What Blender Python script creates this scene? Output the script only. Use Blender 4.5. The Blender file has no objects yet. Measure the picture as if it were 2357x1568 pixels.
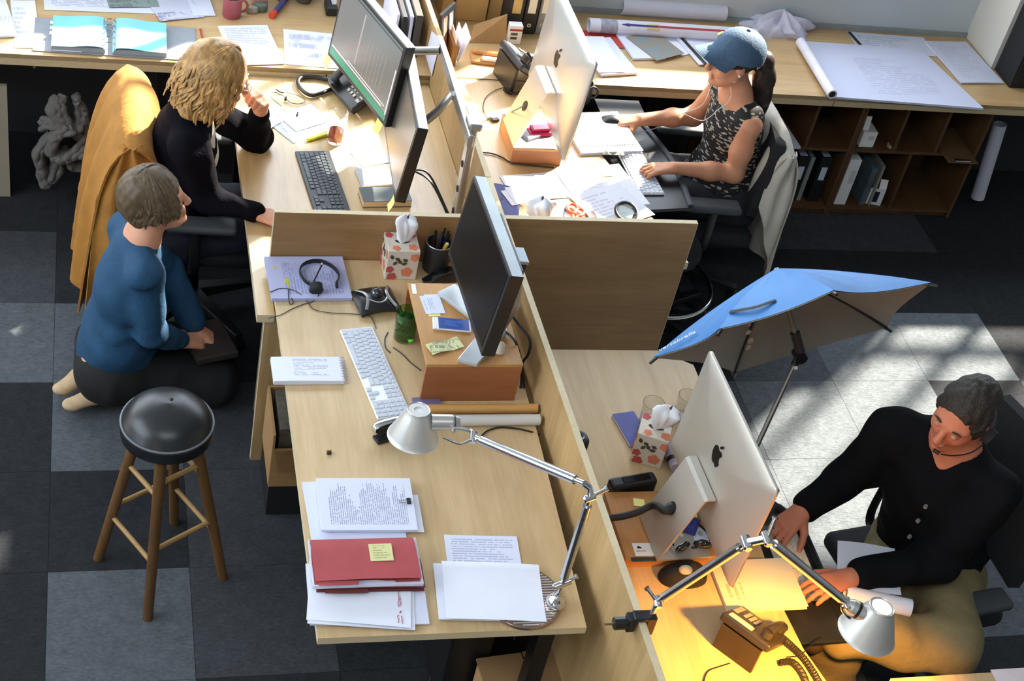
import bpy, bmesh, math, random
import numpy as np
from mathutils import Matrix, Vector, Euler

random.seed(7)
SC = bpy.context.scene
COL = SC.collection
PI = math.pi

# ------------------------------------------------------------------ camera
YAW, PITCH, ROLL = (math.radians(a) for a in (20.380, 39.658, 13.648))
FPX, CX, CY = 3536.4, 1178.5, 784.0
CAM = Vector((0.0, 0.0, 4.07))
_f = Vector((math.sin(YAW)*math.cos(PITCH), math.cos(YAW)*math.cos(PITCH), -math.sin(PITCH)))
_r = _f.cross(Vector((0, 0, 1))).normalized()
_u = _r.cross(_f)
_r2 = _r*math.cos(ROLL) + _u*math.sin(ROLL)
_u2 = _u*math.cos(ROLL) - _r*math.sin(ROLL)
cam_data = bpy.data.cameras.new('camera')
cam_data.sensor_width = 36.0
cam_data.lens = FPX/2357*36.0
cam_data.clip_start = 0.05
cam = bpy.data.objects.new('camera', cam_data)
COL.objects.link(cam)
cam.matrix_world = Matrix.Translation(CAM) @ Matrix((_r2, _u2, -_f)).transposed().to_4x4()
SC.camera = cam

# ------------------------------------------------------------------ light
SC.view_settings.view_transform = 'Standard'
SC.view_settings.look = 'None'
SC.view_settings.gamma = 1.0
SC.view_settings.use_curve_mapping = False
SC.view_settings.exposure = 0.0
world = bpy.data.worlds.new('world')
SC.world = world
world.use_nodes = True
bg = world.node_tree.nodes['Background']
bg.inputs['Color'].default_value = (0.80, 0.89, 1.0, 1)
bg.inputs['Strength'].default_value = 7.0
SUN_DIR = Vector((-0.76, -0.65, -0.66)).normalized()      # the way the sunlight travels
sun_d = bpy.data.lights.new('sun', 'SUN')
sun_d.energy = 34.0
sun_d.color = (1.0, 0.90, 0.74)
sun_d.angle = math.radians(1.8)
sun = bpy.data.objects.new('sun', sun_d)
COL.objects.link(sun)
sun.rotation_euler = SUN_DIR.to_track_quat('-Z', 'Y').to_euler()
sun.location = (6, 9, 6)

# sky openings of the hall: portals only guide the sampling, they give no light of their own
ADDED_SKYL = [(-1.6, 1.6, -.9, .7)]  # unseen roof opening, added to give the front desks soft daylight
WL = (1.0, 5.0, 1.7, 4.4)       # window in the left wall: y0, y1, z0, z1
for nm, c, d, sx, sy in (('portal_windows', (1.8, 6.25, 2.05), (0, -1, 0), 9.6, 1.7), ('portal_added_skylight', (0, -.1, 5.5), (0, 0, -1), 3.2, 1.6), ('portal_left', (-3.4, 3.0, 3.05), (1, 0, 0), 4.0, 2.7)):
    pd_ = bpy.data.lights.new(nm, 'AREA'); pd_.shape = 'RECTANGLE'; pd_.size = sx; pd_.size_y = sy; pd_.cycles.is_portal = True
    po_ = bpy.data.objects.new(nm, pd_); COL.objects.link(po_); po_.location = c; po_.rotation_euler = Vector(d).to_track_quat('-Z', 'Y').to_euler()

# ------------------------------------------------------------------ measuring: a pixel of the survey picture to a point at height z
def ray(x, y):
    return _r2*((x-CX)/FPX) - _u2*((y-CY)/FPX) + _f
def at(x, y, z=0.74):
    d = ray(x, y)
    return CAM + d*((z-CAM.z)/d.z)
def atx(x, y, X):
    d = ray(x, y); return CAM + d*((X-CAM.x)/d.x)
def aty(x, y, Y):
    d = ray(x, y); return CAM + d*((Y-CAM.y)/d.y)
def hgt(base, x, y):
    d = ray(x, y); n = Vector((d.x, d.y)); t = n.dot(Vector(base[:2])-CAM.xy)/n.dot(n)
    return CAM.z+t*d.z
def alen(x, y, B, L, far=False):
    # point on the sight line at distance L from B
    d = ray(x, y).normalized(); o = CAM-Vector(B); b = o.dot(d); k = b*b-(o.dot(o)-L*L)
    s_ = math.sqrt(max(k, 0)); return CAM+d*(-b+s_ if far else -b-s_)
def atp(x, y, p, n):
    d = ray(x, y); return CAM + d*((Vector(p)-CAM).dot(n)/d.dot(n))

# ------------------------------------------------------------------ materials
def lin(c):
    if isinstance(c, str):
        c = tuple(int(c[i:i+2], 16) for i in (0, 2, 4))
    return tuple(((v/255)/12.92 if v/255 <= .04045 else ((v/255+.055)/1.055)**2.4) for v in c)
M = {}
def _new(name):
    m = bpy.data.materials.new(name); m.use_nodes = True
    nt = m.node_tree
    return m, nt, nt.nodes['Principled BSDF']
def ND(nt, t, **kw):
    n = nt.nodes.new(t)
    for k, v in kw.items():
        if k.startswith('i_'):
            s = n.inputs[k[2:].replace('_', ' ')] if not k[2:].isdigit() else n.inputs[int(k[2:])]
            if hasattr(v, 'is_output'): nt.links.new(v, s)
            else: s.default_value = v
        else: setattr(n, k, v)
    return n
def MA(nt, op, a, b=0.0, c=None):
    n = nt.nodes.new('ShaderNodeMath'); n.operation = op
    for i, v in enumerate((a, b) if c is None else (a, b, c)):
        if hasattr(v, 'is_output'): nt.links.new(v, n.inputs[i])
        else: n.inputs[i].default_value = v
    return n.outputs[0]
def MIX(nt, fac, a, b):
    n = nt.nodes.new('ShaderNodeMix'); n.data_type = 'RGBA'
    for s, v in ((n.inputs[0], fac), (n.inputs[6], a), (n.inputs[7], b)):
        if hasattr(v, 'is_output'): nt.links.new(v, s)
        elif isinstance(v, (int, float)): s.default_value = v
        else: s.default_value = (*v[:3], 1)
    return n.outputs[2]
def mat(name, col, rough=.5, metal=0., var=.08, scale=12., bump=0., bscale=None, spec=.5, stretch=None, trans=0., ior=1.45, emit=None, es=0., alpha=1., coat=0., sheen=0., sss=0.):
    if name in M: return M[name]
    m, nt, b = _new(name)
    c = lin(col)
    tc = ND(nt, 'ShaderNodeTexCoord')
    src = tc.outputs['Object']
    if stretch:
        mp = ND(nt, 'ShaderNodeMapping'); mp.inputs['Scale'].default_value = stretch
        nt.links.new(src, mp.inputs['Vector']); src = mp.outputs[0]
    nz = ND(nt, 'ShaderNodeTexNoise', i_Vector=src, i_Scale=scale, i_Detail=4.0)
    lo = tuple(x*(1-var) for x in c); hi = tuple(min(1, x*(1+var)) for x in c)
    rmp = ND(nt, 'ShaderNodeMapRange', i_0=nz.outputs[0], i_1=.3, i_2=.7)
    nt.links.new(MIX(nt, rmp.outputs[0], lo, hi), b.inputs['Base Color'])
    b.inputs['Roughness'].default_value = rough
    b.inputs['Metallic'].default_value = metal
    b.inputs['Specular IOR Level'].default_value = spec
    if trans:
        b.inputs['Transmission Weight'].default_value = trans; b.inputs['IOR'].default_value = ior
    if coat: b.inputs['Coat Weight'].default_value = coat
    if sheen: b.inputs['Sheen Weight'].default_value = sheen
    if sss:
        b.inputs['Subsurface Weight'].default_value = sss; b.inputs['Subsurface Radius'].default_value = (.012, .004, .002); b.inputs['Subsurface Scale'].default_value = .5
    if emit:
        b.inputs['Emission Color'].default_value = (*lin(emit), 1); b.inputs['Emission Strength'].default_value = es
    if alpha < 1: b.inputs['Alpha'].default_value = alpha
    if bump:
        nb = ND(nt, 'ShaderNodeTexNoise', i_Vector=src, i_Scale=bscale or scale*3, i_Detail=3.0)
        bp = ND(nt, 'ShaderNodeBump', i_Height=nb.outputs[0], i_Strength=bump, i_Distance=.01)
        nt.links.new(bp.outputs[0], b.inputs['Normal'])
    M[name] = m
    return m
def wood(name, c1, c2, axis='Y', rough=.42, scale=3.0, spec=.4, coat=0.):
    """veneer: long figure along one axis, cloudy tone, fine pores"""
    m, nt, b = _new(name)
    tc = ND(nt, 'ShaderNodeTexCoord')
    st = {'X': (.25, 3.2, 3.2), 'Y': (3.2, .25, 3.2), 'Z': (3.2, 3.2, .25)}[axis]
    mp = ND(nt, 'ShaderNodeMapping'); mp.inputs['Scale'].default_value = st
    nt.links.new(tc.outputs['Object'], mp.inputs['Vector'])
    n1 = ND(nt, 'ShaderNodeTexNoise', i_Vector=mp.outputs[0], i_Scale=scale, i_Detail=6.0, i_Distortion=.8)
    n2 = ND(nt, 'ShaderNodeTexNoise', i_Vector=mp.outputs[0], i_Scale=scale*9, i_Detail=3.0)
    n3 = ND(nt, 'ShaderNodeTexNoise', i_Vector=tc.outputs['Object'], i_Scale=4.0, i_Detail=3.0)
    f = MA(nt, 'ADD', MA(nt, 'MULTIPLY', n1.outputs[0], .75), MA(nt, 'MULTIPLY', n2.outputs[0], .35))
    f = MA(nt, 'ADD', f, MA(nt, 'MULTIPLY', n3.outputs[0], .4))
    r = ND(nt, 'ShaderNodeMapRange', i_0=f, i_1=.5, i_2=1.0)
    nt.links.new(MIX(nt, r.outputs[0], lin(c1), lin(c2)), b.inputs['Base Color'])
    b.inputs['Roughness'].default_value = rough
    b.inputs['Specular IOR Level'].default_value = spec
    if coat: b.inputs['Coat Weight'].default_value = coat; b.inputs['Coat Roughness'].default_value = .25
    M[name] = m
    return m
def carpet(name, col):
    m, nt, b = _new(name)
    c = lin(col)
    tc = ND(nt, 'ShaderNodeTexCoord')
    mp = ND(nt, 'ShaderNodeMapping'); mp.inputs['Scale'].default_value = (60, 130, 60)
    oi = ND(nt, 'ShaderNodeObjectInfo')
    nt.links.new(tc.outputs['Object'], mp.inputs['Vector'])
    nt.links.new(MA(nt, 'MULTIPLY', oi.outputs['Random'], 40.0), mp.inputs['Location'])
    n1 = ND(nt, 'ShaderNodeTexNoise', i_Vector=mp.outputs[0], i_Scale=1.0, i_Detail=5.0, i_Roughness=.75)
    n2 = ND(nt, 'ShaderNodeTexNoise', i_Vector=tc.outputs['Object'], i_Scale=18.0, i_Detail=3.0)
    f = MA(nt, 'ADD', MA(nt, 'MULTIPLY', n1.outputs[0], .8), MA(nt, 'MULTIPLY', n2.outputs[0], .3))
    r = ND(nt, 'ShaderNodeMapRange', i_0=f, i_1=.35, i_2=.75)
    nt.links.new(MIX(nt, r.outputs[0], tuple(x*.62 for x in c), tuple(x*1.38 for x in c)), b.inputs['Base Color'])
    b.inputs['Roughness'].default_value = .95; b.inputs['Specular IOR Level'].default_value = .1
    bp = ND(nt, 'ShaderNodeBump', i_Height=n1.outputs[0], i_Strength=.9, i_Distance=.004)
    nt.links.new(bp.outputs[0], b.inputs['Normal'])
    M[name] = m
    return m
def printed(name, paper, ink, rows=30, flip=False, x0=.1, x1=.9, y0=.1, y1=.9, seed=0., dens=.5, duty=.5, blotch=0., rough=.8, word=26.):
    """paper carrying lines of print: rows run along u (or v when flip), broken into words and blocks; blotch adds a drawing-like tint"""
    m, nt, b = _new(name)
    tc = ND(nt, 'ShaderNodeTexCoord')
    sp = ND(nt, 'ShaderNodeSeparateXYZ', i_0=tc.outputs['Generated'])
    u, v = sp.outputs[0], sp.outputs[1]
    if flip: u, v = v, u
    row = MA(nt, 'MULTIPLY', v, float(rows))
    rid = MA(nt, 'FLOOR', row)
    fr = MA(nt, 'FRACT', row)
    line = MA(nt, 'LESS_THAN', fr, duty)
    cv = ND(nt, 'ShaderNodeCombineXYZ', i_0=MA(nt, 'MULTIPLY', u, word), i_1=MA(nt, 'MULTIPLY', rid, 3.71), i_2=seed)
    wn = ND(nt, 'ShaderNodeTexNoise', i_Vector=cv.outputs[0], i_Scale=1.0, i_Detail=1.0)
    wordm = MA(nt, 'GREATER_THAN', wn.outputs[0], .42)
    # line length and blank rows
    cv2 = ND(nt, 'ShaderNodeCombineXYZ', i_0=seed+3.3, i_1=MA(nt, 'MULTIPLY', rid, .37), i_2=seed)
    ln = ND(nt, 'ShaderNodeTexNoise', i_Vector=cv2.outputs[0], i_Scale=1.0, i_Detail=2.0)
    end = MA(nt, 'MULTIPLY_ADD', ln.outputs[0], 1.6, x0-.45+dens*.4)
    k = MA(nt, 'MULTIPLY', line, wordm)
    k = MA(nt, 'MULTIPLY', k, MA(nt, 'LESS_THAN', u, end))
    for s, val, op in ((u, x0, 'GREATER_THAN'), (u, x1, 'LESS_THAN'), (v, y0, 'GREATER_THAN'), (v, y1, 'LESS_THAN')):
        k = MA(nt, 'MULTIPLY', k, MA(nt, op, s, val))
    k = MA(nt, 'MULTIPLY', k, .62)
    if blotch:
        bn = ND(nt, 'ShaderNodeTexNoise', i_Vector=tc.outputs['Generated'], i_Scale=3.2, i_Detail=6.0, i_Distortion=1.2)
        bm = ND(nt, 'ShaderNodeMapRange', i_0=bn.outputs[0], i_1=.47, i_2=.6)
        bx = bm.outputs[0]
        for s, val, op in ((u, x0, 'GREATER_THAN'), (u, x1, 'LESS_THAN'), (v, y0, 'GREATER_THAN'), (v, y1, 'LESS_THAN')):
            bx = MA(nt, 'MULTIPLY', bx, MA(nt, op, s, val))
        k = MA(nt, 'MAXIMUM', k, MA(nt, 'MULTIPLY', bx, blotch))
    nt.links.new(MIX(nt, k, lin(paper), lin(ink)), b.inputs['Base Color'])
    b.inputs['Roughness'].default_value = rough
    M[name] = m
    return m

# ------------------------------------------------------------------ mesh building
class MB:
    def __init__(s, T=None):
        s.v = []; s.f = []; s.T = T or Matrix.Identity(4)
    def add(s, vs, fs, T=None):
        T = s.T @ T if T is not None else s.T
        o = len(s.v)
        s.v += [T @ Vector(p) for p in vs]
        s.f += [tuple(i+o for i in f) for f in fs]
        return s
    def box(s, c, d, rz=0., T=None):
        x, y, z = (k/2 for k in d)
        X = Matrix.Translation(c) @ Matrix.Rotation(rz, 4, 'Z')
        if T is not None: X = T @ X
        vs = [(-x,-y,-z),(x,-y,-z),(x,y,-z),(-x,y,-z),(-x,-y,z),(x,-y,z),(x,y,z),(-x,y,z)]
        return s.add(vs, [(3,2,1,0),(4,5,6,7),(0,1,5,4),(1,2,6,5),(2,3,7,6),(3,0,4,7)], X)
    def bb(s, lo, hi):
        return s.box([(a+b)/2 for a, b in zip(lo, hi)], [abs(b-a) for a, b in zip(lo, hi)])
    def rbox(s, c, d, r=.004, seg=2, rz=0., T=None):
        bm = bmesh.new(); bmesh.ops.create_cube(bm, size=1.0)
        for v in bm.verts: v.co = Vector((v.co.x*d[0], v.co.y*d[1], v.co.z*d[2]))
        bmesh.ops.bevel(bm, geom=bm.edges[:], offset=min(r, min(d)*.49), segments=seg, profile=.5, affect='EDGES')
        X = Matrix.Translation(c) @ Matrix.Rotation(rz, 4, 'Z')
        if T is not None: X = T @ X
        bm.verts.index_update()
        s.add([v.co[:] for v in bm.verts], [tuple(v.index for v in f.verts) for f in bm.faces], X)
        bm.free(); return s
    def prism(s, poly, z0, z1, T=None):
        n = len(poly)
        a = sum(poly[i][0]*poly[(i+1) % n][1]-poly[(i+1) % n][0]*poly[i][1] for i in range(n))
        if a < 0: poly = poly[::-1]
        vs = [(p[0], p[1], z0) for p in poly]+[(p[0], p[1], z1) for p in poly]
        fs = [tuple(range(n))[::-1], tuple(range(n, 2*n))]+[(i, (i+1) % n, n+(i+1) % n, n+i) for i in range(n)]
        return s.add(vs, fs, T)
    def cyl(s, a, b, r, r2=None, n=16, cap=True):
        a, b = Vector(a), Vector(b); r2 = r if r2 is None else r2
        d = (b-a); q = d.to_track_quat('Z', 'Y').to_matrix()
        vs = []; 
        for p, rr in ((a, r), (b, r2)):
            for i in range(n):
                t = 2*PI*i/n; vs.append(p+q @ Vector((math.cos(t)*rr, math.sin(t)*rr, 0)))
        fs = [(i, (i+1) % n, n+(i+1) % n, n+i) for i in range(n)]
        if cap: fs += [tuple(range(n))[::-1], tuple(range(n, 2*n))]
        return s.add(vs, fs)
    def tube(s, pts, r, n=8, closed=False, flat=None):
        pts = [Vector(p) for p in pts]; m = len(pts)
        rs = r if isinstance(r, (list, tuple)) else [r]*m
        tang = []
        for i in range(m):
            a = pts[(i-1) % m] if (closed or i > 0) else pts[0]
            b = pts[(i+1) % m] if (closed or i < m-1) else pts[-1]
            d = (b-a); tang.append(d.normalized() if d.length > 1e-9 else Vector((0, 0, 1)))
        up = Vector((0, 0, 1)) if abs(tang[0].z) < .9 else Vector((1, 0, 0))
        x = tang[0].cross(up).normalized(); vs = []
        for i in range(m):
            x = (x-tang[i]*x.dot(tang[i]))
            x = x.normalized() if x.length > 1e-6 else tang[i].orthogonal().normalized()
            y = tang[i].cross(x)
            for k in range(n):
                t = 2*PI*k/n
                fx, fy = (1, 1) if flat is None else flat
                vs.append(pts[i]+x*math.cos(t)*rs[i]*fx+y*math.sin(t)*rs[i]*fy)
        fs = []
        for i in range(m if closed else m-1):
            j = (i+1) % m
            fs += [(i*n+k, i*n+(k+1) % n, j*n+(k+1) % n, j*n+k) for k in range(n)]
        if not closed: fs += [tuple(range(n))[::-1], tuple(range((m-1)*n, m*n))]
        return s.add(vs, fs)
    def lathe(s, prof, n=24, T=None, close=False):
        vs = []; fs = []; m = len(prof)
        for r, z in prof:
            for k in range(n):
                t = 2*PI*k/n; vs.append((r*math.cos(t), r*math.sin(t), z))
        for i in range(m-1 if not close else m):
            j = (i+1) % m
            fs += [(i*n+k, i*n+(k+1) % n, j*n+(k+1) % n, j*n+k) for k in range(n)]
        if not close:
            if prof[0][0] > 1e-6: fs.append(tuple(range(n))[::-1])
            if prof[-1][0] > 1e-6: fs.append(tuple(range((m-1)*n, m*n)))
        return s.add(vs, fs, T)
    def ell(s, c, r, nu=16, nv=10, T=None):
        vs = []; fs = []
        for j in range(nv+1):
            p = PI*j/nv
            for i in range(nu):
                t = 2*PI*i/nu
                vs.append((math.sin(p)*math.cos(t)*r[0], math.sin(p)*math.sin(t)*r[1], -math.cos(p)*r[2]))
        for j in range(nv):
            fs += [(j*nu+i, j*nu+(i+1) % nu, (j+1)*nu+(i+1) % nu, (j+1)*nu+i) for i in range(nu)]
        X = Matrix.Translation(c)
        if T is not None: X = X @ T
        return s.add(vs, fs, X)
    def grid(s, fn, nu, nv, th=0.):
        """surface fn(u,v)->point, optional thickness along its normal"""
        P = [[Vector(fn(i/nu, j/nv)) for j in range(nv+1)] for i in range(nu+1)]
        vs = [P[i][j] for i in range(nu+1) for j in range(nv+1)]
        q = lambda i, j: i*(nv+1)+j
        fs = [(q(i, j), q(i+1, j), q(i+1, j+1), q(i, j+1)) for i in range(nu) for j in range(nv)]
        if th:
            N = []
            for i in range(nu+1):
                for j in range(nv+1):
                    a = P[min(i+1, nu)][j]-P[max(i-1, 0)][j]; b = P[i][min(j+1, nv)]-P[i][max(j-1, 0)]
                    k = a.cross(b); N.append(k.normalized() if k.length > 1e-12 else Vector((0, 0, 1)))
            o = len(vs)
            vs2 = [v-n_*th for v, n_ in zip(vs, N)]
            fs2 = [tuple(i+o for i in f[::-1]) for f in fs]
            vs = vs+vs2; fs = fs+fs2
            rimi = [q(i, 0) for i in range(nu+1)]+[q(nu, j) for j in range(1, nv+1)]+[q(i, nv) for i in range(nu-1, -1, -1)]+[q(0, j) for j in range(nv-1, 0, -1)]
            L = len(rimi)
            fs += [(rimi[(k+1) % L], rimi[k], rimi[k]+o, rimi[(k+1) % L]+o) for k in range(L)]
        return s.add(vs, fs)
    def build(s, name, material, parent=None, smooth=False, local=False, ang=40, bev=0.):
        me = bpy.data.meshes.new(name)
        vs = s.v
        if parent is not None and not local:
            I = FR[parent.name].inverted(); vs = [I @ v for v in vs]
        me.from_pydata([tuple(v) for v in vs], [], s.f)
        me.update()
        if bev:
            bm = bmesh.new(); bm.from_mesh(me)
            bmesh.ops.remove_doubles(bm, verts=bm.verts, dist=1e-6)
            es = [e for e in bm.edges if e.is_manifold and e.calc_face_angle(0) > .6]
            bmesh.ops.bevel(bm, geom=es, offset=bev, segments=2, profile=.5, affect='EDGES', clamp_overlap=True)
            bm.to_mesh(me); bm.free()
        o = bpy.data.objects.new(name, me); COL.objects.link(o)
        if isinstance(material, (list, tuple)):
            for mm in material: me.materials.append(mm)
        else: me.materials.append(material)
        if smooth:
            me.shade_smooth()
            me.set_sharp_from_angle(angle=math.radians(ang))
        if parent is not None:
            o.parent = parent; FR[o.name] = FR[parent.name]
        else: FR[o.name] = Matrix.Identity(4)
        return o
FR = {}
def tag(o, label, cat, group=None):
    o['label'] = label; o['category'] = cat
    if group: o['group'] = group
    return o
def thing(name, label, cat, loc=(0, 0, 0), rz=0., group=None):
    o = bpy.data.objects.new(name, None); COL.objects.link(o)
    o.empty_display_size = .05
    o.location = loc; o.rotation_euler = (0, 0, rz)
    FR[o.name] = Matrix.Translation(loc) @ Matrix.Rotation(rz, 4, 'Z')
    return tag(o, label, cat, group)
def single(name, mb, material, label, cat, group=None, smooth=False, ang=40, bev=0.):
    """a thing that is one mesh: origin at the middle of its base"""
    lo = Vector([min(v[i] for v in mb.v) for i in range(3)]); hi = Vector([max(v[i] for v in mb.v) for i in range(3)])
    c = Vector(((lo.x+hi.x)/2, (lo.y+hi.y)/2, lo.z))
    mb.v = [v-c for v in mb.v]
    o = mb.build(name, material, None, smooth, True, ang, bev)
    o.location = c; FR[o.name] = Matrix.Translation(c)
    return tag(o, label, cat, group)
def struct(o): o['kind'] = 'structure'; return o
def copy_tree(o, parent=None):
    c = o.copy(); COL.objects.link(c)
    if parent is not None: c.parent = parent
    for ch in [k for k in o.children]: copy_tree(ch, c)
    return c
def RZ(a): return Matrix.Rotation(a, 4, 'Z')
def RX(a): return Matrix.Rotation(a, 4, 'X')
def RY(a): return Matrix.Rotation(a, 4, 'Y')
def TR(*p): return Matrix.Translation(Vector(p[0]) if len(p) == 1 else Vector(p))
def bez(pts, n=8):
    """Catmull-Rom through the points"""
    P = [Vector(p) for p in pts]; P = [P[0]*2-P[1]]+P+[P[-1]*2-P[-2]]; out = []
    for i in range(1, len(P)-2):
        a, b, c, d = P[i-1:i+3]
        for k in range(n):
            t = k/n
            out.append(.5*((2*b)+(c-a)*t+(2*a-5*b+4*c-d)*t*t+(3*b-a-3*c+d)*t**3))
    return out+[P[-2]]
def text_mesh(body, size, T, name, material, parent, depth=.0004, local=False, shear=0.):
    cu = bpy.data.curves.new(name, 'FONT'); cu.body = body; cu.size = size; cu.extrude = depth; cu.align_x = 'CENTER'; cu.align_y = 'CENTER'; cu.shear = shear
    cu.resolution_u = 2
    tmp = bpy.data.objects.new(name, cu); COL.objects.link(tmp)
    dg = bpy.context.evaluated_depsgraph_get()
    me = bpy.data.meshes.new_from_object(tmp.evaluated_get(dg))
    bpy.data.objects.remove(tmp); bpy.data.curves.remove(cu)
    mb = MB(T); mb.add([v.co[:] for v in me.vertices], [tuple(p.vertices) for p in me.polygons])
    bpy.data.meshes.remove(me)
    return mb.build(name, material, parent, local=local)

# ================================================================== setting
ply = wood('birch_veneer', 'b6945f', 'dcbd8a', 'Y', rough=.34, spec=.6, coat=.6)
plyx = wood('birch_veneer_long', 'ab8a5c', 'd0b081', 'X', rough=.34, spec=.5, coat=.3)
plyd = wood('birch_veneer_warm', 'b59769', 'd8bc92', 'Y', rough=.36, spec=.5)
plyp = wood('panel_veneer', '80613a', 'a88257', 'X', rough=.5)
plyz = wood('panel_veneer_upright', 'a08355', 'c9a877', 'Z', rough=.5)
edge_l = mat('ply_edge_light', 'd3c3a0', .6, var=.05, scale=60, stretch=(1, 1, 20))
edge_d = mat('ply_edge_dark', '8d7a5a', .65, var=.25, scale=50, stretch=(1, 1, 20))
blackp = mat('black_plastic', '17181a', .42, var=.1)
blackm = mat('black_metal', '121315', .38, metal=.3, var=.1)
chrome = mat('chrome', 'd8dade', .12, metal=1., var=.03)
alu = mat('brushed_aluminium', 'b9bab8', .34, metal=.9, var=.05, scale=40, stretch=(1, 1, 30))
alus = mat('silver_shell', 'c6c5c0', .36, metal=.75, var=.02)
white = mat('white_plastic', 'e8e8e6', .45, var=.02)
paper = mat('white_paper', 'e4e7f4', .85, var=.02)
paperb = mat('cool_white_paper', 'd6daec', .85, var=.02)
cream = mat('cream_paper', 'e8e0c6', .85, var=.04)
kraft = mat('kraft_cardboard', 'a98558', .85, var=.08, scale=30)
yellow = mat('yellow_sticky_note', 'ece58f', .85, var=.03)
wallm = mat('wall_paint', 'b9c2c4', .85, var=.03, scale=3)
wallm2 = mat('pier_paint', 'c9c6bc', .85, var=.03, scale=3)

# ---- carpet tiles
PT = .4565
floor_b = MB(); floor_b.box((1.9, 3.2, -.02), (9.2, 7.6, .028))
floor = struct(floor_b.build('floor', mat('subfloor', '2a2a2b', .95)))
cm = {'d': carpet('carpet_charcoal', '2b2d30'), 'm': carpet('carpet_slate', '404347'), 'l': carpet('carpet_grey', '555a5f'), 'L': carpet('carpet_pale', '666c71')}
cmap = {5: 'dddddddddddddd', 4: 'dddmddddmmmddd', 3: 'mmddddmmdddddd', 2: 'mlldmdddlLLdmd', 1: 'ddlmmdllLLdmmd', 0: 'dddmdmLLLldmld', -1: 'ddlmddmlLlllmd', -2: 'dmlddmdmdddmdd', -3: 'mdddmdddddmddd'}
tile_me = {}
for k, m_ in cm.items():
    bmx = bmesh.new(); bmesh.ops.create_cube(bmx, size=1.0)
    for v in bmx.verts: v.co = Vector((v.co.x*(PT-.0015), v.co.y*(PT-.0015), v.co.z*.006))
    me = bpy.data.meshes.new('carpet_tile'); bmx.to_mesh(me); bmx.free(); me.materials.append(m_); tile_me[k] = me
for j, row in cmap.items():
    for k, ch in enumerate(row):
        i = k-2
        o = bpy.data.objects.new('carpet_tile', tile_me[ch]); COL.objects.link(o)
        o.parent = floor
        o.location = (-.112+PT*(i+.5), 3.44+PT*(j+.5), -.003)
# ---- back wall with the row of windows the sun comes through (above the frame)
YW = 6.06
SILL, HEAD = 1.235, 2.86
wb = MB()
wb.bb((-3.0, YW, 0), (4.26, YW+.16, SILL))
wb.bb((3.76, YW, SILL), (4.50, YW+.16, 1.98))  # unseen raised sill, shaped to keep sun off the worktop's right end
wb.bb((4.26, YW, 1.98), (4.50, YW+.16, 6.4))
wb.bb((4.26, YW, 0), (8.2, YW+.16, SILL+.05))
wb.bb((-3.0, YW, HEAD), (8.2, YW+.16, 6.4))
wb.bb((-3.2, YW, 0), (-3.0, YW+.16, 6.4))
wb.bb((6.55, YW, SILL), (8.2, YW+.16, HEAD))
wall_back = struct(wb.build('wall_back', wallm))
ZK0 = .7415
pr = MB(); pr.bb((4.205, 5.765, ZK0), (4.62, YW, 1.9))
struct(pr.build('trim_2', wallm2))
tr = MB(); tr.bb((-3.0, YW-.012, .74), (4.235, YW+.004, .765))
struct(tr.build('trim_1', mat('trim_grey', '8c9496', .7)))
frame_m = mat('window_frame_white', 'c9cac6', .5)
for n_, (x0, x1) in enumerate(((-3.0, 4.26), (4.50, 6.55))):
    w = MB()
    w.bb((x0, YW+.05, SILL), (x1 if n_ else 3.76, YW+.10, SILL+.03)); w.bb((x0, YW+.05, HEAD-.03), (x1, YW+.10, HEAD))
    xs = np.arange(x0+.28, x1, .62 if n_ == 0 else .42)
    for x in xs: w.bb((x-.022, YW+.05, SILL if (n_ or x < 3.76) else 1.98), (x+.022, YW+.10, HEAD))
    w.bb((x0, YW+.05, 1.60), (x1 if n_ else 3.76, YW+.10, 1.645))
    wo = struct(w.build('window_%d' % (n_+1), frame_m))

# the rest of the hall, out of view: side walls, rear wall and a roof with one skylight added as fill light
hallm = mat('hall_white', 'b4b4b0', .9, var=.02, scale=2)
X0_, X1_, Y0_, Y1_ = ADDED_SKYL[0]
w = MB()
for lo, hi in (((-3.36, -3.6, 0), (-3.2, YW+.16, WL[2])), ((-3.36, -3.6, WL[3]), (-3.2, YW+.16, 5.6)), ((-3.36, -3.6, WL[2]), (-3.2, WL[0], WL[3])), ((-3.36, WL[1], WL[2]), (-3.2, YW+.16, WL[3]))): w.bb(lo, hi)
struct(w.build('wall_left', hallm))
for nm, lo, hi in (('wall_right', (8.2, -3.6, 0), (8.36, YW+.16, 5.6)), ('wall_front', (-3.2, -3.76, 0), (8.2, -3.6, 5.6))):
    w = MB(); w.bb(lo, hi); struct(w.build(nm, hallm))
w = MB()
for lo, hi in (((-3.36, -3.76, 5.3), (X0_, YW+.16, 5.45)), ((X1_, -3.76, 5.3), (8.36, YW+.16, 5.45)), ((X0_, -3.76, 5.3), (X1_, Y0_, 5.45)), ((X0_, Y1_, 5.3), (X1_, YW+.16, 5.45))): w.bb(lo, hi)
struct(w.build('ceiling', hallm))
w = MB(); w.bb((-3.2, -3.6, -.03), (8.2, -.6, -.006)); w.bb((-3.2, -.6, -.03), (-2.7, YW, -.006)); w.bb((6.5, -.6, -.03), (8.2, YW, -.006)); w.build('floor_border', mat('floor_dark', '3a3c3e', .95), floor)

# ================================================================== fixed furniture: panels and tops
ZB = .70      # rear left desk
ZW = .74      # rear right desk
ZF = .74      # near left desk
ZM = .65      # desk at the right
ZK = .74      # worktop along the wall
PZ = .938     # panel tops
def spx(y): return 1.382 + (5.6-y)*.0165           # left face of the spine panel
SW = .020

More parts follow.
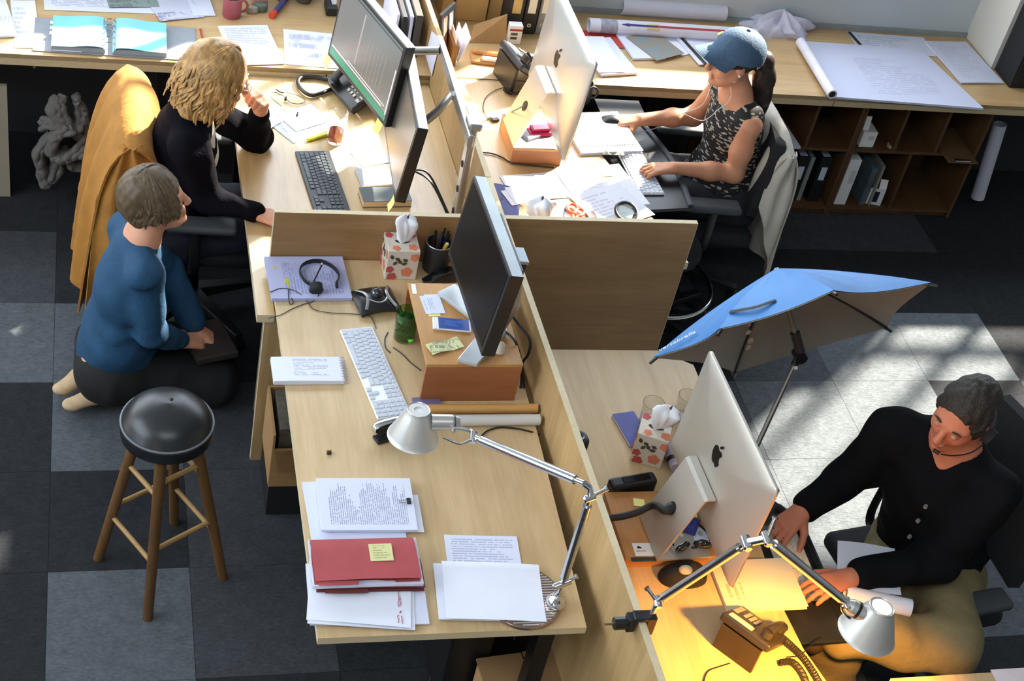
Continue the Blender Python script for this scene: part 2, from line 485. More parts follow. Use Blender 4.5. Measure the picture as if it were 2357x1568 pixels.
# spine panel: two boards end to end
for (y0, y1, lb) in ((4.44, 5.425, 'tall birch divider board between the two rear desks, its end at the worktop'), (1.5, 4.436, 'long birch divider board running between the two near desks')):
    t = thing('divider_panel', lb, 'partition', ((spx(y0)+spx(y1))/2+.01, (y0+y1)/2, 0), group='birch desk dividers')
    b_ = MB(); b_.prism([(spx(y0), y0), (spx(y0)+SW, y0), (spx(y1)+SW, y1), (spx(y1), y1)], .0, PZ-.0012); b_.build('board', plyz, t)
    e_ = MB(); e_.prism([(spx(y0)-.0004, y0), (spx(y0)+SW+.0004, y0), (spx(y1)+SW+.0004, y1), (spx(y1)-.0004, y1)], PZ-.0012, PZ); e_.build('top_edge', edge_l, t)
    if y1 > 5:
        b_ = MB(); b_.prism([(spx(5.425), 5.4265), (spx(5.425)+SW, 5.4265), (spx(6.05)+SW, 6.05), (spx(6.05), 6.05)], ZK+.0005, PZ); b_.build('rear_board', plyz, t)
YC = 4.19
for (x0, x1, lb) in ((.617, spx(YC)-.001, 'low birch divider board behind the tissue box and pencil cup'), (spx(YC)+SW+.001, 2.153, 'square birch divider board beside the blue umbrella')):
    t = thing('divider_panel', lb, 'partition', ((x0+x1)/2, YC+.01, 0), group='birch desk dividers')
    z0 = 0.
    b_ = MB(); b_.bb((x0, YC, z0), (x1, YC+.02, PZ-.0012)); b_.build('board', plyp, t)
    e_ = MB(); e_.bb((x0-.0003, YC-.0003, PZ-.0012), (x1+.0003, YC+.0203, PZ)); e_.build('top_edge', edge_l, t)
    xx = x0 if x0 < 1 else x1
    e_ = MB(); e_.bb((xx-.0006, YC-.0004, z0), (xx+.0006, YC+.0204, PZ-.0013)); e_.build('end_edge', edge_l, t)
t = thing('desk_end_panel', 'birch end board standing on the carpet under the corner of the two left desks', 'panel', (.95, 3.945, 0))
b_ = MB(); b_.bb((.584, 3.938, 0), (1.34, 3.957, .672)); b_.build('board', plyz, t)
e_ = MB(); e_.bb((.5834, 3.9376, 0), (.5846, 3.9574, .672)); e_.build('edge', edge_l, t)

def desk_top(name, label, poly, z, th, m_, em, cat='desk', legs=(), legm=None):
    cx = sum(p[0] for p in poly)/len(poly); cy = sum(p[1] for p in poly)/len(poly)
    t = thing(name, label, cat, (cx, cy, 0))
    a = MB(); a.prism(poly, z-th, z-.0012); a.build('edge_band', em, t)
    a = MB(); a.prism(poly, z-.0012, z); a.build('top', m_, t)
    for (x, y) in legs:
        l_ = MB(); l_.box((x, y, (z-th)/2), (.05, .05, z-th)); l_.build('leg', legm or blackm, t)
    return t
blonde_desk = desk_top('desk', 'pale birch desk top under the twin monitors, edge beside the seated person in black',
    [(.556, 3.932), (.615, 3.932), (.615, 4.186), (.6165, 4.2105), (spx(4.21)-.002, 4.2105), (spx(5.42)-.002, 5.423), (.555, 5.424)], ZB, .032, ply, edge_l, legs=((.62, 5.34), (1.30, 5.30), (1.30, 4.30)))
front_desk = desk_top('desk', 'birch desk top in the foreground carrying the red folder and silver lamp',
    [(.609, 2.552), (1.368, 2.546), (1.376, 2.80), (1.392, 3.32), (spx(4.186)-.003, 4.187), (.617, 4.187)], ZF, .026, plyd, edge_l, legs=((1.30, 2.66), (.72, 3.80)))
woman_desk = desk_top('desk', 'sunlit birch desk top with slanting edge in front of the person in the cap',
    [(spx(4.21)+SW+.002, 4.2105), (2.176, 4.2105), (2.107, 4.489), (1.876, 5.425), (spx(5.42)+SW+.002, 5.425)], ZW, .032, ply, edge_l, legs=((1.46, 5.30), (1.95, 4.28), (1.46, 4.28)))
man_desk = desk_top('desk', 'birch desk top at lower right lit orange by the desk lamp',
    [(spx(3.82)+SW+.002, 3.822), (1.965, 3.818), (2.078, 3.742), (2.078, 3.3), (2.052, 2.95), (2.036, 2.68), (2.05, 2.5), (2.085, 2.36), (2.13, 1.95), (2.13, 1.5), (spx(1.5)+SW+.002, 1.5)], ZM, .03, plyd, edge_l, legs=((1.52, 3.72), (1.95, 3.70)))
# the worktop along the wall
t = thing('long_worktop', 'long birch worktop running the whole width along the back wall', 'worktop', (1.4, 5.74, 0))
a = MB(); a.bb((-2.6, 5.432, ZK-.0012), (5.2, 6.05, ZK)); a.build('top', plyx, t)
a = MB(); a.bb((-2.6, 5.432, ZK-.02), (5.2, 6.05, ZK-.0012)); a.build('upper_edge', edge_d, t)
for (x0, x1) in ((-2.6, .95), (.955, 3.25), (3.255, 5.2)):
    a = MB(); a.bb((x0, 5.428, ZK-.047), (x1, 5.455, ZK-.02)); a.build('lower_edge', mat('ply_edge_mid', 'b7a582', .6, var=.15, scale=50, stretch=(1, 1, 20)), t)
for x in (-1.2, .3, 1.2, 2.42):
    a = MB(); a.bb((x-.02, 5.5, 0), (x+.02, 5.56, ZK-.02)); a.build('leg', blackm, t)
a = MB(); a.bb((-2.6, 5.99, .0), (5.2, 6.05, ZK-.02)); a.build('back_board', mat('underdesk_shade', '2a2b2d', .8), t)  # dark sheet stands in for the unlit void below the worktop
a = MB()
c = at(79, 155, ZK-.05); a.cyl((c.x, 5.426, ZK-.052), (c.x, 5.44, ZK-.052), .006, n=12); a.build('bolt', chrome, t)

# ================================================================== near left desk
def rect_px(tl, tr, br, bl, z):
    a, b, c, d = (at(*p, z) for p in (tl, tr, br, bl))
    o = (a+b+c+d)/4; u = ((b-a)+(c-d))/2; v = ((a-d)+(b-c))/2
    return o, u.length, v.length, math.atan2(u.y, u.x)
def sheet(mb, o, w, d, rz, z, th=.0006, bow=.002, seed=0, nx=6, ny=5):
    """a leaf of paper lying at z, slightly bowed"""
    R = random.Random(seed); p1, p2 = R.uniform(0, 6), R.uniform(0, 6)
    T = TR(o.x, o.y, z) @ RZ(rz)
    m2 = MB(T)
    def fn(u, v):
        e = max(abs(u-.5), abs(v-.5))*2
        return ((u-.5)*w, (v-.5)*d, th+bow*(.5+.5*math.sin(u*4+p1)*math.cos(v*3+p2))*e)
    m2.grid(fn, nx, ny, th=th)
    mb.v += [v for v in m2.v]; o0 = len(mb.v)-len(m2.v); mb.f += [tuple(i+o0 for i in f) for f in m2.f]
    return mb
text1 = printed('printed_page', 'd9dcee', '5a6288', rows=46, flip=True, x0=.10, x1=.90, y0=.10, y1=.92, seed=1.2, dens=.72, duty=.5, word=60.)
text2 = printed('printed_page_rows', 'd9dcee', '8a92b2', rows=22, x0=.08, x1=.93, y0=.06, y1=.95, seed=5.1, dens=.9, duty=.45)
text3 = printed('handwritten_page', 'dfe2f0', '8088a8', rows=16, x0=.3, x1=.8, y0=.2, y1=.9, seed=9.4, dens=.2, duty=.4)
def page(name, label, tl, tr, depth, z, m_, th=.0006, bow=.002, seed=0, w=None, group=None, cat='paper'):
    a, b = at(*tl, z), at(*tr, z); u = (b-a); rz = math.atan2(u.y, u.x)
    W = w or u.length
    o = a+Vector((math.cos(rz), math.sin(rz), 0))*W/2+Vector((math.sin(rz), -math.cos(rz), 0))*depth/2
    mb = MB(); sheet(mb, Vector((0, 0, 0)), W, depth, 0, 0, th, bow, seed)
    ob = mb.build(name, m_, None, smooth=True, local=True)
    ob.location = (o.x, o.y, z); ob.rotation_euler = (0, 0, rz)
    FR[ob.name] = TR(o.x, o.y, z) @ RZ(rz)
    return tag(ob, label, cat, group)
redcard = mat('red_card', 'a8494c', .8, var=.05, scale=20)
redcard2 = mat('maroon_card', '6e2f2c', .8, var=.08)
G1 = 'loose papers on the near left desk'
# paper pile, bottom to top
page('paper_sheet', 'bottom white sheet of the pile poking out left of the printed page', (694, 1112), (905, 1104), .40, .742, paperb, .003, .002, 1, group=G1)
page('paper_sheet', 'white page with a rounded corner peeping out right of the printed document', (760, 1140), (945, 1140), .15, .745, paper, .001, .003, 3, w=.262, group=G1)
t = page('printed_document', 'printed page of dense text clipped at its right side above the red folder', (727, 1105), (942, 1106), .205, .752, text1, .008, .002, 4, group=G1, cat='document')
c = at(940, 1158, .756)
k = MB(TR(0, 0, 0)); T = FR[t.name].inverted() @ c
k.box((T.x, T.y, .009), (.012, .02, .012)); cl = k.build('binder_clip', blackp, t, local=True)
k = MB(); k.tube([(T.x-.006, T.y-.006, .011), (T.x-.03, T.y-.005, .012), (T.x-.032, T.y+.003, .012), (T.x-.006, T.y+.006, .011)], .0009, 6); k.build('clip_wire', chrome, cl, local=True)
page('paper_sheet', 'white sheet lowest at the front of the pile, overhanging the desk edge', (703, 1300), (968, 1300), .216, .743, paperb, .004, .003, 7, group=G1)
page('paper_sheet', 'slanted white sheet fanned out left under the red folder', (712, 1285), (950, 1300), .235, .748, paper, .002, .004, 8, group=G1)
pg = page('note_sheet', 'white sheet with red handwriting sticking out below the folders', (716, 1270), (946, 1290), .245, .752, paper, .002, .004, 9, group=G1, cat='paper')
redink = mat('red_ink', 'b34a5c', .8)
k = MB()
for (x, y0, y1) in ((.108, .03, -.055), (.113, -.02, -.05), (.112, -.068, -.075), (.118, -.085, -.112), (.108, -.082, -.11)):
    pts = [(x+random.uniform(-.003, .003), y0+(y1-y0)*i/7, .0052) for i in range(8)]
    k.tube(pts, .0009, 5)
k.build('handwriting', redink, pg, local=True)
# lower maroon folder with its papers, then the red folder
def folder(name, label, tl, tr, depth, z, m_, tabx, tabw):
    a, b = at(*tl, z), at(*tr, z); u = b-a; rz = math.atan2(u.y, u.x); W = u.length
    t_ = thing(name, label, 'folder', (a.x+u.x/2, a.y+u.y/2, z), rz, group='card folders in the pile')
    m1 = MB(); m1.grid(lambda s, q: ((s-.5)*W, -q*depth, .004+.010*math.sin(min(q*3, 1)*PI/2)+.004*math.sin(s*3)*q), 10, 10, th=.001); m1.build('cover', m_, t_, True, True)
    m1 = MB(); m1.grid(lambda s, q: ((s-.5)*W+(-.001), -q*(depth-.002)-.003, .001), 2, 2, th=.0008); m1.build('back_cover', m_, t_, local=True)
    m1 = MB(); m1.rbox((tabx, -depth-.006, .0125), (tabw, .016, .001), .0004, 1); m1.build('tab', m_, t_, local=True)
    return t_, W
f2, W = folder('file_folder', 'maroon card folder stuffed with papers under the red folder', (722, 1290), (966, 1288), .115, .757, redcard2, -.07, .12)
m1 = MB(); m1.box((-.005, -.035, .011), (.255, .13, .010)); m1.build('page_block', paperb, f2, local=True)
page('paper_sheet', 'thick wad of white pages between the two card folders', (708, 1250), (955, 1245), .168, .772, paperb, .012, .003, 12, group=G1)
f1, W = folder('file_folder', 'red card folder with a yellow sticky note on its cover', (712, 1246), (950, 1240), .158, .784, redcard, -.085, .11)
m1 = MB(); m1.grid(lambda s, q: (.012+s*.066, -.035-q*.06, .0185+.003*(1-q)), 4, 4, th=.0004)
m1.build('sticky_note', printed('scribbled_note', 'd9d79a', '8f8c62', rows=7, x0=.15, x1=.9, y0=.1, y1=.9, seed=3., dens=.6, duty=.5), f1, True, True)
# right pile
page('printed_document', 'white page of even printed rows half covered by a folded pad', (1021, 1232), (1189, 1236), .20, .7415, text2, .001, .002, 15, group=G1, cat='document')
pd = page('paper_sheet', 'narrow printed strip peeping left from under the folded pad', (996, 1300), (1225, 1306), .20, .744, text3, .006, .001, 16, group=G1)
a, b = at(1015, 1299, .75), at(1238, 1308, .75); u = b-a
m1 = MB(TR(a.x, a.y, .751) @ RZ(math.atan2(u.y, u.x)))
m1.grid(lambda s, q: (s*u.length, .004*math.cos(q*PI)-q*.196, .012*math.exp(-q*6)*(1 if q > .02 else .3)+.004+.002*math.sin(s*3)), 10, 16, th=.001)
single('folded_pad', m1, paper, 'white pad with its top page folded over beside the round lamp base', 'paper', G1, True)

# ---- notepad
o, w, d, rz = rect_px((622, 822), (784, 822), (793, 877), (631, 879), .757)
t = thing('spiral_notepad', 'white spiral notepad overhanging the left desk edge', 'notepad', (o.x, o.y, .7405), rz)
m1 = MB(); m1.rbox((0, 0, .009), (w, d, .0165), .002, 2); m1.build('page_block', mat('page_edges', 'd8dceb', .8, var=.06, scale=200, stretch=(.1, .1, 6)), t, local=True)
m1 = MB(); m1.grid(lambda s, q: ((s-.5)*w*.99, (q-.5)*d*.99, .0182+.001*math.sin(s*5)), 6, 4, th=.0004); m1.build('top_page', text3, t, True, True)
for i in range(9):
    y = -d/2+d*(i+.6)/9.2
    m1 = MB(); m1.tube([(w/2-.008+.011*(1-math.cos(a_)), y, .0095+.0125*math.sin(a_)) for a_ in np.linspace(-2.6, 2.6, 14)], .0009, 6); m1.build('spiral_ring', mat('blue_wire', '8a92b8', .35, metal=.6), t, True, True)

# ---- white aluminium keyboard, full size
def key_layout(full=True):
    P_ = .0190; K = []
    def row(y, ws, h=.0165, x=0.):
        for w_ in ws:
            K.append((x+w_*P_/2, y, w_*P_-.0026, h)); x += w_*P_
    row(.0955, [1.0357]*14, .0095)
    row(.080, [1]*13+[1.5]); row(.061, [1.5]+[1]*13); row(.042, [1.75]+[1]*11+[1.75]); row(.023, [2.25]+[1]*10+[2.25]); row(.004, [1.25, 1, 1.25, 5.5, 1.25, 1, 1.25] if full else [1, 1, 1, 1.25, 5.25, 1.25, 1])
    if full:
        X = 14.5*P_+.006
        for y in (.080, .061): row(y, [1]*3, x=X)
        row(.0955, [1]*3, .0095, X); row(.023, [1], x=X+P_); row(.004, [1]*3, x=X)
        X2 = X+3*P_+.006
        row(.0955, [1]*4, .0095, X2)
        for y in (.080, .061, .042): row(y, [1]*4, x=X2)
        row(.023, [1]*3, x=X2); row(.004, [2, 1], x=X2); K.append((X2+3.5*P_, .0135, P_-.0026, .0355))
    return K
KME = {}
def keyboard(name, label, ctr, rz, z, base_m, key_m, full=True, L=None, D=.114, H=.008, joined=False, flat=.0, kx=None):
    K = key_layout(full); L = L or (.430 if full else .280)
    t_ = thing(name, label, 'keyboard', (ctr.x, ctr.y, z), rz)
    m_ = MB(); m_.rbox((0, 0, H/2), (L, D, H), .003, 2); m_.build('body', base_m, t_, local=True)
    xs = [k_[0]+k_[2]/2 for k_ in K]; W_ = max(xs); ox = -W_/2 if kx is None else kx; oy = -.0505
    if joined:
        m_ = MB()
        for (x, y, w_, h_) in K: m_.rbox((x+ox, y+oy, H+.0015), (w_, h_, .004), .0012, 1)
        o_ = m_.build('keys', key_m, t_, local=True); o_['kind'] = 'stuff'
        return t_
    for (x, y, w_, h_) in K:
        kk = (round(w_, 4), round(h_, 4), key_m.name)
        if kk not in KME:
            m_ = MB(); m_.rbox((0, 0, 0), (w_, h_, .004), .0012, 1)
            tmp = m_.build('key', key_m, None, local=True); KME[kk] = tmp.data; bpy.data.objects.remove(tmp)
        o_ = bpy.data.objects.new('key', KME[kk]); COL.objects.link(o_); o_.parent = t_; o_.location = (x+ox, y+oy, H+.0015)
    return t_
kbw = mat('white_key', 'c6ccd8', .5, var=.02); kba = mat('keyboard_aluminium', 'eceef0', .4, metal=.1, var=.02)
o, w, d, rz = rect_px((800, 760), (877, 753), (927, 956), (850, 967), .746)
keyboard('keyboard', 'white full-size keyboard with number pad on the near left desk', o, rz-PI/2, .7405, kba, kbw)

# ---- purple papers with headset
o, w, d, rz = rect_px((612, 591), (791, 590), (808, 686), (622, 687), .755)
t = thing('document_stack', 'lavender printed document with yellow marks under the headset', 'document', (o.x, o.y, .7405), rz)
m1 = MB(); m1.rbox((0, 0, .007), (w, d, .013), .001, 1); m1.build('page_block', mat('lavender_edges', 'aab0d8', .8, var=.1, scale=100, stretch=(.1, .1, 8)), t, local=True)
m1 = MB(); m1.grid(lambda s, q: ((s-.5)*w, (q-.5)*d, .0146), 4, 4, th=.0006)
m1.build('top_page', printed('lavender_print', 'b9bce0', '8288b4', rows=26, flip=True, x0=.1, x1=.85, y0=.2, y1=.92, seed=2.2, dens=.5, duty=.6, blotch=.25), t, local=True)
m1 = MB()
for (x, y, a_, b_) in ((-.11, .05, .008, .014), (-.075, -.02, .014, .024), (-.072, -.045, .005, .02)): m1.box((x, y, .0151), (a_, b_, .0006))
m1.build('highlighter_marks', mat('highlighter_yellow', 'd2cf35', .8), t, local=True)
t = thing('headset', 'black telephone headset lying on the lavender document', 'headset', at(735, 640, .756))
pts = bez([at(x, y, .767) for x, y in ((716, 655), (700, 644), (690, 624), (700, 608), (723, 601), (748, 604), (769, 617), (780, 634), (776, 650))], 5)
m1 = MB(); m1.tube(pts, .0085, 8, flat=(.35, 1.15)); m1.build('headband', blackp, t, True)
c = at(727, 664, .770)
m1 = MB(); m1.cyl(c-Vector((0, .012, 0)), c+Vector((.0, .010, .012)), .024, .021, 20); m1.cyl(c-Vector((0, .017, .002)), c-Vector((0, .012, 0)), .019, .024, 20); m1.build('ear_cup', mat('foam_black', '202226', .8), t, True)
m1 = MB(); m1.tube(bez([at(721, 652, .775), at(726, 640, .782), at(735, 622, .785), at(741, 609, .783)], 5), .0025, 6); bm_ = m1.build('microphone_boom', blackp, t, True)
m1 = MB(); m1.ell(at(741, 607, .784), (.005, .008, .005), 10, 6); m1.build('microphone', chrome, bm_, True)
m1 = MB(); m1.rbox(at(775, 655, .768), (.008, .02, .022), .003); m1.build('temple_pad', blackp, t, True)
cable_m = mat('thin_black_cable', '2b2a2c', .5)
m1 = MB(); m1.tube(bez([at(734, 668, .757), at(733, 680, .757), at(720, 694, .743), at(700, 700, .743), at(672, 711, .743), at(650, 723, .743), at(630, 730, .743), at(618, 733, .738)], 5), .0014, 5)
m1.tube(bez([at(621, 673, .757), at(645, 664, .757), at(668, 666, .757), at(690, 676, .757), at(706, 694, .744), at(722, 712, .743), at(760, 720, .743), at(800, 722, .743), at(848, 727, .743), at(860, 742, .743), at(866, 756, .743)], 5), .0014, 5)
m1.tube(bez([at(664, 666, .757), at(664, 684, .757), at(668, 700, .743), at(675, 697, .743), at(671, 686, .757)], 5), .0014, 5)
m1.build('cable', cable_m, t, True)

# ---- tissue boxes
tis_m = mat('tissue', 'eef0f4', .9, var=.02, bump=.3, bscale=30)
boxp = mat('tissue_carton', 'd6cdbd', .7, var=.03)
coral = mat('print_coral', 'd9805f', .7, var=.12, scale=60); rose = mat('print_rose', 'b94f4b', .7, var=.12, scale=60); leafm = mat('print_leaf', '4f4a38', .7)
def tissue_box(label, corner, rz, S=.112, H=.125, seed=0, plume=((0, 0, .04, .03), (.0, .0, .10, .022)), tilt=0.):
    t_ = thing('tissue_box', label, 'tissue box', corner, rz, group='flowered tissue cartons')
    m_ = MB(); m_.rbox((S/2, S/2, H/2), (S, S, H), .002, 1); m_.build('carton', boxp, t_, local=True)
    R = random.Random(seed)
    def faceM(k):
        return {'f': TR(0, -.0004, 0) @ RX(PI/2), 'l': TR(-.0004, S, 0) @ RZ(-PI/2) @ RX(PI/2), 't': TR(0, 0, H+.0004), 'r': TR(S+.0004, 0, 0) @ RZ(PI/2) @ RX(PI/2)}[k]
    class _FL:
        def __init__(q, nm, mm): q.nm, q.mm = nm, mm
        def prism(q, *a): MB().prism(*a).build(q.nm, q.mm, t_, local=True)
    fl = {'coral': _FL('print_flower', coral), 'rose': _FL('print_flower', rose), 'leaf': _FL('print_leaf', leafm)}
    def blob(mb_, T, x, y, r, n=18, wob=.12):
        pts = [(x+r*(1+wob*math.sin(5*a_+x*90))*math.cos(a_), y+r*(1+wob*math.sin(5*a_+x*90))*math.sin(a_)) for a_ in np.linspace(0, 2*PI, n, endpoint=False)]
        pts = [(min(max(p[0], .001), S-.001), min(max(p[1], .001), (H if T is not faceM('t') else S)-.001)) for p in pts]
        mb_.prism(pts, 0, .0006, T)
    def leaf(mb_, T, x, y, a_, L=.022, w_=.007):
        pts = [(L*s-L/2, w_*math.sin(PI*s)) for s in np.linspace(0, 1, 7)]+[(L*s-L/2, -w_*math.sin(PI*s)) for s in np.linspace(1, 0, 7)[1:-1]]
        pts = [(x+p[0]*math.cos(a_)-p[1]*math.sin(a_), y+p[0]*math.sin(a_)+p[1]*math.cos(a_)) for p in pts]
        mb_.prism(pts, 0, .0005, T)
    for k in 'flr':
        T = faceM(k)
        blob(fl['rose'], T, .014, .044, .014); blob(fl['coral'], T, .074, .034, .020); blob(fl['rose'], T, .024, .012, .017); blob(fl['coral'], T, .096, .098, .016)
        for (x, y, a_) in ((.030, .072, .9), (.046, .078, 2.2), (.036, .09, 2.6), (.064, .085, -.4), (.062, .070, .2), (.016, .098, 1.9)): leaf(fl['leaf'], T, x, y, a_)
    T = faceM('t'); blob(fl['coral'], T, .09, .022, .017); blob(fl['coral'], T, .03, .016, .014); blob(fl['rose'], T, .012, .09, .015); blob(fl['rose'], T, .095, .09, .014)
    m_ = MB(); m_.ell((S/2, S/2, H+.0006), (.026, .012, .0006), 20, 4); m_.build('slot', mat('slot_dark', '3a3330', .9), t_, local=True)
    m_ = MB()
    def tis(u, v):
        a_ = u*2*PI; z_ = v
        px_, py_, hh, rr = plume[0]; qx, qy, h2, r2_ = plume[1]
        zz = v*h2
        r_ = (.014+ (r2_+.012-.014)*math.sin(v*PI*.62))*(1+.28*math.sin(3*a_+v*3+seed)+.16*math.sin(7*a_+v*6+seed*2)) * (1 if v < .85 else max(.15, 1-(v-.85)*5.5))
        return (S/2+px_*v+r_*math.cos(a_)*1.15, S/2+py_*v+r_*math.sin(a_)*.75, H+.0008+zz*(1+.10*math.sin(2*a_+seed)))
    m_.grid(tis, 36, 16); m_.build('tissue', tis_m, t_, True, True, ang=75)
    return t_
c = at(884, 643, .74)
tissue_box('flowered tissue box with upright tissue beside the black pencil cup', (c.x, c.y, .7402), 0, seed=1, plume=((.004, .006, 0, 0), (0, 0, .105, .018)))

# ---- pencil cup
c = at(1000, 618, .74)
t = thing('pencil_cup', 'black pencil cup holding pens next to the tissue box', 'pencil cup', (c.x, c.y, .7402))
m1 = MB(); m1.lathe([(.040, 0), (.0445, .004), (.0465, .118), (.0435, .118), (.0415, .006), (0, .006)], 28); m1.build('cup', mat('dark_mesh', '3a3d40', .5, metal=.4, var=.2, scale=300), t, True, True)
m1 = MB(); m1.tube([(.0452*math.cos(a_), .0452*math.sin(a_), .118) for a_ in np.linspace(0, 2*PI, 28, endpoint=False)], .002, 6, closed=True); m1.build('rim', alu, t, True, True)
for (x, y, tx, ty, h, m_) in ((.0, .02, .02, .03, .155, blackp), (.015, .01, .03, .02, .15, blackp), (.02, -.005, .035, .01, .145, blackp), (-.005, -.01, .012, .026, .14, mat('navy_pen', '232a44', .4)), (.01, .0, .025, .0, .15, blackp), (-.01, .01, -.01, .035, .14, blackp)):
    m1 = MB(); m1.cyl((x*.6, y*.6, .01), (tx, ty, h), .004, .0042, 8); m1.build('pen', m_, t, True, True)
m1 = MB(); m1.cyl((.0, -.012, .02), (.022, -.022, .128), .007, .0075, 10); pk = m1.build('marker', mat('marker_yellow', 'd9a83a', .5), t, True, True)
m1 = MB(); m1.cyl((.022, -.022, .128), (.0225, -.0222, .131), .006, .005, 10); pk = m1.build('marker_tip', cream, pk, True, True)
# ---- black arched dispenser behind the riser
c = at(1010, 648, .74)
m1 = MB(TR(c.x, c.y, .7405) @ RZ(.25))
prof = [(-.06, 0), (.07, 0), (.075, .03), (.045, .048), (.0, .042), (-.04, .020), (-.06, .010)]
m1.add([(p[0], -.02, p[1]) for p in prof]+[(p[0], .02, p[1]) for p in prof], [tuple(range(7)), tuple(range(13, 6, -1))]+[(i, i+7, (i+1) % 7+7, (i+1) % 7) for i in range(7)])
single('tape_dispenser', m1, mat('gloss_black', '0f1012', .12, var=.02, coat=.6), 'glossy black tape dispenser between pencil cup and wooden riser', 'tape dispenser', smooth=True, bev=.004)
# ---- trackball
o, w, d, rz = rect_px((814, 671), (906, 657), (919, 714), (822, 724), .758)
t = thing('trackball', 'black trackball mouse with silver trim beside the green glass', 'trackball', (o.x, o.y, .7402), rz)
m1 = MB(); m1.grid(lambda s, q: ((s-.5)*w, (q-.5)*d, .012+.030*math.sin(PI*s)**.6*math.sin(PI*(q*.8+.12))**.7), 18, 14, th=.012); m1.build('body', mat('trackball_black', '141517', .3, var=.05), t, True, True)
m1 = MB(); m1.ell((.002, .008, .040), (.023, .023, .023), 20, 14); m1.build('ball', mat('ball_dark', '23282c', .08, var=.15, scale=30, coat=1.), t, True, True)
for s_ in (-1, 1):
    m1 = MB(); m1.tube(bez([(s_*w*.40, d*.40, .031), (s_*w*.27, d*.14, .043), (s_*w*.25, -d*.12, .041), (s_*w*.36, -d*.42, .028)], 6), .0035, 6, flat=(1.6, .5)); m1.build('silver_trim', alu, t, True, True)
m1 = MB(); m1.tube(bez([(-w*.25, -d*.10, .040), (-w*.05, -d*.26, .038), (w*.12, -d*.24, .038), (w*.24, -d*.10, .041)], 6), .0025, 6, flat=(1.4, .5)); m1.build('wheel_ring', alu, t, True, True)

# ---- riser with monitor
bl = at(967, 924, .74); br_ = at(1186, 930, .74); ZR = hgt(bl, 981, 839)
RY0 = bl.y; RY1 = at(941, 651, ZR).y; RX0 = bl.x-.002; RX1 = br_.x
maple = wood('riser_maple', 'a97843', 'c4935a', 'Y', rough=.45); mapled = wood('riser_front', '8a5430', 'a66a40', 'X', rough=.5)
t = thing('monitor_riser', 'open wooden monitor riser holding cards, phone and a pebble', 'riser', ((RX0+RX1)/2, (RY0+RY1)/2, .7401))
m1 = MB(); m1.bb((RX0, RY0, ZR-.012), (RX1, RY1, ZR)); m1.build('top_board', maple, t, bev=.0015)
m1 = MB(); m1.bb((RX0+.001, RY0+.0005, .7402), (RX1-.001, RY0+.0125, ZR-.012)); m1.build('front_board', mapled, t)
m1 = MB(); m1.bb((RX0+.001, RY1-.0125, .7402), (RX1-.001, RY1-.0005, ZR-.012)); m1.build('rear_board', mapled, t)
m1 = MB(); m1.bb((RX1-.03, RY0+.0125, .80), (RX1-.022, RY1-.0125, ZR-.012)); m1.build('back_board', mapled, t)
def screen_frame(ctr, yaw, tilt):
    u = Vector((math.cos(yaw), math.sin(yaw), 0)); n = Vector((math.sin(yaw), -math.cos(yaw), 0))
    v = Vector((0, 0, 1))*math.cos(tilt)-n*math.sin(tilt); nn = u.cross(v)*-1      # nn: out of the visible face
    nn = -(u.cross(v)) if (u.cross(v)).dot(n) < 0 else u.cross(v)
    X = Matrix((u, v, nn)).transposed().to_4x4(); X.translation = Vector(ctr); return X
scr_off = mat('dark_screen', '121212', .35, var=.02, spec=.08)
X = screen_frame((1.19, 3.671, 1.143), math.radians(-87.83), math.radians(6.2))
t = thing('monitor', 'black flat monitor on a silver stand standing on the wooden riser', 'monitor', (1.24, 3.66, ZR+.0005))
m1 = MB(X); m1.rbox((0, 0, -.022), (.51, .32, .045), .003, 2); hs = m1.build('housing', blackp, t)
m1 = MB(X); m1.box((0, .1603, -.024), (.506, .0014, .036)); m1.build('top_skylit', mat('skylit_edge', 'aeb8bd', .35, metal=.3), t)  # pale strip paints the skylight falling on the black top edge
m1 = MB(X); m1.box((0, .004, .0012), (.476, .282, .001)); m1.build('screen', scr_off, t)
m1 = MB(X); m1.rbox((.02, .02, -.062), (.30, .19, .042), .008, 2); m1.build('rear_bulge', blackp, t)
m1 = MB(X); m1.rbox((.05, .01, -.10), (.075, .14, .05), .01, 2); nk = m1.build('stand_head', blackp, t)
m1 = MB(X); m1.rbox((.05, .085, -.102), (.076, .012, .05), .003, 2); m1.build('hinge_cap', mat('cap_pale', '9aa7b0', .35, metal=.4), nk)
m1 = MB(); pA = X @ Vector((.05, -.02, -.115)); 
m1.tube([pA, pA+Vector((.012, 0, -.10)), Vector((pA.x-.02, pA.y, ZR+.01))], .03, 8, flat=(.35, 1)); m1.build('stand_neck', alu, t, True)
foot = [(1007, 672), (1047, 652), (1132, 716), (1164, 736), (1167, 762), (1099, 838), (1053, 826), (1114, 752)]
m1 = MB(); m1.prism([tuple(at(x, y, ZR+.016).xy) for x, y in foot], ZR+.0006, ZR+.016); m1.build('stand_foot', mat('foot_silver', 'c3c9cc', .35, metal=.4), t, bev=.003)
m1 = MB(); q = at(1155, 722, ZR+.05)
m1.tube(bez([(1.30, q.y+.02, .98), at(1190, 742, .93), at(1219, 782, .90), at(1216, 815, .86), at(1202, 838, .82), at(1200, 880, .77), at(1196, 905, .70)], 8), .0045, 8)
m1.tube(bez([at(1140, 750, ZR+.02), at(1165, 765, ZR+.012), at(1185, 785, ZR+.012), at(1196, 815, .86), at(1203, 850, .82), at(1206, 885, .76), at(1203, 905, .70)], 8), .004, 8)
m1.build('cable', blackp, t, True)
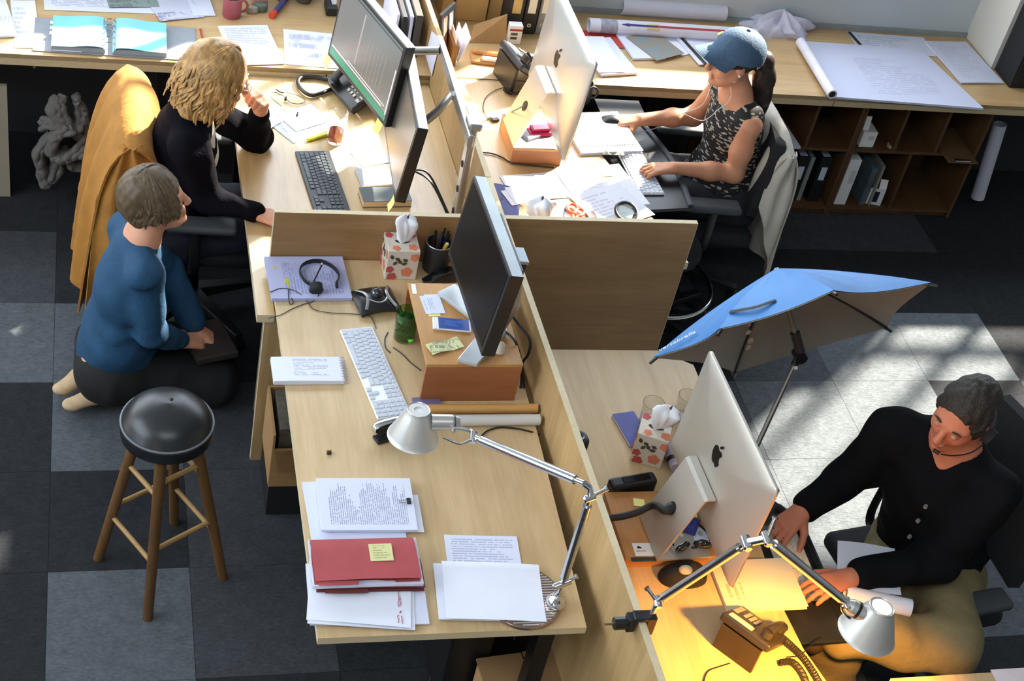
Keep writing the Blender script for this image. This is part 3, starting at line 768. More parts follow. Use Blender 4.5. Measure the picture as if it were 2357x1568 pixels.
# small things on the riser
GR = 'small things on the wooden riser'
zr = ZR+.0004
for i, (q, ml) in enumerate((([(968, 682), (1008, 680), (1019, 722), (978, 724)], 'white business card at the back of the little fan of cards'), ([(978, 679), (1014, 679), (1021, 722), (987, 724)], 'topmost white business card of the fan, with blue print'))):
    o, w, d, rz = rect_px(*q, zr); m1 = MB(); sheet(m1, Vector((0, 0, 0)), w, d, 0, 0, .0008, .0006, i)
    ob = m1.build('business_card', printed('card_print%d' % i, 'd7dcec', '8d9bc0', rows=8, flip=True, x0=.2, x1=.8, y0=.1, y1=.5, seed=i+.5, dens=.5), None, True, True); ob.location = (o.x, o.y, zr+.0012*i); ob.rotation_euler = (0, 0, rz); tag(ob, ml, 'card', 'business cards on the riser')
m1 = MB(); o, w, d, rz = rect_px((986, 724), (1013, 723), (1014, 727), (987, 728), zr); m1.box((o.x, o.y, zr+.0003), (w, .012, .0006), rz)
single('sticky_flag', m1, yellow, 'yellowish slip under the fan of business cards', 'note')
m1 = MB(); o, w, d, rz = rect_px((946, 654), (957, 655), (959, 677), (950, 677), zr); m1.rbox((o.x, o.y, zr+.0005), (w, d, .001), .0003, 1, rz)
single('sticker', m1, white, 'small white sticker on the back corner of the riser', 'sticker')
o, w, d, rz = rect_px((1005, 734), (1072, 741), (1074, 765), (1006, 760), zr)
t = thing('mobile_phone', 'blue mobile phone lying under the monitor edge', 'phone', (o.x, o.y, zr), rz)
m1 = MB(); m1.rbox((0, 0, .004), (.125, .058, .008), .003, 2); m1.build('body', white, t, local=True)
m1 = MB(); m1.box((.006, 0, .0083), (.100, .054, .0006)); m1.build('screen', printed('phone_blue', '3a569c', '6b86c2', rows=9, x0=.2, x1=.8, y0=.3, y1=.8, seed=8., dens=.5, rough=.2), t, local=True)
o, w, d, rz = rect_px((985, 796), (1050, 783), (1061, 797), (997, 815), zr+.002)
m1 = MB(TR(o.x, o.y, zr) @ RZ(rz)); m1.grid(lambda s, q: ((s-.5)*.115, (q-.5)*.05, .0012+.006*abs(math.sin(s*PI*1.3+.4))*(1+.2*q)), 14, 4, th=.0004)
single('banknote', m1, printed('banknote_print', 'd0cf9a', '49606a', rows=3, x0=.1, x1=.9, y0=.1, y1=.9, seed=4., dens=.5, blotch=.6), 'creased greenish banknote on the wooden riser', 'banknote', smooth=True)
c = at(1149, 812, zr); m1 = MB(TR(c.x, c.y, zr)); m1.lathe([(0, 0), (.015, .001), (.0185, .010), (.016, .020), (.013, .026), (.0145, .032), (.010, .040), (0, .043)], 18)
single('pebble', m1, mat('pale_stone', 'cfc2b0', .8, var=.08, scale=60, bump=.2), 'small pale pebble on the front corner of the riser', 'pebble', smooth=True, ang=80)
# ---- green glass
c = at(932, 778, .74)
t = thing('green_glass', 'green drinking glass in front of the open riser', 'glass', (c.x-.004, c.y, .7402))
greeng = mat('green_glass', 'a4d68c', .03, trans=.97, var=.05, ior=1.45)
m1 = MB(); m1.lathe([(0, 0), (.033, 0), (.036, .004), (.0395, .115), (.0375, .115), (.034, .010), (0, .008)], 28); m1.build('tumbler', greeng, t, True, True)
m1 = MB(); m1.lathe([(0, .0085), (.0335, .0105), (.0365, .085), (0, .085)], 28); m1.build('water', mat('green_water', '6aa65e', .03, trans=.95, var=.02, ior=1.33), t, True, True)
m1 = MB(); m1.tube(bez([at(905, 800, .742), at(925, 815, .742), at(945, 835, .742), at(968, 853, .742)], 6), .002, 6); m1.tube(bez([at(898, 812, .742), at(888, 800, .742), at(886, 780, .742), at(893, 765, .742)], 6), .002, 6)
single('usb_cable', m1, blackp, 'short black cable running from the keyboard under the riser', 'cable', smooth=True)
# ---- little bits
c = at(757, 1045, .74)
t = thing('usb_receiver', 'tiny dark usb receiver alone on the near left desk', 'usb stick', (c.x, c.y, .7402), .1)
m1 = MB(); m1.rbox((0, 0, .006), (.014, .012, .012), .002, 1); m1.build('body', mat('dark_brown_plastic', '2a211a', .4), t, local=True)
m1 = MB(); m1.box((0, .002, .0123), (.010, .005, .0008)); m1.build('contact', mat('gold', 'b0883c', .3, metal=1.), t, local=True)
o, w, d, rz = rect_px((988, 924), (1016, 922), (1026, 955), (996, 957), .741)
m1 = MB(); m1.rbox((o.x-.03, o.y+.01, .745), (.09, .07, .008), .001, 1, rz); single('booklet', m1, mat('purple_cover', '6c648c', .6), 'purple booklet half hidden behind the lamp shade', 'booklet')
# tubes lying against the riser
a = at(985, 941, .757); b = at(1236, 941, .757)
m1 = MB(); m1.cyl((a.x, (a.y+b.y)/2, .757), (b.x, (a.y+b.y)/2, .757), .0155, n=20); single('wooden_dowel', m1, wood('dowel_wood', 'b9874a', 'd3a35f', 'X', rough=.4), 'round wooden dowel lying in front of the riser', 'dowel', smooth=True)
a = at(935, 966, .758); b = at(1241, 966, .758)
t = thing('mailing_tube', 'white cardboard tube lying beside the wooden dowel', 'tube', ((a.x+b.x)/2, (a.y+b.y)/2, .7401))
yy = (a.y+b.y)/2-.004
m1 = MB(Matrix.Translation((a.x, yy, .7585)) @ RY(PI/2)); L_ = b.x-a.x
m1.lathe([(.0135, 0), (.018, 0), (.018, L_), (.0135, L_)], 24, close=True); m1.build('tube', mat('tube_white', 'c9c6c2', .6, var=.03), t, True)
# stapler
o, w, d, rz = rect_px((862, 985), (925, 968), (930, 1000), (865, 1016), .755)
t = thing('stapler', 'black and chrome stapler half under the lamp shade', 'stapler', (o.x, o.y, .7402), rz+.05)
m1 = MB(); m1.rbox((.02, -.012, .006), (.15, .038, .012), .004, 2); m1.build('base', blackp, t, local=True)
m1 = MB(); m1.rbox((.022, .006, .033), (.14, .028, .028), .008, 2); m1.build('arm', blackp, t, local=True)
m1 = MB(); m1.tube(bez([(-.05, .006, .02), (-.052, .006, .045), (-.02, .006, .054), (.05, .006, .052)], 5), .006, 8, flat=(2, .5)); m1.build('chrome_cap', chrome, t, True, True)
m1 = MB(); m1.box((-.03, -.014, .0135), (.03, .008, .003)); m1.build('anvil', chrome, t, local=True)
m1 = MB(); m1.tube(bez([at(1108, 1004, .745), at(1122, 992, .745), at(1150, 984, .745), at(1190, 987, .745), at(1222, 994, .744), at(1240, 1000, .70)], 6), .003, 6)
single('lamp_cable', m1, blackp, 'black lamp cable arching across the desk to the divider', 'cable', smooth=True)

# ---- articulated silver desk lamps
lampm = mat('lamp_shade_silver', 'c9c9c4', .42, metal=.55, var=.03)
rod_m = mat('polished_arm', 'cfd3d6', .2, metal=1., var=.03)
def arm(t_, a_, b_, r=.0115, sq=False):
    a_, b_ = Vector(a_), Vector(b_); d_ = (b_-a_).normalized()
    m_ = MB(); m_.cyl(a_+d_*.03, b_-d_*.03, r, n=16); o_ = m_.build('arm', rod_m, t_, True)
    m_ = MB(); m_.cyl(a_, a_+d_*.035, r*.62, n=10); m_.cyl(b_-d_*.035, b_, r*.62, n=10); m_.build('arm_ends', chrome, o_, True)
    # tension wire and the light groove under the arm
    s_ = d_.cross(Vector((0, 0, 1))); s_ = s_.normalized() if s_.length > .1 else Vector((0, 1, 0))
    m_ = MB(); m_.tube([a_+Vector((0, 0, .022)), b_+Vector((0, 0, .012))], .0007, 5); m_.build('tension_wire', mat('wire', '9a968c', .4, metal=.8), o_)
    return o_
def joint(t_, p, ax, r=.012, w_=.03):
    p, ax = Vector(p), Vector(ax).normalized()
    m_ = MB(); m_.cyl(p-ax*w_/2, p+ax*w_/2, r, n=14); m_.cyl(p-ax*(w_/2+.004), p-ax*w_/2, r*.7, r, 14); return m_.build('joint', chrome, t_, True)
def lamp_head(t_, apex, axis, side, hole=.42, R1=.074, R0=.033, H=.098, neck=None):
    """shade: apex ring -> flared mouth along axis; bulb socket on the side"""
    axis = Vector(axis).normalized(); q = axis.to_track_quat('Z', 'Y').to_matrix().to_4x4(); T = TR(apex) @ q
    m_ = MB(T); pr_ = [(R0*hole, -.001), (R0*.97, -.001), (R0, .004)]+[(R0+(R1-R0)*s_**.92, .004+(H-.004)*s_) for s_ in np.linspace(.1, 1, 8)]
    inn = [(r_-.0022, z_) for r_, z_ in pr_[::-1][:-2]]+[(R0*hole, .003)]
    m_.lathe(pr_+[(R1+.0016, H+.001), (R1-.002, H+.001)]+inn, 40, close=True); sh = m_.build('shade', lampm, t_, True, ang=60)
    m_ = MB(T); m_.lathe([(R0*.98, -.003), (R0*1.03, -.001), (R0*1.0, .002), (R0*.9, -.0005)], 32, close=True); m_.build('top_ring', alus, sh, True)
    return sh, T
base_c = at(1204, 1374, .75); 
t = thing('desk_lamp', 'silver articulated desk lamp with round base on the near left desk', 'lamp', (base_c.x, base_c.y, .7402))
m1 = MB(TR(base_c.x, base_c.y, .7402)); m1.lathe([(0, 0), (.110, 0), (.114, .003), (.114, .009), (.111, .013), (.02, .0135), (0, .0135)], 56); m1.build('base', mat('base_polished', 'b09a90', .22, metal=.9, var=.1), t, True)
m1 = MB()
for i in range(-11, 12):
    y = i*.0094; hw = math.sqrt(max(.106**2-y*y, 0))
    if hw > .01: m1.box((base_c.x, base_c.y+y, .7540), (2*hw, .0042, .0012))
m1.build('base_reflection', mat('stripe_reflection', 'd9cfc8', .3, metal=.6), t)  # pale stripes paint the reflection of a window blind on the base
pb = at(1279, 1388, .757); m1 = MB(TR(pb.x, pb.y, .7545)); m1.lathe([(0, 0), (.026, 0), (.030, .006), (.029, .016), (.020, .026), (.010, .034), (.006, .052), (0, .052)], 24); m1.build('pivot', chrome, t, True)
A_ = Vector((pb.x+.004, pb.y+.004, .835)); zB = hgt(A_, 1361, 1148); B_ = Vector((A_.x+.002, A_.y, zB))
m1 = MB(); m1.cyl((pb.x, pb.y, .80), A_, .006, n=10); m1.build('stem', chrome, t, True)
arm(t, A_, B_, .0125); joint(t, A_, (1, .2, .3), .011, .05); joint(t, B_, (1, .2, .25), .011, .03)
m1 = MB(); m1.cyl(B_, B_+Vector((.045, .018, .012)), .006, .0055, 10); m1.cyl(B_+Vector((.045, .018, .012)), B_+Vector((.050, .02, .0135)), .008, n=10); m1.build('tension_knob', chrome, t, True)
m1 = MB(); m1.cyl(A_, A_+Vector((.040, .014, .01)), .006, .0055, 10); m1.cyl(A_+Vector((.040, .014, .01)), A_+Vector((.045, .016, .0115)), .008, n=10); m1.build('tension_knob', chrome, t, True)
B2 = B_+Vector((-.02, .02, .035)); m1 = MB(); m1.tube(bez([B_, B_+Vector((-.002, .012, .022)), B2], 5), .0095, 10); m1.build('elbow', chrome, t, True)
C_ = alen(1090, 1006, B2, .40)
if abs(C_.z-B2.z) > .2: C_ = alen(1090, 1006, B2, .40, True)
arm(t, B2, C_, .013); joint(t, C_, (.2, 1, .3), .011, .03)
d_ = (C_-B2).normalized(); neck = C_+Vector((-.055, .02, -.002))
m1 = MB(); m1.tube(bez([C_, C_+Vector((-.02, -.012, -.006)), C_+Vector((-.045, -.016, -.010)), neck+Vector((-.03, -.012, -.006))], 6), .0035, 8); m1.tube(bez([C_, C_+Vector((-.008, .018, .006)), neck+Vector((.008, .012, .004)), neck], 6), .006, 8); m1.build('fork', chrome, t, True)
sk0 = at(1040, 972, neck.z-.002); sk1 = at(992, 972, neck.z-.004)
m1 = MB(); m1.cyl(sk0, sk1, .0225, .0235, 24); m1.cyl(sk0+(sk0-sk1).normalized()*.022, sk0, .017, .0225, 24); m1.build('socket', alus, t, True)
m1 = MB(); e0 = sk0+(sk0-sk1)*.1; m1.cyl(e0, e0+(sk0-sk1)*.03, .0235, n=24); m1.build('socket_ring', blackp, t, True)
ap = at(964, 944, sk1.z+.028)
sh, T = lamp_head(t, ap, (-.03, -.06, -1), None)
m1 = MB(T); m1.lathe([(0, .002), (.014, .002), (.014, .02), (.03, .045), (.03, .06), (0, .075)], 20); m1.build('bulb', mat('frosted_bulb', 'dfe0de', .5), t, True)
m1 = MB(T); m1.cyl((.02, -.045, .095), (.018, -.05, .125), .0022, n=8); m1.build('guide_pin', mat('pale_pin', 'cfc6b0', .5), t, True)

# ---- under the near desk: carton with books, box, cables
bx0 = at(611, 1186, 0.)
t = thing('carton', 'worn open carton with folders and a blue book under the near left desk', 'box', (bx0.x+.16, bx0.y+.13, 0))
X0, Y0 = bx0.x, bx0.y
m1 = MB(); m1.bb((X0, Y0, .004), (X0+.33, Y0+.24, .15)); m1.build('black_base', mat('dark_crate', '17181b', .7), t)
m1 = MB()
for lo, hi in (((X0-.004, Y0-.004, .15), (X0+.004, Y0+.24, .40)), ((X0+.326, Y0-.004, .15), (X0+.334, Y0+.24, .40)), ((X0+.004, Y0-.004, .15), (X0+.326, Y0+.004, .33)), ((X0+.004, Y0+.232, .15), (X0+.326, Y0+.24, .40)), ((X0, Y0, .15), (X0+.33, Y0+.24, .156))): m1.bb(lo, hi)
m1.build('walls', kraft, t)
m1 = MB(); m1.add([(X0+.004, Y0-.002, .33), (X0+.326, Y0-.002, .33), (X0+.32, Y0-.03, .25), (X0+.02, Y0-.03, .25)], [(0, 1, 2, 3), (3, 2, 1, 0)]); m1.build('flap', kraft, t)
m1 = MB(); m1.bb((X0+.02, Y0+.02, .157), (X0+.09, Y0+.21, .405)); m1.build('folders', mat('worn_folder', '5d564a', .9, var=.3, scale=40), t)
m1 = MB(); m1.bb((X0+.10, Y0+.05, .157), (X0+.125, Y0+.22, .43)); m1.bb((X0+.135, Y0+.03, .157), (X0+.18, Y0+.2, .40)); m1.build('papers', paperb, t)
m1 = MB(); m1.box((X0+.17, Y0+.15, .44), (.14, .19, .02)); m1.build('blue_book', mat('book_blue', '2c447c', .5), t)
c = at(1230, 1600, .25)
t = thing('carton', 'brown carton on the floor under the front edge of the near left desk', 'box', (c.x, c.y, 0), .1)
m1 = MB(); m1.box((0, 0, .13), (.30, .26, .26)); m1.build('body', kraft, t, local=True)
m1 = MB(); m1.box((-.075, .02, .265), (.148, .26, .005)); m1.box((.078, .02, .268), (.148, .26, .005)); m1.build('lid_flap', mat('kraft_dark', '8a6a45', .85), t, local=True)
m1 = MB(); m1.box((.06, -.04, .275), (.12, .09, .006)); m1.build('label', printed('parcel_label', 'b9b2b0', '2e2a2a', rows=6, seed=3.7, dens=.7, duty=.6), t, local=True)
for lb, pts, r_, m_ in (('white cable hanging down behind the near left desk', [(1190, 1440), (1180, 1490), (1170, 1530), (1168, 1570)], .004, white), ('left one of two black cables hanging behind the near left desk', [(1200, 1440), (1205, 1490), (1212, 1520), (1218, 1560)], .004, blackp), ('right one of two black cables hanging behind the near left desk', [(1236, 1440), (1242, 1490), (1248, 1520), (1254, 1560)], .004, blackp)):
    m1 = MB(); P_ = []
    for i, (x, y) in enumerate(pts): P_.append(atx(x, y, 1.405))
    m1.tube(bez(P_, 5), r_, 6); single('hanging_cable', m1, m_, lb, 'cable', 'cables behind the near left desk', True)
m1 = MB(); m1.tube(bez([at(1040, 1485, .02), at(1010, 1500, .02), at(1005, 1530, .02), at(990, 1568, .02), at(980, 1610, .02)], 6), .007, 8); m1.tube(bez([at(1010, 1500, .02), at(1030, 1510, .03), at(1050, 1495, .02)], 5), .006, 8)
single('power_cable', m1, blackp, 'thick black power cable on the carpet under the near left desk', 'cable', smooth=True)
# black pedestal under the desk edge and a chair caster
c = at(1090, 1520, .3)
m1 = MB(); m1.rbox((c.x, c.y+.25, .28), (.14, .42, .56), .01, 2); single('computer_tower', m1, mat('tower_black', '131416', .45), 'black computer tower standing under the near left desk', 'computer')

# ================================================================== desk with the twin monitors
def xl(px, z): return at(px[0], px[1], z)
screen_lit, nt, b_ = _new('lit_screen_with_reflection')
tc = ND(nt, 'ShaderNodeTexCoord'); sp = ND(nt, 'ShaderNodeSeparateXYZ', i_0=tc.outputs['Object'])
M['lit_screen_with_reflection'] = screen_lit
nzx = ND(nt, 'ShaderNodeTexNoise', i_Vector=tc.outputs['Object'], i_Scale=3.0)
nt.links.new(MIX(nt, nzx.outputs[0], lin('4d5250'), lin('6b6864')), b_.inputs['Base Color'])
b_.inputs['Roughness'].default_value = .28
b_.inputs['Emission Color'].default_value = (*lin('7d7a78'), 1); b_.inputs['Emission Strength'].default_value = .4  # grey reflection on the glass is put into base and glow colour
def monitor(label, ctr, yaw, tilt, w, h, lit):
    X = screen_frame(ctr, math.radians(yaw), math.radians(tilt))
    t_ = thing('monitor', label, 'monitor', (X @ Vector((0, -h/2, -.02))), group='twin monitors on the arm')
    m_ = MB(X); m_.rbox((0, 0, -.020), (w, h, .040), .003, 2); m_.build('housing', blackp, t_)
    m_ = MB(X); m_.box((0, h/2+.0004, -.022), (w*.99, .0014, .034)); m_.build('top_skylit', mat('skylit_edge', 'aeb8bd', .35, metal=.3), t_)  # same pale strip: skylight on the top edge put into colour
    m_ = MB(X); m_.box((0, .002, .0006), (w*.945, h*.90, .0012)); sc_ = m_.build('screen', screen_lit if lit else mat('screen_reflecting', '4c4b47', .3, var=.1, scale=4, spec=.6), t_)
    m_ = MB(X); m_.rbox((0, 0, -.05), (w*.62, h*.62, .025), .008, 2); m_.build('rear_bulge', blackp, t_)
    if lit:
        def em(n_, c_, e_): return mat(n_, c_, .4, emit=c_, es=e_)
        m_ = MB(X); m_.box((0, -h*.405, .0016), (w*.945, h*.085, .0006)); m_.build('green_bar', em('screen_green', '1f7a5c', .4), sc_)
        m_ = MB(X); m_.box((-.02, -h*.335, .0016), (w*.84, .004, .0006)); m_.build('ribbon_line', em('screen_white', 'd8cfd2', .7), sc_)
        m_ = MB(X); m_.box((.06, -h*.30, .0016), (w*.62, .003, .0006)); m_.build('ribbon_line', em('screen_white', 'd8cfd2', .7), sc_)
        m_ = MB(X); m_.box((w*.455, -h*.10, .0016), (.006, h*.56, .0006)); m_.build('side_column', em('screen_white', 'd8cfd2', .7), sc_)
        for k_, x_ in enumerate((-.05, .02, .05, .08, .105, .13, .16)):
            m_ = MB(X); R = random.Random(k_); L_ = h*(.62 if k_ == 0 else .5)
            m_.box((x_, .0+(.02 if k_ == 0 else -.02), .0014), (.012 if k_ == 0 else .003, L_, .0006)); m_.build('data_column', em('screen_pale', '8c8684', .35), sc_)
        m_ = MB(X); m_.box((0, h*.425, .0016), (w*.945, .006, .0006)); m_.build('title_bar', em('screen_top', '31403f', .3), sc_)
    return t_, X
mA, XA = monitor('rear monitor showing a spreadsheet with a green bar', (1.02, 5.046, 1.07), -72.3, 6.3, .53, .342, True)
mB_, XB = monitor('dark monitor seen almost edge-on in front of the divider', (1.112, 4.68, .981), -93.2, 6.5, .505, .326, False)
# sticky notes hanging from the monitor edges
def note_on(Xm, w, h, x_, lb):
    m_ = MB(Xm @ TR(x_, -h/2, .001)); m_.grid(lambda s, q: ((s-.5)*.045, .004-q*.048, .001+.012*q*q), 3, 5, th=.0004)
    return single('sticky_note', m_, yellow, lb, 'note', 'sticky notes on the monitors', True)
note_on(XA, .53, .342, -.245, 'yellow sticky note hanging from the lower left corner of the spreadsheet monitor')
note_on(XA, .53, .342, .225, 'yellow sticky note between the two rear monitors')
note_on(XB, .505, .326, .235, 'yellow sticky note below the near edge of the dark monitor')
# double monitor arm standing at the divider
t = thing('dual_monitor_mount', 'aluminium monitor arm with slotted rail behind the twin monitors', 'monitor mount', (1.30, 4.66, ZB+.0005))
m1 = MB(); m1.rbox((1.315, 4.45, ZB+.008), (.10, .12, .014), .004, 2); m1.build('clamp_foot', alu, t)
b0, b1 = at(985, 488, ZB+.03), at(1000, 290, 1.16)
m1 = MB(); m1.rbox((1.318, 4.44, (ZB+1.16)/2), (.026, .055, 1.16-ZB-.014), .006, 2); po = m1.build('post', alu, t)
for z in (.78, .88, .99): 
    m1 = MB(TR(1.304, 4.44, z) @ RY(-PI/2)); m1.lathe([(0, 0), (.013, 0), (.013, .0015), (0, .0015)], 16); m1.build('slot', mat('slot_shadow', '2a2522', .8), po, True)
m1 = MB(); m1.rbox((1.318, 4.44, 1.165), (.05, .075, .03), .008, 2); m1.build('post_cap', alu, t)
m1 = MB(); m1.rbox((1.30, 4.68, 1.13), (.022, .62, .05), .006, 2); m1.build('crossbar', alu, t)
for y_, Xm in ((4.68, XB), (4.98, XA)):
    q = Xm @ Vector((0, 0, -.062)); m1 = MB(); m1.tube(bez([(1.29, y_, 1.13), ((1.29+q.x)/2+.01, (y_+q.y)/2, (1.13+q.z)/2), q], 5), .016, 10); m1.build('bracket', alu, t, True)
for i, dy in enumerate((0, .05)):
    m1 = MB(); m1.tube(bez([XB @ Vector((.12, -.10, -.06)), (1.22, 4.50+dy, .86), (1.30, 4.42+dy, .74), (1.33, 4.36+dy, .705)], 6), .004, 6)
    single('monitor_cable', m1, blackp, ('upper' if i else 'lower')+' black cable running from the dark monitor down to the desk', 'cable', 'monitor cables', True)
# desk phone behind the monitors with looped handset cord
c = at(826, 245, ZB)
def desk_phone(label, T, zb, body_m, screen=True, hs=True, cordp=None, grp='desk phones'):
    t_ = thing('desk_phone', label, 'telephone', (T.translation.x, T.translation.y, zb), T.to_euler().z, group=grp)
    sl = .56; S0 = TR(0, -.10, .004) @ RX(sl); S = S0 @ TR(0, 0, .034)
    m_ = MB(S0); m_.rbox((0, .11, .018), (.21, .23, .033), .008, 2); m_.build('body', body_m, t_, local=True)
    m_ = MB(); m_.add([(-.085, .085, .0), (.085, .085, .0), (.085, .075, .112), (-.085, .075, .112), (-.085, .10, .0), (.085, .10, .0), (.085, .09, .118), (-.085, .09, .118)], [(3, 2, 1, 0), (4, 5, 6, 7), (0, 1, 5, 4), (1, 2, 6, 5), (2, 3, 7, 6), (3, 0, 4, 7)]); m_.build('stand', body_m, t_, local=True)
    m_ = MB(S); m_.box((.035, .19, .002), (.10, .045, .004)); m_.build('display', mat('phone_display', 'cfd0c4', .25), t_, local=True)
    for r_ in range(4):
        for k_ in range(3):
            m_ = MB(S); m_.rbox((.005+k_*.022, .045+r_*.022, .003), (.015, .013, .005), .0015, 1); m_.build('button', mat('phone_button', '9a958c', .5), t_, local=True)
    for r_ in range(5):
        m_ = MB(S); m_.rbox((.085, .04+r_*.022, .003), (.022, .012, .004), .001, 1); m_.build('button', mat('phone_button', '9a958c', .5), t_, local=True)
    if hs:
        m_ = MB(S); m_.tube(bez([(-.066, .02, .030), (-.066, .05, .040), (-.066, .11, .044), (-.066, .17, .040), (-.066, .20, .030)], 5), [.022, .02, .0185, .0175, .017, .0165, .0165, .0165, .0165, .0165, .0165, .0165, .0165, .0165, .017, .0175, .018, .0185, .02, .021, .022][:21], 12, flat=(1.1, .8))
        h_ = m_.build('handset', body_m, t_, True, True)
        for y_ in (.022, .198):
            m_ = MB(S); m_.cyl((-.066, y_, .034), (-.066, y_, .008), .023, .021, 16); m_.build('ear_piece', body_m, h_, True, True)
    return t_
def coil(pts, R=.006, r=.002, turns=40):
    P_ = bez(pts, 24); out = []; n_ = len(P_)
    for i, p in enumerate(P_):
        t_ = (P_[min(i+1, n_-1)]-P_[max(i-1, 0)]).normalized(); x_ = t_.orthogonal().normalized(); 
        ref = Vector((0, 0, 1)); x_ = (ref-t_*ref.dot(t_)); x_ = x_.normalized() if x_.length > .1 else t_.orthogonal().normalized(); y_ = t_.cross(x_)
        for k_ in range(4):
            q = p.lerp(P_[min(i+1, n_-1)], k_/4); a_ = 2*PI*turns*(i+k_/4)/n_
            out.append(q+x_*math.cos(a_)*R+y_*math.sin(a_)*R)
    return MB().tube(out, r, 5)
phone_m = mat('phone_black', '1c1d1f', .35, var=.06)
ph = desk_phone('black desk phone tucked behind the spreadsheet monitor', TR(c.x+.03, c.y+.06, ZB+.0005) @ RZ(-1.2), ZB+.0005, phone_m)
m1 = MB(); m1.tube(bez([at(*p, ZB+.012) for p in ((800, 215), (775, 203), (735, 216), (715, 219), (696, 208), (686, 190), (694, 178), (720, 177), (755, 183), (790, 193), (806, 200))], 8), .0085, 10)
m1.build('handset_cord', blackp, ph, True)
# glass of red drink
c = at(771, 326, ZB)
t = thing('drinking_glass', 'clear tumbler a third full of red drink beside the highlighter', 'glass', (c.x, c.y, ZB+.0004))
glassm = mat('clear_glass', 'f8fafa', .02, trans=.98, var=0, ior=1.48)
m1 = MB(); m1.lathe([(0, 0), (.0285, 0), (.031, .004), (.0345, .06), (.0395, .135), (.0382, .135), (.0332, .06), (.0298, .014), (0, .012)], 32); m1.build('tumbler', glassm, t, True, True)
m1 = MB(); m1.lathe([(0, .0125), (.0292, .0145), (.0322, .052), (0, .052)], 32); m1.build('drink', mat('red_drink', 'b4472f', .05, trans=.6, var=.02, ior=1.33, emit=None), t, True, True)
a, b = at(708, 322, ZB+.008), at(754, 309, ZB+.008); a2 = a+(b-a)*.3
t = thing('highlighter', 'yellow green highlighter pen lying next to the glass', 'highlighter', ((a.x+b.x)/2, (a.y+b.y)/2, ZB+.0004))
m1 = MB(); m1.cyl(a2, b, .0078, n=12); m1.build('barrel', mat('highlighter_barrel', 'b9c22e', .4), t, True)
m1 = MB(); m1.cyl(a, a2, .0082, .0085, 12); m1.build('cap', mat('highlighter_cap', 'd3d82f', .4), t, True)
# papers, notebooks, earbuds
GB = 'papers on the twin-monitor desk'
def quad(name, label, q, z, m_, th=.0008, cat='paper', grp=GB, bow=.002, seed=0):
    o, w, d, rz = rect_px(*q, z); mb = MB(); sheet(mb, Vector((0, 0, 0)), w, d, 0, 0, th, bow, seed)
    ob = mb.build(name, m_, None, True, True); ob.location = (o.x, o.y, z); ob.rotation_euler = (0, 0, rz); FR[ob.name] = TR(o.x, o.y, z) @ RZ(rz)
    return tag(ob, label, cat, grp)
def block(name, label, q, z0, th, cov_m, page_m, cat='book', grp=None, hinge=None):
    """bound block: cover board(s) and pages"""
    o, w, d, rz = rect_px(*q, z0+th); t_ = thing(name, label, cat, (o.x, o.y, z0), rz, grp)
    m_ = MB(); m_.rbox((0, 0, th/2), (w*.985, d*.975, th*.8), .001, 1); m_.build('page_block', page_m, t_, local=True)
    m_ = MB(); m_.rbox((0, 0, th-.0008), (w, d, .0016), .0005, 1); m_.build('cover', cov_m, t_, local=True)
    m_ = MB(); m_.rbox((0, 0, .0009), (w, d, .0016), .0005, 1); m_.build('back_cover', cov_m, t_, local=True)
    return t_
quad('map_sheet', 'printed map sheet lowest under the earbuds and note paper', [(610, 275), (690, 250), (785, 290), (672, 332)], ZB+.0006, printed('desk_map', 'd5d9ea', '8b93b8', rows=12, x0=.1, x1=.9, y0=.1, y1=.9, seed=1.7, dens=.3, blotch=.3), seed=21)
quad('note_paper', 'white note paper with an earbud resting on it', [(640, 262), (715, 240), (762, 278), (678, 305)], ZB+.004, paper, seed=22)
quad('note_paper', 'pale sheet nearest the folded arm of the seated person', [(560, 285), (640, 255), (665, 262), (600, 320)], ZB+.0025, paperb, seed=23)
block('notebook', 'closed white notebook near the elbow of the seated person', [(600, 250), (634, 232), (647, 250), (612, 268)], ZB+.0045, .010, white, paper, 'notebook')
quad('sketch_sheet', 'sheet with a faint sketch beside the dark monitor', [(806, 350), (880, 340), (900, 372), (835, 388)], ZB+.0006, text3, seed=24)
block('notebook', 'open pale notebook lying beneath the dark monitor', [(818, 388), (895, 384), (905, 424), (832, 427)], ZB+.0006, .008, mat('grey_cover', 'b9bcc0', .6), paper, 'notebook')
block('hardback_book', 'thick book with slate grey cover under the near end of the dark monitor', [(829, 431), (940, 429), (946, 462), (833, 464)], ZB+.0006, .030, mat('slate_cover', '5f686c', .5, var=.05), mat('aged_pages', 'cbb48c', .8, var=.08, scale=200, stretch=(.1, .1, 6)))
t = thing('earbuds', 'black wired earbuds tangled on the note paper', 'earbuds', at(660, 240, ZB+.006))
m1 = MB(); m1.tube(bez([at(*p, ZB+.008) for p in ((623, 214), (640, 212), (665, 214), (690, 222), (703, 232), (690, 239), (668, 236), (655, 223), (640, 215))], 6), .0013, 5); m1.tube(bez([at(*p, ZB+.008) for p in ((622, 222), (632, 232), (648, 245), (662, 262), (676, 266))], 6), .0013, 5); m1.build('wire', cable_m, t, True)
for (x, y) in ((657, 229), (684, 265)):
    m1 = MB(); p = at(x, y, ZB+.010); m1.ell(p, (.006, .006, .006), 10, 8); m1.cyl(p, p+Vector((.003, .008, .009)), .0035, .003, 8); m1.build('earbud', blackp, t, True)
m1 = MB(); m1.tube([at(636, 206, ZB+.006), at(643, 211, ZB+.007), at(652, 214, ZB+.006)], .0028, 8); m1.build('plug', blackp, t, True)
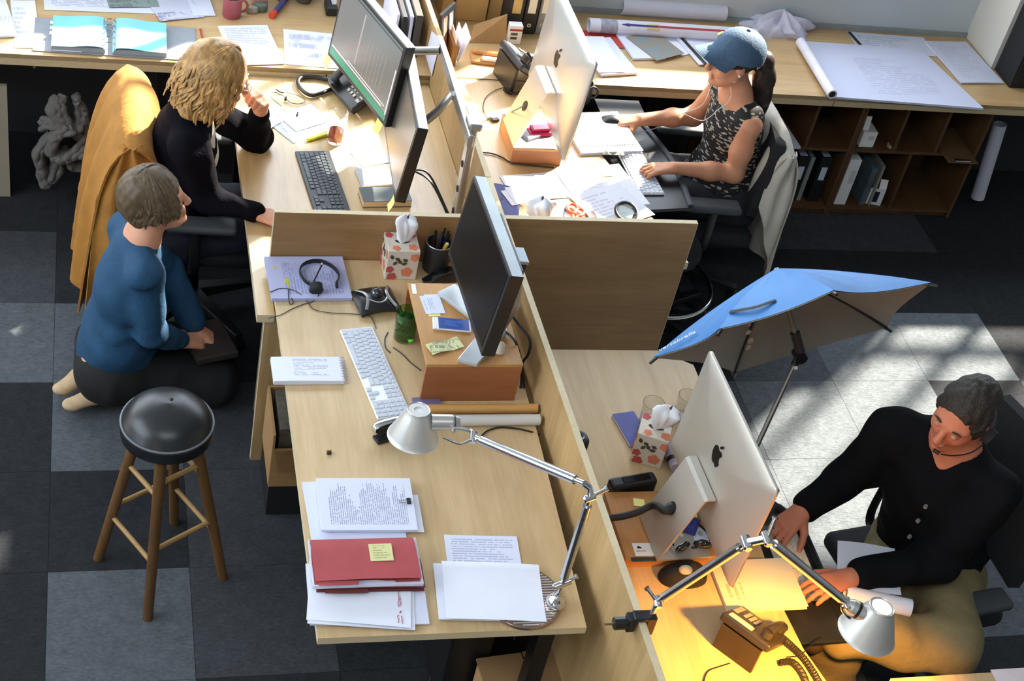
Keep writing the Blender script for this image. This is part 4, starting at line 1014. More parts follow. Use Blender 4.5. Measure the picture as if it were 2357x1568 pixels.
# black keyboard
o, w, d, rz = rect_px((697, 357), (771, 354), (792, 500), (712, 500), ZB+.008)
keyboard('keyboard', 'black full-size keyboard on the twin-monitor desk', at(745, 427, ZB+.008), rz-PI/2, ZB+.0005, mat('kb_black', '23272b', .4), mat('kb_key_black', '3a4046', .35), joined=True, L=.44, D=.135, H=.012)

# ================================================================== worktop along the wall: left end
GW = 'papers along the wall worktop'
zk = ZK+.0004
quad('drawing_sheet', 'white drawing sheet at the far left of the wall worktop', [(30, 2), (96, 2), (78, 112), (28, 110)], zk, printed('plan_light', 'dfe0ea', 'a9adc0', rows=10, x0=.1, x1=.9, y0=.1, y1=.9, seed=2.9, dens=.2), grp=GW, seed=31)
o, w, d, rz = rect_px((0, 0), (27, 0), (22, 88), (0, 90), zk+.004)
t = thing('clip_tray', 'pale plastic tray with white clips at the far left of the worktop', 'tray', (o.x-.06, o.y, zk), rz)
m1 = MB(); m1.rbox((0, 0, .006), (.17, d, .012), .003, 1); m1.build('tray', mat('tray_pale', 'd5d6d2', .5), t, local=True)
for i in range(3):
    m1 = MB(); m1.tube([(.03+i*.016, -.05, .013), (.034+i*.016, -.02, .020), (.03+i*.016, .01, .013)], .0025, 6); m1.build('clip', white, t, True, True)
quad('large_print', 'large white print lying behind the blue binder', [(100, -40), (432, -40), (430, 42), (100, 16)], zk, printed('print_large', 'd5d7e6', '9a9eb4', rows=20, x0=.05, x1=.5, y0=.15, y1=.6, seed=7.7, dens=.4), grp=GW, seed=32)
quad('aerial_photo', 'grey green aerial photo on the large print behind the binder', [(240, -25), (365, -25), (355, 16), (250, 18)], zk+.0035, printed('aerial_print', '8b9a96', '5d6b68', rows=3, x0=0, x1=1, y0=0, y1=1, seed=6.1, dens=0, blotch=.7), grp=GW, seed=33, cat='photo')
quad('map_sheet', 'printed plan with dark corner poking out behind the binder', [(345, 10), (470, -10), (440, 45), (362, 44)], zk+.003, printed('plan_dark', 'c6c9dc', '5b6070', rows=6, x0=0, x1=1, y0=0, y1=.4, seed=4.4, dens=.2, blotch=.5), grp=GW, seed=34)
quad('paper_sheet', 'stack of white sheets beside the pink mug', [(430, -20), (478, -20), (493, 38), (440, 38)], zk+.001, paperb, th=.004, grp=GW, seed=35)
# grey folder under an open blue binder
o, w, d, rz = rect_px((78, 36), (450, 58), (462, 140), (77, 112), zk)
a_, b_2 = at(76, 116, zk), at(455, 140, zk)
t = thing('ring_binder', 'open ring binder with bright blue pages on a grey cover', 'binder', ((a_.x+b_2.x)/2, (a_.y+b_2.y)/2+.12, zk), math.atan2(b_2.y-a_.y, b_2.x-a_.x))
WB = (b_2-a_).length; DB = .255
m1 = MB(); m1.rbox((0, 0, .0025), (WB, DB, .004), .001, 1); m1.build('cover', mat('binder_grey', '8c9198', .45), t, local=True)
m1 = MB(); m1.rbox((-.205*WB/.70, -.012, .007), (.11, DB*.86, .004), .001, 1); m1.build('inner_sheet', paperb, t, local=True)
bluep = mat('blue_page', '79c3d6', .5, var=.04, scale=6)
for s_ in (-1, 1):
    x0_ = -.027*WB/.7; xw = .232*WB/.7
    m1 = MB(); m1.grid(lambda u, v: (x0_+s_*(.012+u*xw), (v-.5)*DB*.92-.004, .030+.010*math.sin(min(u*1.5, 1)*PI)*(1-u)-.004*u+.0-(.018 if u == 0 else 0)), 14, 6, th=.001 if s_ < 0 else -.001); m1.build('blue_page', bluep, t, True, True)
    m1 = MB(); m1.box((x0_+s_*(.014+xw*.5), -.004, .0155), (xw*.97, DB*.90, .021)); m1.build('page_block', mat('grey_page_edges', '8a949c', .7, var=.2, scale=300, stretch=(.02, .02, 4)), t, local=True)
for k_ in range(5):
    y_ = -.10+k_*.045; x0_ = -.027*WB/.7
    m1 = MB(); m1.tube([(x0_+.026*math.cos(p_), y_, .024+.024*math.sin(p_)) for p_ in np.linspace(-.3, PI+.3, 14)], .0022, 6); m1.build('ring', chrome, t, True, True)
for k_ in range(3):
    m1 = MB(); m1.box((-.027*WB/.7-.25*WB/.7, .06-k_*.04, .025), (.01, .022, .001)); m1.build('tab_divider', paper, t, local=True)
a, b = at(461, 66, zk+.004), at(468, 97, zk+.004)
t = thing('pencil', 'red pencil lying right of the ring binder', 'pencil', ((a.x+b.x)/2, (a.y+b.y)/2, zk))
m1 = MB(); m1.cyl(a, b+(b-a)*.9, .004, n=6); m1.build('shaft', mat('pencil_red', 'b03a2a', .45), t)
m1 = MB(); m1.cyl(a-(b-a)*.12, a, .0008, .004, 6); m1.build('tip', cream, t)
# mug and clutter
c = at(533, 36, zk)
t = thing('mug', 'dusky pink ceramic mug on the wall worktop', 'mug', (c.x, c.y+.0, zk))
m1 = MB(); m1.lathe([(0, 0), (.036, 0), (.039, .004), (.041, .09), (.0375, .09), (.035, .008), (0, .006)], 28); m1.build('cup', mat('mug_pink', '9c4f58', .5, var=.08), t, True, True)
m1 = MB(); m1.tube([(.038+.026*math.sin(p_), .005, .047-.028*math.cos(p_)) for p_ in np.linspace(0, PI, 12)], .0055, 8); m1.build('handle', mat('mug_pink', '9c4f58'), t, True, True)
m1 = MB(); m1.lathe([(0, .074), (.037, .074), (.037, .076), (0, .076)], 24); m1.build('coffee', mat('coffee', '3a201c', .2), t, True, True)
GC = 'odds and ends on the wall worktop'
for (x, y, rx, ry, rzz, col, lb, nm, ct) in ((580, 24, .026, .016, .018, '9a958a', 'small beige packet beside the pink mug', 'packet', 'packet'), (600, 20, .03, .018, .02, '5d7066', 'small green packet beside the red cap', 'packet', 'packet'), (598, 6, .035, .02, .022, 'a57f72', 'small rose tin at the back beside the mug', 'tin', 'tin')):
    c = at(x, y, zk+.01); m1 = MB(TR(c.x, c.y, zk) @ RZ(.2)); m1.lathe([(0, 0), (.8, 0), (1, .15), (1, .8), (.85, 1), (0, 1)], 14); m1.v = [TR(c.x, c.y, zk) @ (Vector(((v.x-c.x)*rx, (v.y-c.y)*ry, (v.z-zk)*rzz*1.5))) for v in m1.v]
    single(nm, m1, mat('odd_'+nm+col, col, .6, var=.2, scale=60), lb, ct, GC, True)
c0, c1 = at(628, 33, zk+.014), at(646, 12, zk+.014)
t = thing('glue_stick', 'blue tube with a red cap lying on the worktop', 'tube', ((c0.x+c1.x)/2, (c0.y+c1.y)/2, zk))
m1 = MB(); m1.cyl(c0+(c1-c0)*.2, c1+(c1-c0)*.4, .0125, n=16); m1.build('barrel', mat('tube_blue', '3a3f78', .4), t, True)
m1 = MB(); m1.cyl(c0-(c1-c0)*.15, c0+(c1-c0)*.2, .0142, n=16); m1.build('cap', mat('cap_red', 'cf3d28', .4), t, True)
for (x, y, r_, h_, cl, lb) in ((652, 5, .033, .05, '6b3f35', 'brown pot at the back of the worktop'), (700, 8, .042, .045, '47443c', 'dark bowl at the back of the worktop')):
    c = at(x, y, zk); m1 = MB(TR(c.x, c.y+.02, zk)); m1.lathe([(0, 0), (r_*.7, 0), (r_, h_*.5), (r_*.95, h_), (r_*.85, h_), (r_*.85, h_*.4), (0, h_*.25)], 24); single('pot', m1, mat('pot_'+cl, cl, .6, var=.1), lb, 'pot', GC, True)
quad('printed_document', 'white printed page just behind the head of the seated person', [(500, 62), (606, 60), (664, 148), (540, 152)], zk+.001, text2, th=.004, grp=GW, seed=41, cat='document')
quad('map_sheet', 'white sheet with a grey map left of the rear monitor', [(640, 66), (790, 82), (812, 160), (668, 150)], zk+.0005, printed('grey_map', 'd7daea', '8d93ac', rows=4, x0=.08, x1=.92, y0=.15, y1=.9, seed=3.1, dens=0, blotch=.55), grp=GW, seed=42)
c = at(762, 34, zk); t = thing('tape_dispenser', 'small black dispenser behind the rear monitor', 'dispenser', (c.x, c.y, zk))
m1 = MB(); m1.rbox((c.x, c.y+.03, zk+.02), (.05, .09, .04), .006, 2); m1.build('body', blackp, t)
m1 = MB(); m1.box((c.x+.012, c.y+.05, zk+.055), (.018, .06, .03)); m1.build('slip_block', paper, t)
# folders standing at the divider
GD = 'files standing against the divider'
for i, (x, w_, m_, lb, hh) in enumerate(((868, .012, paperb, 'pale file standing leftmost against the divider', .20), (880, .02, mat('folder_charcoal', '2c2c2e', .6), 'charcoal file second from the left at the divider', .19), (893, .012, paperb, 'pale file standing third at the divider', .195), (905, .03, mat('folder_grey', '45423f', .6), 'grey file standing closest to the divider', .2))):
    c = at(x, 70, zk); xx = 1.245+i*.03
    m1 = MB(); m1.rbox((xx, 5.72, zk+hh/2), (w_, .30, hh), .002, 1); single('file', m1, m_, lb, 'file', GD)
m1 = MB(); m1.grid(lambda s, q: (spx(5.3)-.002-.004*math.sin(q*2), 5.36+s*.16+.03*q, .935-q*.17+.0), 4, 5, th=.0005)
single('pinned_note', m1, paperb, 'white sheet hanging over the divider behind the monitors', 'paper', smooth=True)

# ================================================================== behind the sunlit desk
tanc = mat('tan_box_file', 'b8935c', .7, var=.06)
GF = 'box files at the back of the worktop'
for i, (x0, x1, lb) in enumerate(((1012, 1037, 'narrow tan box file at the left end beside the divider'), (1042, 1116, 'wide tan box file in the middle of the row'), (1119, 1150, 'tan box file next to the black binders'))):
    a, b = at(x0, 46, zk), at(x1, 46, zk)
    t = thing('box_file', lb, 'box file', ((a.x+b.x)/2, a.y+.10, zk), group=GF)
    m1 = MB(); m1.rbox(((a.x+b.x)/2, a.y+.10, zk+.10), (b.x-a.x-.003, .20, .20), .003, 1); m1.build('case', tanc, t)
    m1 = MB(); m1.box(((a.x+b.x)/2, a.y-.0004, zk+.13), (min(.05, (b.x-a.x)*.6), .0006, .04)); m1.build('label', cream, t)
blkb = mat('black_binder', '1b1c1d', .45, var=.05)
for i, (x0, x1, m_, lb) in enumerate(((1160, 1195, blkb, 'black binder with golden label next to the tan box files'), (1197, 1228, blkb, 'black binder with white label next to the pale binder'), (1231, 1252, mat('grey_binder', '8f8c88', .5), 'pale grey binder with a finger hole behind the silver computer'), (1256, 1275, blkb, 'black binder half hidden by the silver computer'))):
    a, b = at(x0, 78, zk), at(x1, 78, zk)
    t = thing('binder', lb, 'binder', ((a.x+b.x)/2, a.y+.13, zk), group='binders behind the silver computer')
    m1 = MB(); m1.rbox(((a.x+b.x)/2, a.y+.13, zk+.105), (b.x-a.x-.002, .26, .21), .003, 1); m1.build('case', m_, t)
    m1 = MB(); m1.box(((a.x+b.x)/2, a.y-.0004, zk+.14), ((b.x-a.x)*.55, .0008, .07)); m1.build('label', mat('golden_label', 'c9a862', .4) if i == 0 else cream, t)
    m1 = MB(TR((a.x+b.x)/2, a.y-.0003, zk+.045) @ RX(PI/2)); m1.lathe([(.004, 0), (.010, 0), (.010, .001), (.004, .001)], 14, close=True); m1.build('finger_ring', chrome, t, True)
# cardboard flap piece
q = [at(1078, 98, zk+.001), at(1164, 100, zk+.001), aty(1168, 33, at(1164, 100, zk).y+.05), aty(1092, 58, at(1078, 98, zk).y+.05)]
m1 = MB(); m1.add([tuple(p) for p in q]+[tuple(p+Vector((0, .004, 0))) for p in q], [(0, 1, 2, 3), (7, 6, 5, 4), (0, 4, 5, 1), (1, 5, 6, 2), (2, 6, 7, 3), (3, 7, 4, 0)])
single('cardboard_piece', m1, kraft, 'slanted piece of brown cardboard leaning against the box files', 'cardboard')
a, b = at(1167, 101, zk), at(1196, 101, zk)
t = thing('small_carton', 'small white carton with red stripe and two dark windows', 'box', ((a.x+b.x)/2, a.y+.02, zk))
m1 = MB(); m1.rbox(((a.x+b.x)/2, a.y+.02, zk+.045), (b.x-a.x, .04, .09), .001, 1); m1.build('carton', white, t)
m1 = MB(); m1.box(((a.x+b.x)/2, a.y-.0004, zk+.070), (b.x-a.x, .0006, .010)); m1.build('stripe', mat('stripe_red', '9c3a34', .6), t)
for dz in (.050, .030):
    m1 = MB(); m1.box(((a.x+b.x)/2-.006, a.y-.0004, zk+dz), (.030, .0006, .012)); m1.build('window', mat('carton_window', '4c4c48', .5), t)
# photo frame and letter holder by the divider
zb = ZW+.0005
pA, pB = at(1041, 152, zb), at(1066, 112, zb)
t = thing('letter_holder', 'brown letter holder stuffed with white envelopes by the divider', 'letter holder', ((pA.x+pB.x)/2, (pA.y+pB.y)/2, zb))
m1 = MB(); m1.bb((pA.x-.012, pA.y, zb), (pA.x+.012, pA.y+.13, zb+.10)); m1.build('holder', wood('holder_wood', '6d4f2c', '8d6a40', 'Z'), t)
for i in range(3):
    m1 = MB(TR(pA.x+.002+i*.01, pA.y+.07, zb+.002) @ RY(.14*i)); m1.box((0, 0, .065+.004*i), (.002, .125, .13)); m1.build('envelope', paper, t)
BL_ = at(1037, 118, ZK+.001); TL_ = alen(1018, 35, BL_, .23); TR_ = alen(1051, 5, TL_, .17, True)
t = thing('photo_frame', 'black picture frame with two small photos by the divider', 'picture frame', (BL_.x, BL_.y, ZK+.0005))
u_ = TR_-TL_; fw = u_.length; u_.normalize(); v_ = TL_-BL_; v_ = (v_-u_*v_.dot(u_)); fh = v_.length; v_.normalize(); n_v = u_.cross(v_)
Xf = Matrix((u_, -n_v, v_)).transposed().to_4x4(); Xf.translation = TL_-v_*fh; Xf = Xf @ TR(fw/2, 0, 0)
for lo, hi in (((-fw/2, 0, 0), (-fw/2+.022, .014, fh)), ((fw/2-.022, 0, 0), (fw/2, .014, fh)), ((-fw/2+.022, 0, 0), (fw/2-.022, .014, .024)), ((-fw/2+.022, 0, fh-.022), (fw/2-.022, .014, fh)), ((-.008, .001, .024), (.008, .012, fh-.022))):
    m1 = MB(Xf); m1.bb(lo, hi); m1.build('frame_bar', mat('frame_black', '1a2026', .4), t)
m1 = MB(Xf); m1.box((0, .008, fh/2), (fw-.03, .003, fh-.03)); m1.build('backing', blackp, t)
for s_, c1_, c2_ in ((-1, 'b98a74', 'b5382c'), (1, 'a09288', '5d5550')):
    m1 = MB(Xf); m1.box((s_*(fw/4-.004), .004, fh/2), (fw/2-.034, .002, fh-.05)); m1.build('photo', printed('snapshot%d' % s_, c1_, c2_, rows=2, x0=0, x1=1, y0=0, y1=1, seed=s_+2., dens=0, blotch=.9), t)

# ================================================================== sunlit desk
# riser tray and silver all-in-one computer, its back to us
a = at(1175, 378, ZW); b = at(1290, 385, ZW)
WZ = hgt(a, 1180, 340); WY1 = at(1150, 262, WZ).y
t = thing('computer_stand', 'low wooden computer stand on the sunlit desk', 'riser', ((a.x+b.x)/2, (a.y+WY1)/2, zb))
m1 = MB(); m1.bb((a.x, a.y, WZ-.012), (b.x, WY1, WZ)); m1.build('top_board', maple, t, bev=.001)
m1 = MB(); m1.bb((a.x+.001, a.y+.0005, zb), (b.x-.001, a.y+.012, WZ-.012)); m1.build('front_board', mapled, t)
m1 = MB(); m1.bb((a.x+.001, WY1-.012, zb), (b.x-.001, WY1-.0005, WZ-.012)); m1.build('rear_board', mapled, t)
m1 = MB(); m1.bb((a.x+.001, a.y+.012, zb), (a.x+.012, WY1-.012, WZ-.012)); m1.build('side_board', maple, t)
def imac(label, ctr, yaw, tilt, w, h, foot_z, grp='silver all-in-one computers', shell=None, logo_dx=0.):
    X = screen_frame(ctr, math.radians(yaw), math.radians(tilt))
    t_ = thing('all_in_one_computer', label, 'computer', (ctr[0]+.02, ctr[1], foot_z+.0005), group=grp)
    # shell: flat front, back swelling towards the middle
    m_ = MB(X)
    def outline(n_=10, r_=.018):
        P_ = []
        for (sx, sy, a0) in ((1, 1, 0), (-1, 1, PI/2), (-1, -1, PI), (1, -1, 1.5*PI)):
            for k_ in range(n_+1):
                a_ = a0+PI/2*k_/n_; P_.append((sx*(w/2-r_)+r_*math.cos(a_), sy*(h/2-r_)+r_*math.sin(a_)))
        return P_
    O_ = outline(); n_ = len(O_); vs = []; fs = []
    rings = [(1., -.006), (1., .0), (.985, .003), (.80, .010), (.55, .020), (.30, .026)]
    for s_, z_ in rings: vs += [(p[0]*s_, p[1]*s_, z_) for p in O_]
    for r_ in range(len(rings)-1): fs += [(r_*n_+k_, r_*n_+(k_+1) % n_, (r_+1)*n_+(k_+1) % n_, (r_+1)*n_+k_) for k_ in range(n_)]
    fs += [tuple(range(n_))[::-1], tuple(range((len(rings)-1)*n_, len(rings)*n_))]
    m_.add(vs, fs); sh_ = m_.build('shell', shell or alus, t_, True, ang=50)
    m_ = MB(X); m_.box((0, 0, -.0075), (w*.985, h*.985, .003)); m_.build('screen', mat('glass_black', '0c0c0d', .1), t_)
    # emblem: bitten fruit with a leaf
    S_ = .060; F = []
    body = [(-.50, .10), (-.47, .28), (-.36, .42), (-.20, .46), (-.06, .40), (.06, .40), (.20, .46), (.34, .42), (.42, .33), (.33, .24), (.28, .12), (.31, -.02), (.40, -.11), (.46, -.14), (.40, -.30), (.28, -.46), (.17, -.50), (.06, -.45), (-.06, -.45), (-.18, -.50), (-.30, -.44), (-.42, -.26), (-.49, -.06)]
    leaf = [(-.02, .52), (.02, .66), (.12, .78), (.24, .82), (.22, .68), (.12, .57)]
    zz = .0262
    m_ = MB(X @ TR(logo_dx, .045, 0)); 
    def zat(x, y): return .0265
    m_.prism([(p[0]*S_, p[1]*S_*1.05) for p in body], .018, .0272); m_.prism([(p[0]*S_, p[1]*S_*1.05) for p in leaf], .018, .0272); m_.build('emblem', mat('emblem_black', '0b0b0c', .25), t_)
    # stand: bent sheet with a cable hole
    hc = X @ Vector((0, -.05, .026)); n2 = (X.to_3x3() @ Vector((0, 0, 1))).normalized(); u2 = (X.to_3x3() @ Vector((1, 0, 0))).normalized()
    nh = Vector((n2.x, n2.y, 0)).normalized(); fz = foot_z+.0005
    top = X @ Vector((0, -.045, .03)); hw = w*.155
    p0 = top; p1 = top+nh*.035+Vector((0, 0, -.004)); p2 = Vector((top.x, top.y, 0))+nh*.115+Vector((0, 0, fz+.012)); p3 = Vector((top.x, top.y, 0))-nh*.06+Vector((0, 0, fz+.004))
    path = [p0, p1.lerp(p0, .25)+Vector((0, 0, .003)), p1, p1.lerp(p2, .12), p1.lerp(p2, .9), p2, p2.lerp(p3, .06)+Vector((0, 0, -.006)), p3]
    path = [p0, p1.lerp(p0, .3)+Vector((0, 0, .003)), p1+Vector((0, 0, -.002)), p1.lerp(p2, .10), p1.lerp(p2, .92), p2+nh*.004+Vector((0, 0, -.006)), p2+Vector((0, 0, -.0105)), p3]
    m_ = MB(); vs = []; fs = []
    for i, p in enumerate(path):
        a_ = path[max(i-1, 0)]; b_ = path[min(i+1, len(path)-1)]; d_ = (b_-a_).normalized(); nn_ = d_.cross(u2).normalized()
        for s_ in (-1, 1):
            for q_ in (0, 1): vs.append(p+u2*s_*hw-nn_*(.006*q_))
    for i in range(len(path)-1):
        k_ = i*4; fs += [(k_, k_+2, k_+6, k_+4), (k_+1, k_+5, k_+7, k_+3), (k_, k_+4, k_+5, k_+1), (k_+2, k_+3, k_+7, k_+6)]
    fs += [(0, 1, 3, 2), (len(vs)-4, len(vs)-2, len(vs)-1, len(vs)-3)]
    m_.add(vs, fs); m_.build('stand', shell or alus, t_, True, ang=30)
    hm = p1.lerp(p2, .50); dd = (p2-p1).normalized(); nn_ = dd.cross(u2).normalized(); nn_ = nn_ if nn_.dot(nh) > 0 else -nn_
    Q_ = Matrix((u2, dd, nn_)).transposed().to_4x4(); Q_.translation = hm+nn_*.0003
    m_ = MB(Q_); m_.lathe([(0, 0), (.021, 0), (.021, .0012), (0, .0012)], 24); m_.build('cable_hole', mat('hole_dark', '2a241e', .6), t_, True)
    return t_, X, hm, nn_
im1, X1, hole1, hn1 = imac('silver all-in-one computer on the sunlit desk facing the person in the cap', (1.752, 4.905, 1.120), -89.4, 3.8, .623, .442, WZ)
# on the stand
c = at(1240, 312, WZ)
t = thing('hole_punch', 'bright pink hole punch on the low wooden stand', 'hole punch', (c.x, c.y, WZ+.0005), .15)
pinkm = mat('hot_pink', 'c72a55', .4)
m1 = MB(); m1.rbox((0, 0, .016), (.10, .05, .022), .008, 2); m1.build('body', pinkm, t, local=True)
m1 = MB(); m1.rbox((.0, .002, .034), (.085, .036, .014), .006, 2); m1.build('lever', pinkm, t, local=True)
m1 = MB(); m1.box((0, -.02, .004), (.104, .014, .006)); m1.build('base_plate', mat('dark_grey_plastic', '4a4a4c', .5), t, local=True)
o, w, d, rz = rect_px((1195, 292), (1222, 285), (1232, 318), (1205, 328), WZ+.01)
block('note_block', 'block of pale notes beside the pink hole punch', [(1195, 292), (1224, 284), (1234, 312), (1206, 322)], WZ+.0005, .02, paperb, paper, 'note block')
quad('sketch_sheet', 'small sketched sheet on the low wooden stand', [(1194, 320), (1235, 318), (1245, 337), (1200, 340)], WZ+.0006, text3, grp='papers on the sunlit desk', seed=51)
# cables over the desk
def cable(name, label, pts, r_, m_=None, grp=None, n=8):
    m_1 = MB(); m_1.tube(bez(pts, n), r_, 6); return single(name, m_1, m_ or blackp, label, 'cable', grp, True)
GCB = 'cables on the sunlit desk'
cable('cable', 'thin cable looping from the phone to the small black plug', [at(*p, zb+.004) for p in ((1165, 200), (1140, 208), (1118, 225), (1112, 250), (1122, 272), (1135, 280))], .0016, grp=GCB)
cable('cable', 'thin cable from the computer stand hole to the divider', [hole1+hn1*.004, hole1+hn1*.03+Vector((-.02, 0, -.04)), at(1180, 255, zb+.006), at(1130, 270, zb+.003), at(1082, 295, zb+.003)], .0022, mat('grey_cable', '8d8a84', .5), grp=GCB)
cable('cable', 'faint cable across the desk left of the phone', [at(*p, zb+.003) for p in ((1095, 183), (1130, 184), (1150, 185), (1165, 180))], .0014, grp=GCB)
cable('power_lead', 'black power lead lying along the low wooden stand', [at(*p, zb+.005) for p in ((1100, 351), (1130, 353), (1155, 362), (1176, 374), (1215, 380), (1275, 386))], .003, grp=GCB)
c = at(1139, 279, zb); t = thing('adapter', 'small black adapter with a pale tag left of the low stand', 'adapter', (c.x, c.y, zb), .3)
m1 = MB(); m1.rbox((0, 0, .007), (.034, .02, .014), .004, 2); m1.build('body', blackp, t, local=True)
m1 = MB(); m1.grid(lambda s, q: (-.01+s*.03, .008+q*.035, .012+.006*q), 2, 3, th=.0005); m1.build('tag', paperb, t, local=True)
# desk phone
c = at(1194, 196, zb)
ph = desk_phone('black desk phone with grey face on the sunlit desk', TR(c.x+.02, c.y+.03, zb) @ RZ(1.8), zb, phone_m)
m1 = coil([at(1160, 205, zb+.01), at(1172, 214, zb+.01), at(1195, 214, zb+.01), at(1212, 205, zb+.01)], .005, .0018, 22); m1.build('handset_cord', blackp, ph, True)
# wooden tray box with pen slots
o, w, d, rz = rect_px((1088, 112), (1166, 120), (1169, 148), (1081, 135), zb+.02)
t = thing('pencil_box', 'wooden pencil box with a white strip on the sunlit desk', 'box', (o.x, o.y, zb), rz)
m1 = MB(); m1.rbox((0, 0, .006), (w, d, .012), .002, 1); m1.build('base', maple, t, local=True)
m1 = MB(); m1.rbox((0, d*.30, .020), (w*.92, d*.34, .016), .005, 2); m1.build('lid', maple, t, local=True)
m1 = MB(); m1.rbox((.02, -d*.25, .018), (w*.66, d*.28, .012), .002, 1); m1.build('strip', white, t, local=True)
# black mug handle behind the computer
c = at(1336, 232, zb); t = thing('mug', 'black mug behind the silver computer on the sunlit desk', 'mug', (c.x, c.y, zb))
m1 = MB(TR(c.x, c.y, zb)); m1.lathe([(0, 0), (.036, 0), (.040, .004), (.040, .09), (.037, .09), (.036, .008), (0, .006)], 24); m1.build('cup', blackp, t, True)
m1 = MB(TR(c.x, c.y, zb)); m1.tube([(.037+.027*math.sin(p_), -.008, .047-.028*math.cos(p_)) for p_ in np.linspace(0, PI, 12)], .005, 8); m1.build('handle', blackp, t, True)
# ring notebook in front of the person
t = block('ring_notebook', 'open white ring notebook lying before the person in the cap', [(1308, 262), (1440, 258), (1462, 345), (1312, 352)], zb, .014, paper, mat('page_edges', 'd8dceb', .8), 'notebook')
ro = t.location; 
for k_ in range(24):
    m1 = MB(); m1.tube([(-.13+k_*.0112, -.10+.006*math.cos(p_), .008+.008*math.sin(p_)) for p_ in np.linspace(0, 2*PI, 9)], .0011, 5); m1.build('ring', mat('ring_dark', '6a6458', .4, metal=.6), t, local=True)
t = thing('glasses_case', 'clear plastic wrapper lying on the edge of the ring notebook', 'wrapper', at(1415, 360, zb))
m1 = MB(); o = at(1412, 358, zb); m1.grid(lambda s, q: (o.x-.05+s*.09, o.y-.012+q*.03, zb+.012+.008*math.sin(s*9)*math.sin(q*3)), 16, 5, th=.0006); m1.build('film', mat('cellophane', 'e6dfd2', .2, trans=.4, var=.1), t, True)
# scattered white sheets
GS = 'papers on the sunlit desk'
quad('paper_sheet', 'white sheet with brown edge near the divider on the sunlit desk', [(1150, 402), (1300, 398), (1320, 450), (1185, 470)], zb+.001, paper, grp=GS, seed=61)
quad('paper_sheet', 'large white sheet across the middle of the sunlit desk', [(1290, 392), (1440, 378), (1480, 470), (1330, 490)], zb+.0025, printed('faint_print', 'e6e8f0', 'c2c6d6', rows=16, x0=.1, x1=.9, y0=.1, y1=.9, seed=6.6, dens=.6), grp=GS, seed=62)
quad('drawing_sheet', 'slanting drawing sheet under the magnifier', [(1310, 455), (1420, 420), (1510, 495), (1395, 530)], zb+.004, printed('faint_plan', 'dfe3f0', 'b3b9d0', rows=12, x0=.1, x1=.9, y0=.1, y1=.9, seed=2.6, dens=.3), grp=GS, seed=63)
quad('paper_sheet', 'white sheet beside the scissors by the divider', [(1235, 470), (1300, 460), (1330, 520), (1250, 520)], zb+.005, paper, grp=GS, seed=64)
quad('sticky_note', 'yellow sticky note in the middle of the sunlit desk', [(1384, 398), (1408, 397), (1412, 406), (1388, 407)], zb+.0045, yellow, grp='sticky notes', seed=65, cat='note')
block('blue_folder', 'blue folder with dark oval against the divider', [(1120, 420), (1180, 430), (1215, 505), (1145, 490)], zb, .008, mat('folder_blue', '4e5590', .6, var=.06), paperb, 'folder')
c = at(1133, 455, zb+.0095); m1 = MB(); m1.ell((c.x+.02, c.y, zb+.0092), (.022, .014, .0006), 20, 4); single('dark_sticker', m1, mat('sticker_dark', '3c4060', .5), 'dark oval sticker on the blue folder', 'sticker')
for i, q_ in enumerate(([(1160, 440), (1185, 436), (1196, 470), (1170, 474)], [(1168, 432), (1192, 430), (1204, 466), (1178, 470)])):
    quad('note_card', ('upper' if i else 'lower')+' white note card lying on the blue folder', q_, zb+.0095+.001*i, paper, grp='note cards', seed=66+i, cat='card')
c = at(1176, 500, zb)
tissue_box('flowered tissue box on the sunlit desk behind the divider', (c.x-.0, YC+.030, zb), .1, S=.11, H=.115, seed=4, plume=((-.002, .01, 0, 0), (0, 0, .10, .030)))
# scissors
c = at(1322, 486, zb+.012); t = thing('scissors', 'orange-handled scissors lying by the divider', 'scissors', (c.x, c.y, zb))
orng = mat('scissor_orange', 'd9481f', .4)
for i, (x, y, rx, ry, a_) in enumerate(((1317, 480, .030, .020, 1.25), (1333, 489, .024, .017, .95))):
    q_ = at(x, y, zb+.012); m1 = MB(TR(q_) @ RZ(a_)); m1.tube([(rx*math.cos(p_), ry*math.sin(p_), 0) for p_ in np.linspace(0, 2*PI, 20, endpoint=False)], .0062, 8, closed=True); m1.build('handle', orng, t, True)
q0 = at(1318, 496, zb+.012); m1 = MB(); m1.cyl(q0, q0+Vector((-.01, -.03, 0)), .008, .006, 10); m1.cyl(at(1330, 498, zb+.012), q0+Vector((-.006, -.03, 0)), .007, .006, 10); m1.build('shank', orng, t, True)
m1 = MB(); m1.add([tuple(q0+Vector(v)) for v in ((-.014, -.03, .002), (-.004, -.03, .002), (-.02, -.10, .002), (-.014, -.03, -.002), (-.004, -.03, -.002), (-.02, -.10, -.002))], [(0, 1, 2), (5, 4, 3), (0, 2, 5, 3), (1, 4, 5, 2), (0, 3, 4, 1)]); m1.build('blade', chrome, t)
a, b = at(1298, 503, zb+.006), at(1302, 478, zb+.006); m1 = MB(); m1.cyl(a, b, .0045, n=8); single('pen', m1, blackp, 'black pen beside the orange scissors', 'pen', smooth=True)
quad('dark_card', 'dark card poking out beside the scissors', [(1348, 488), (1366, 486), (1374, 500), (1354, 502)], zb+.006, mat('card_dark', '5b4848', .6), grp=None, seed=70, cat='card')
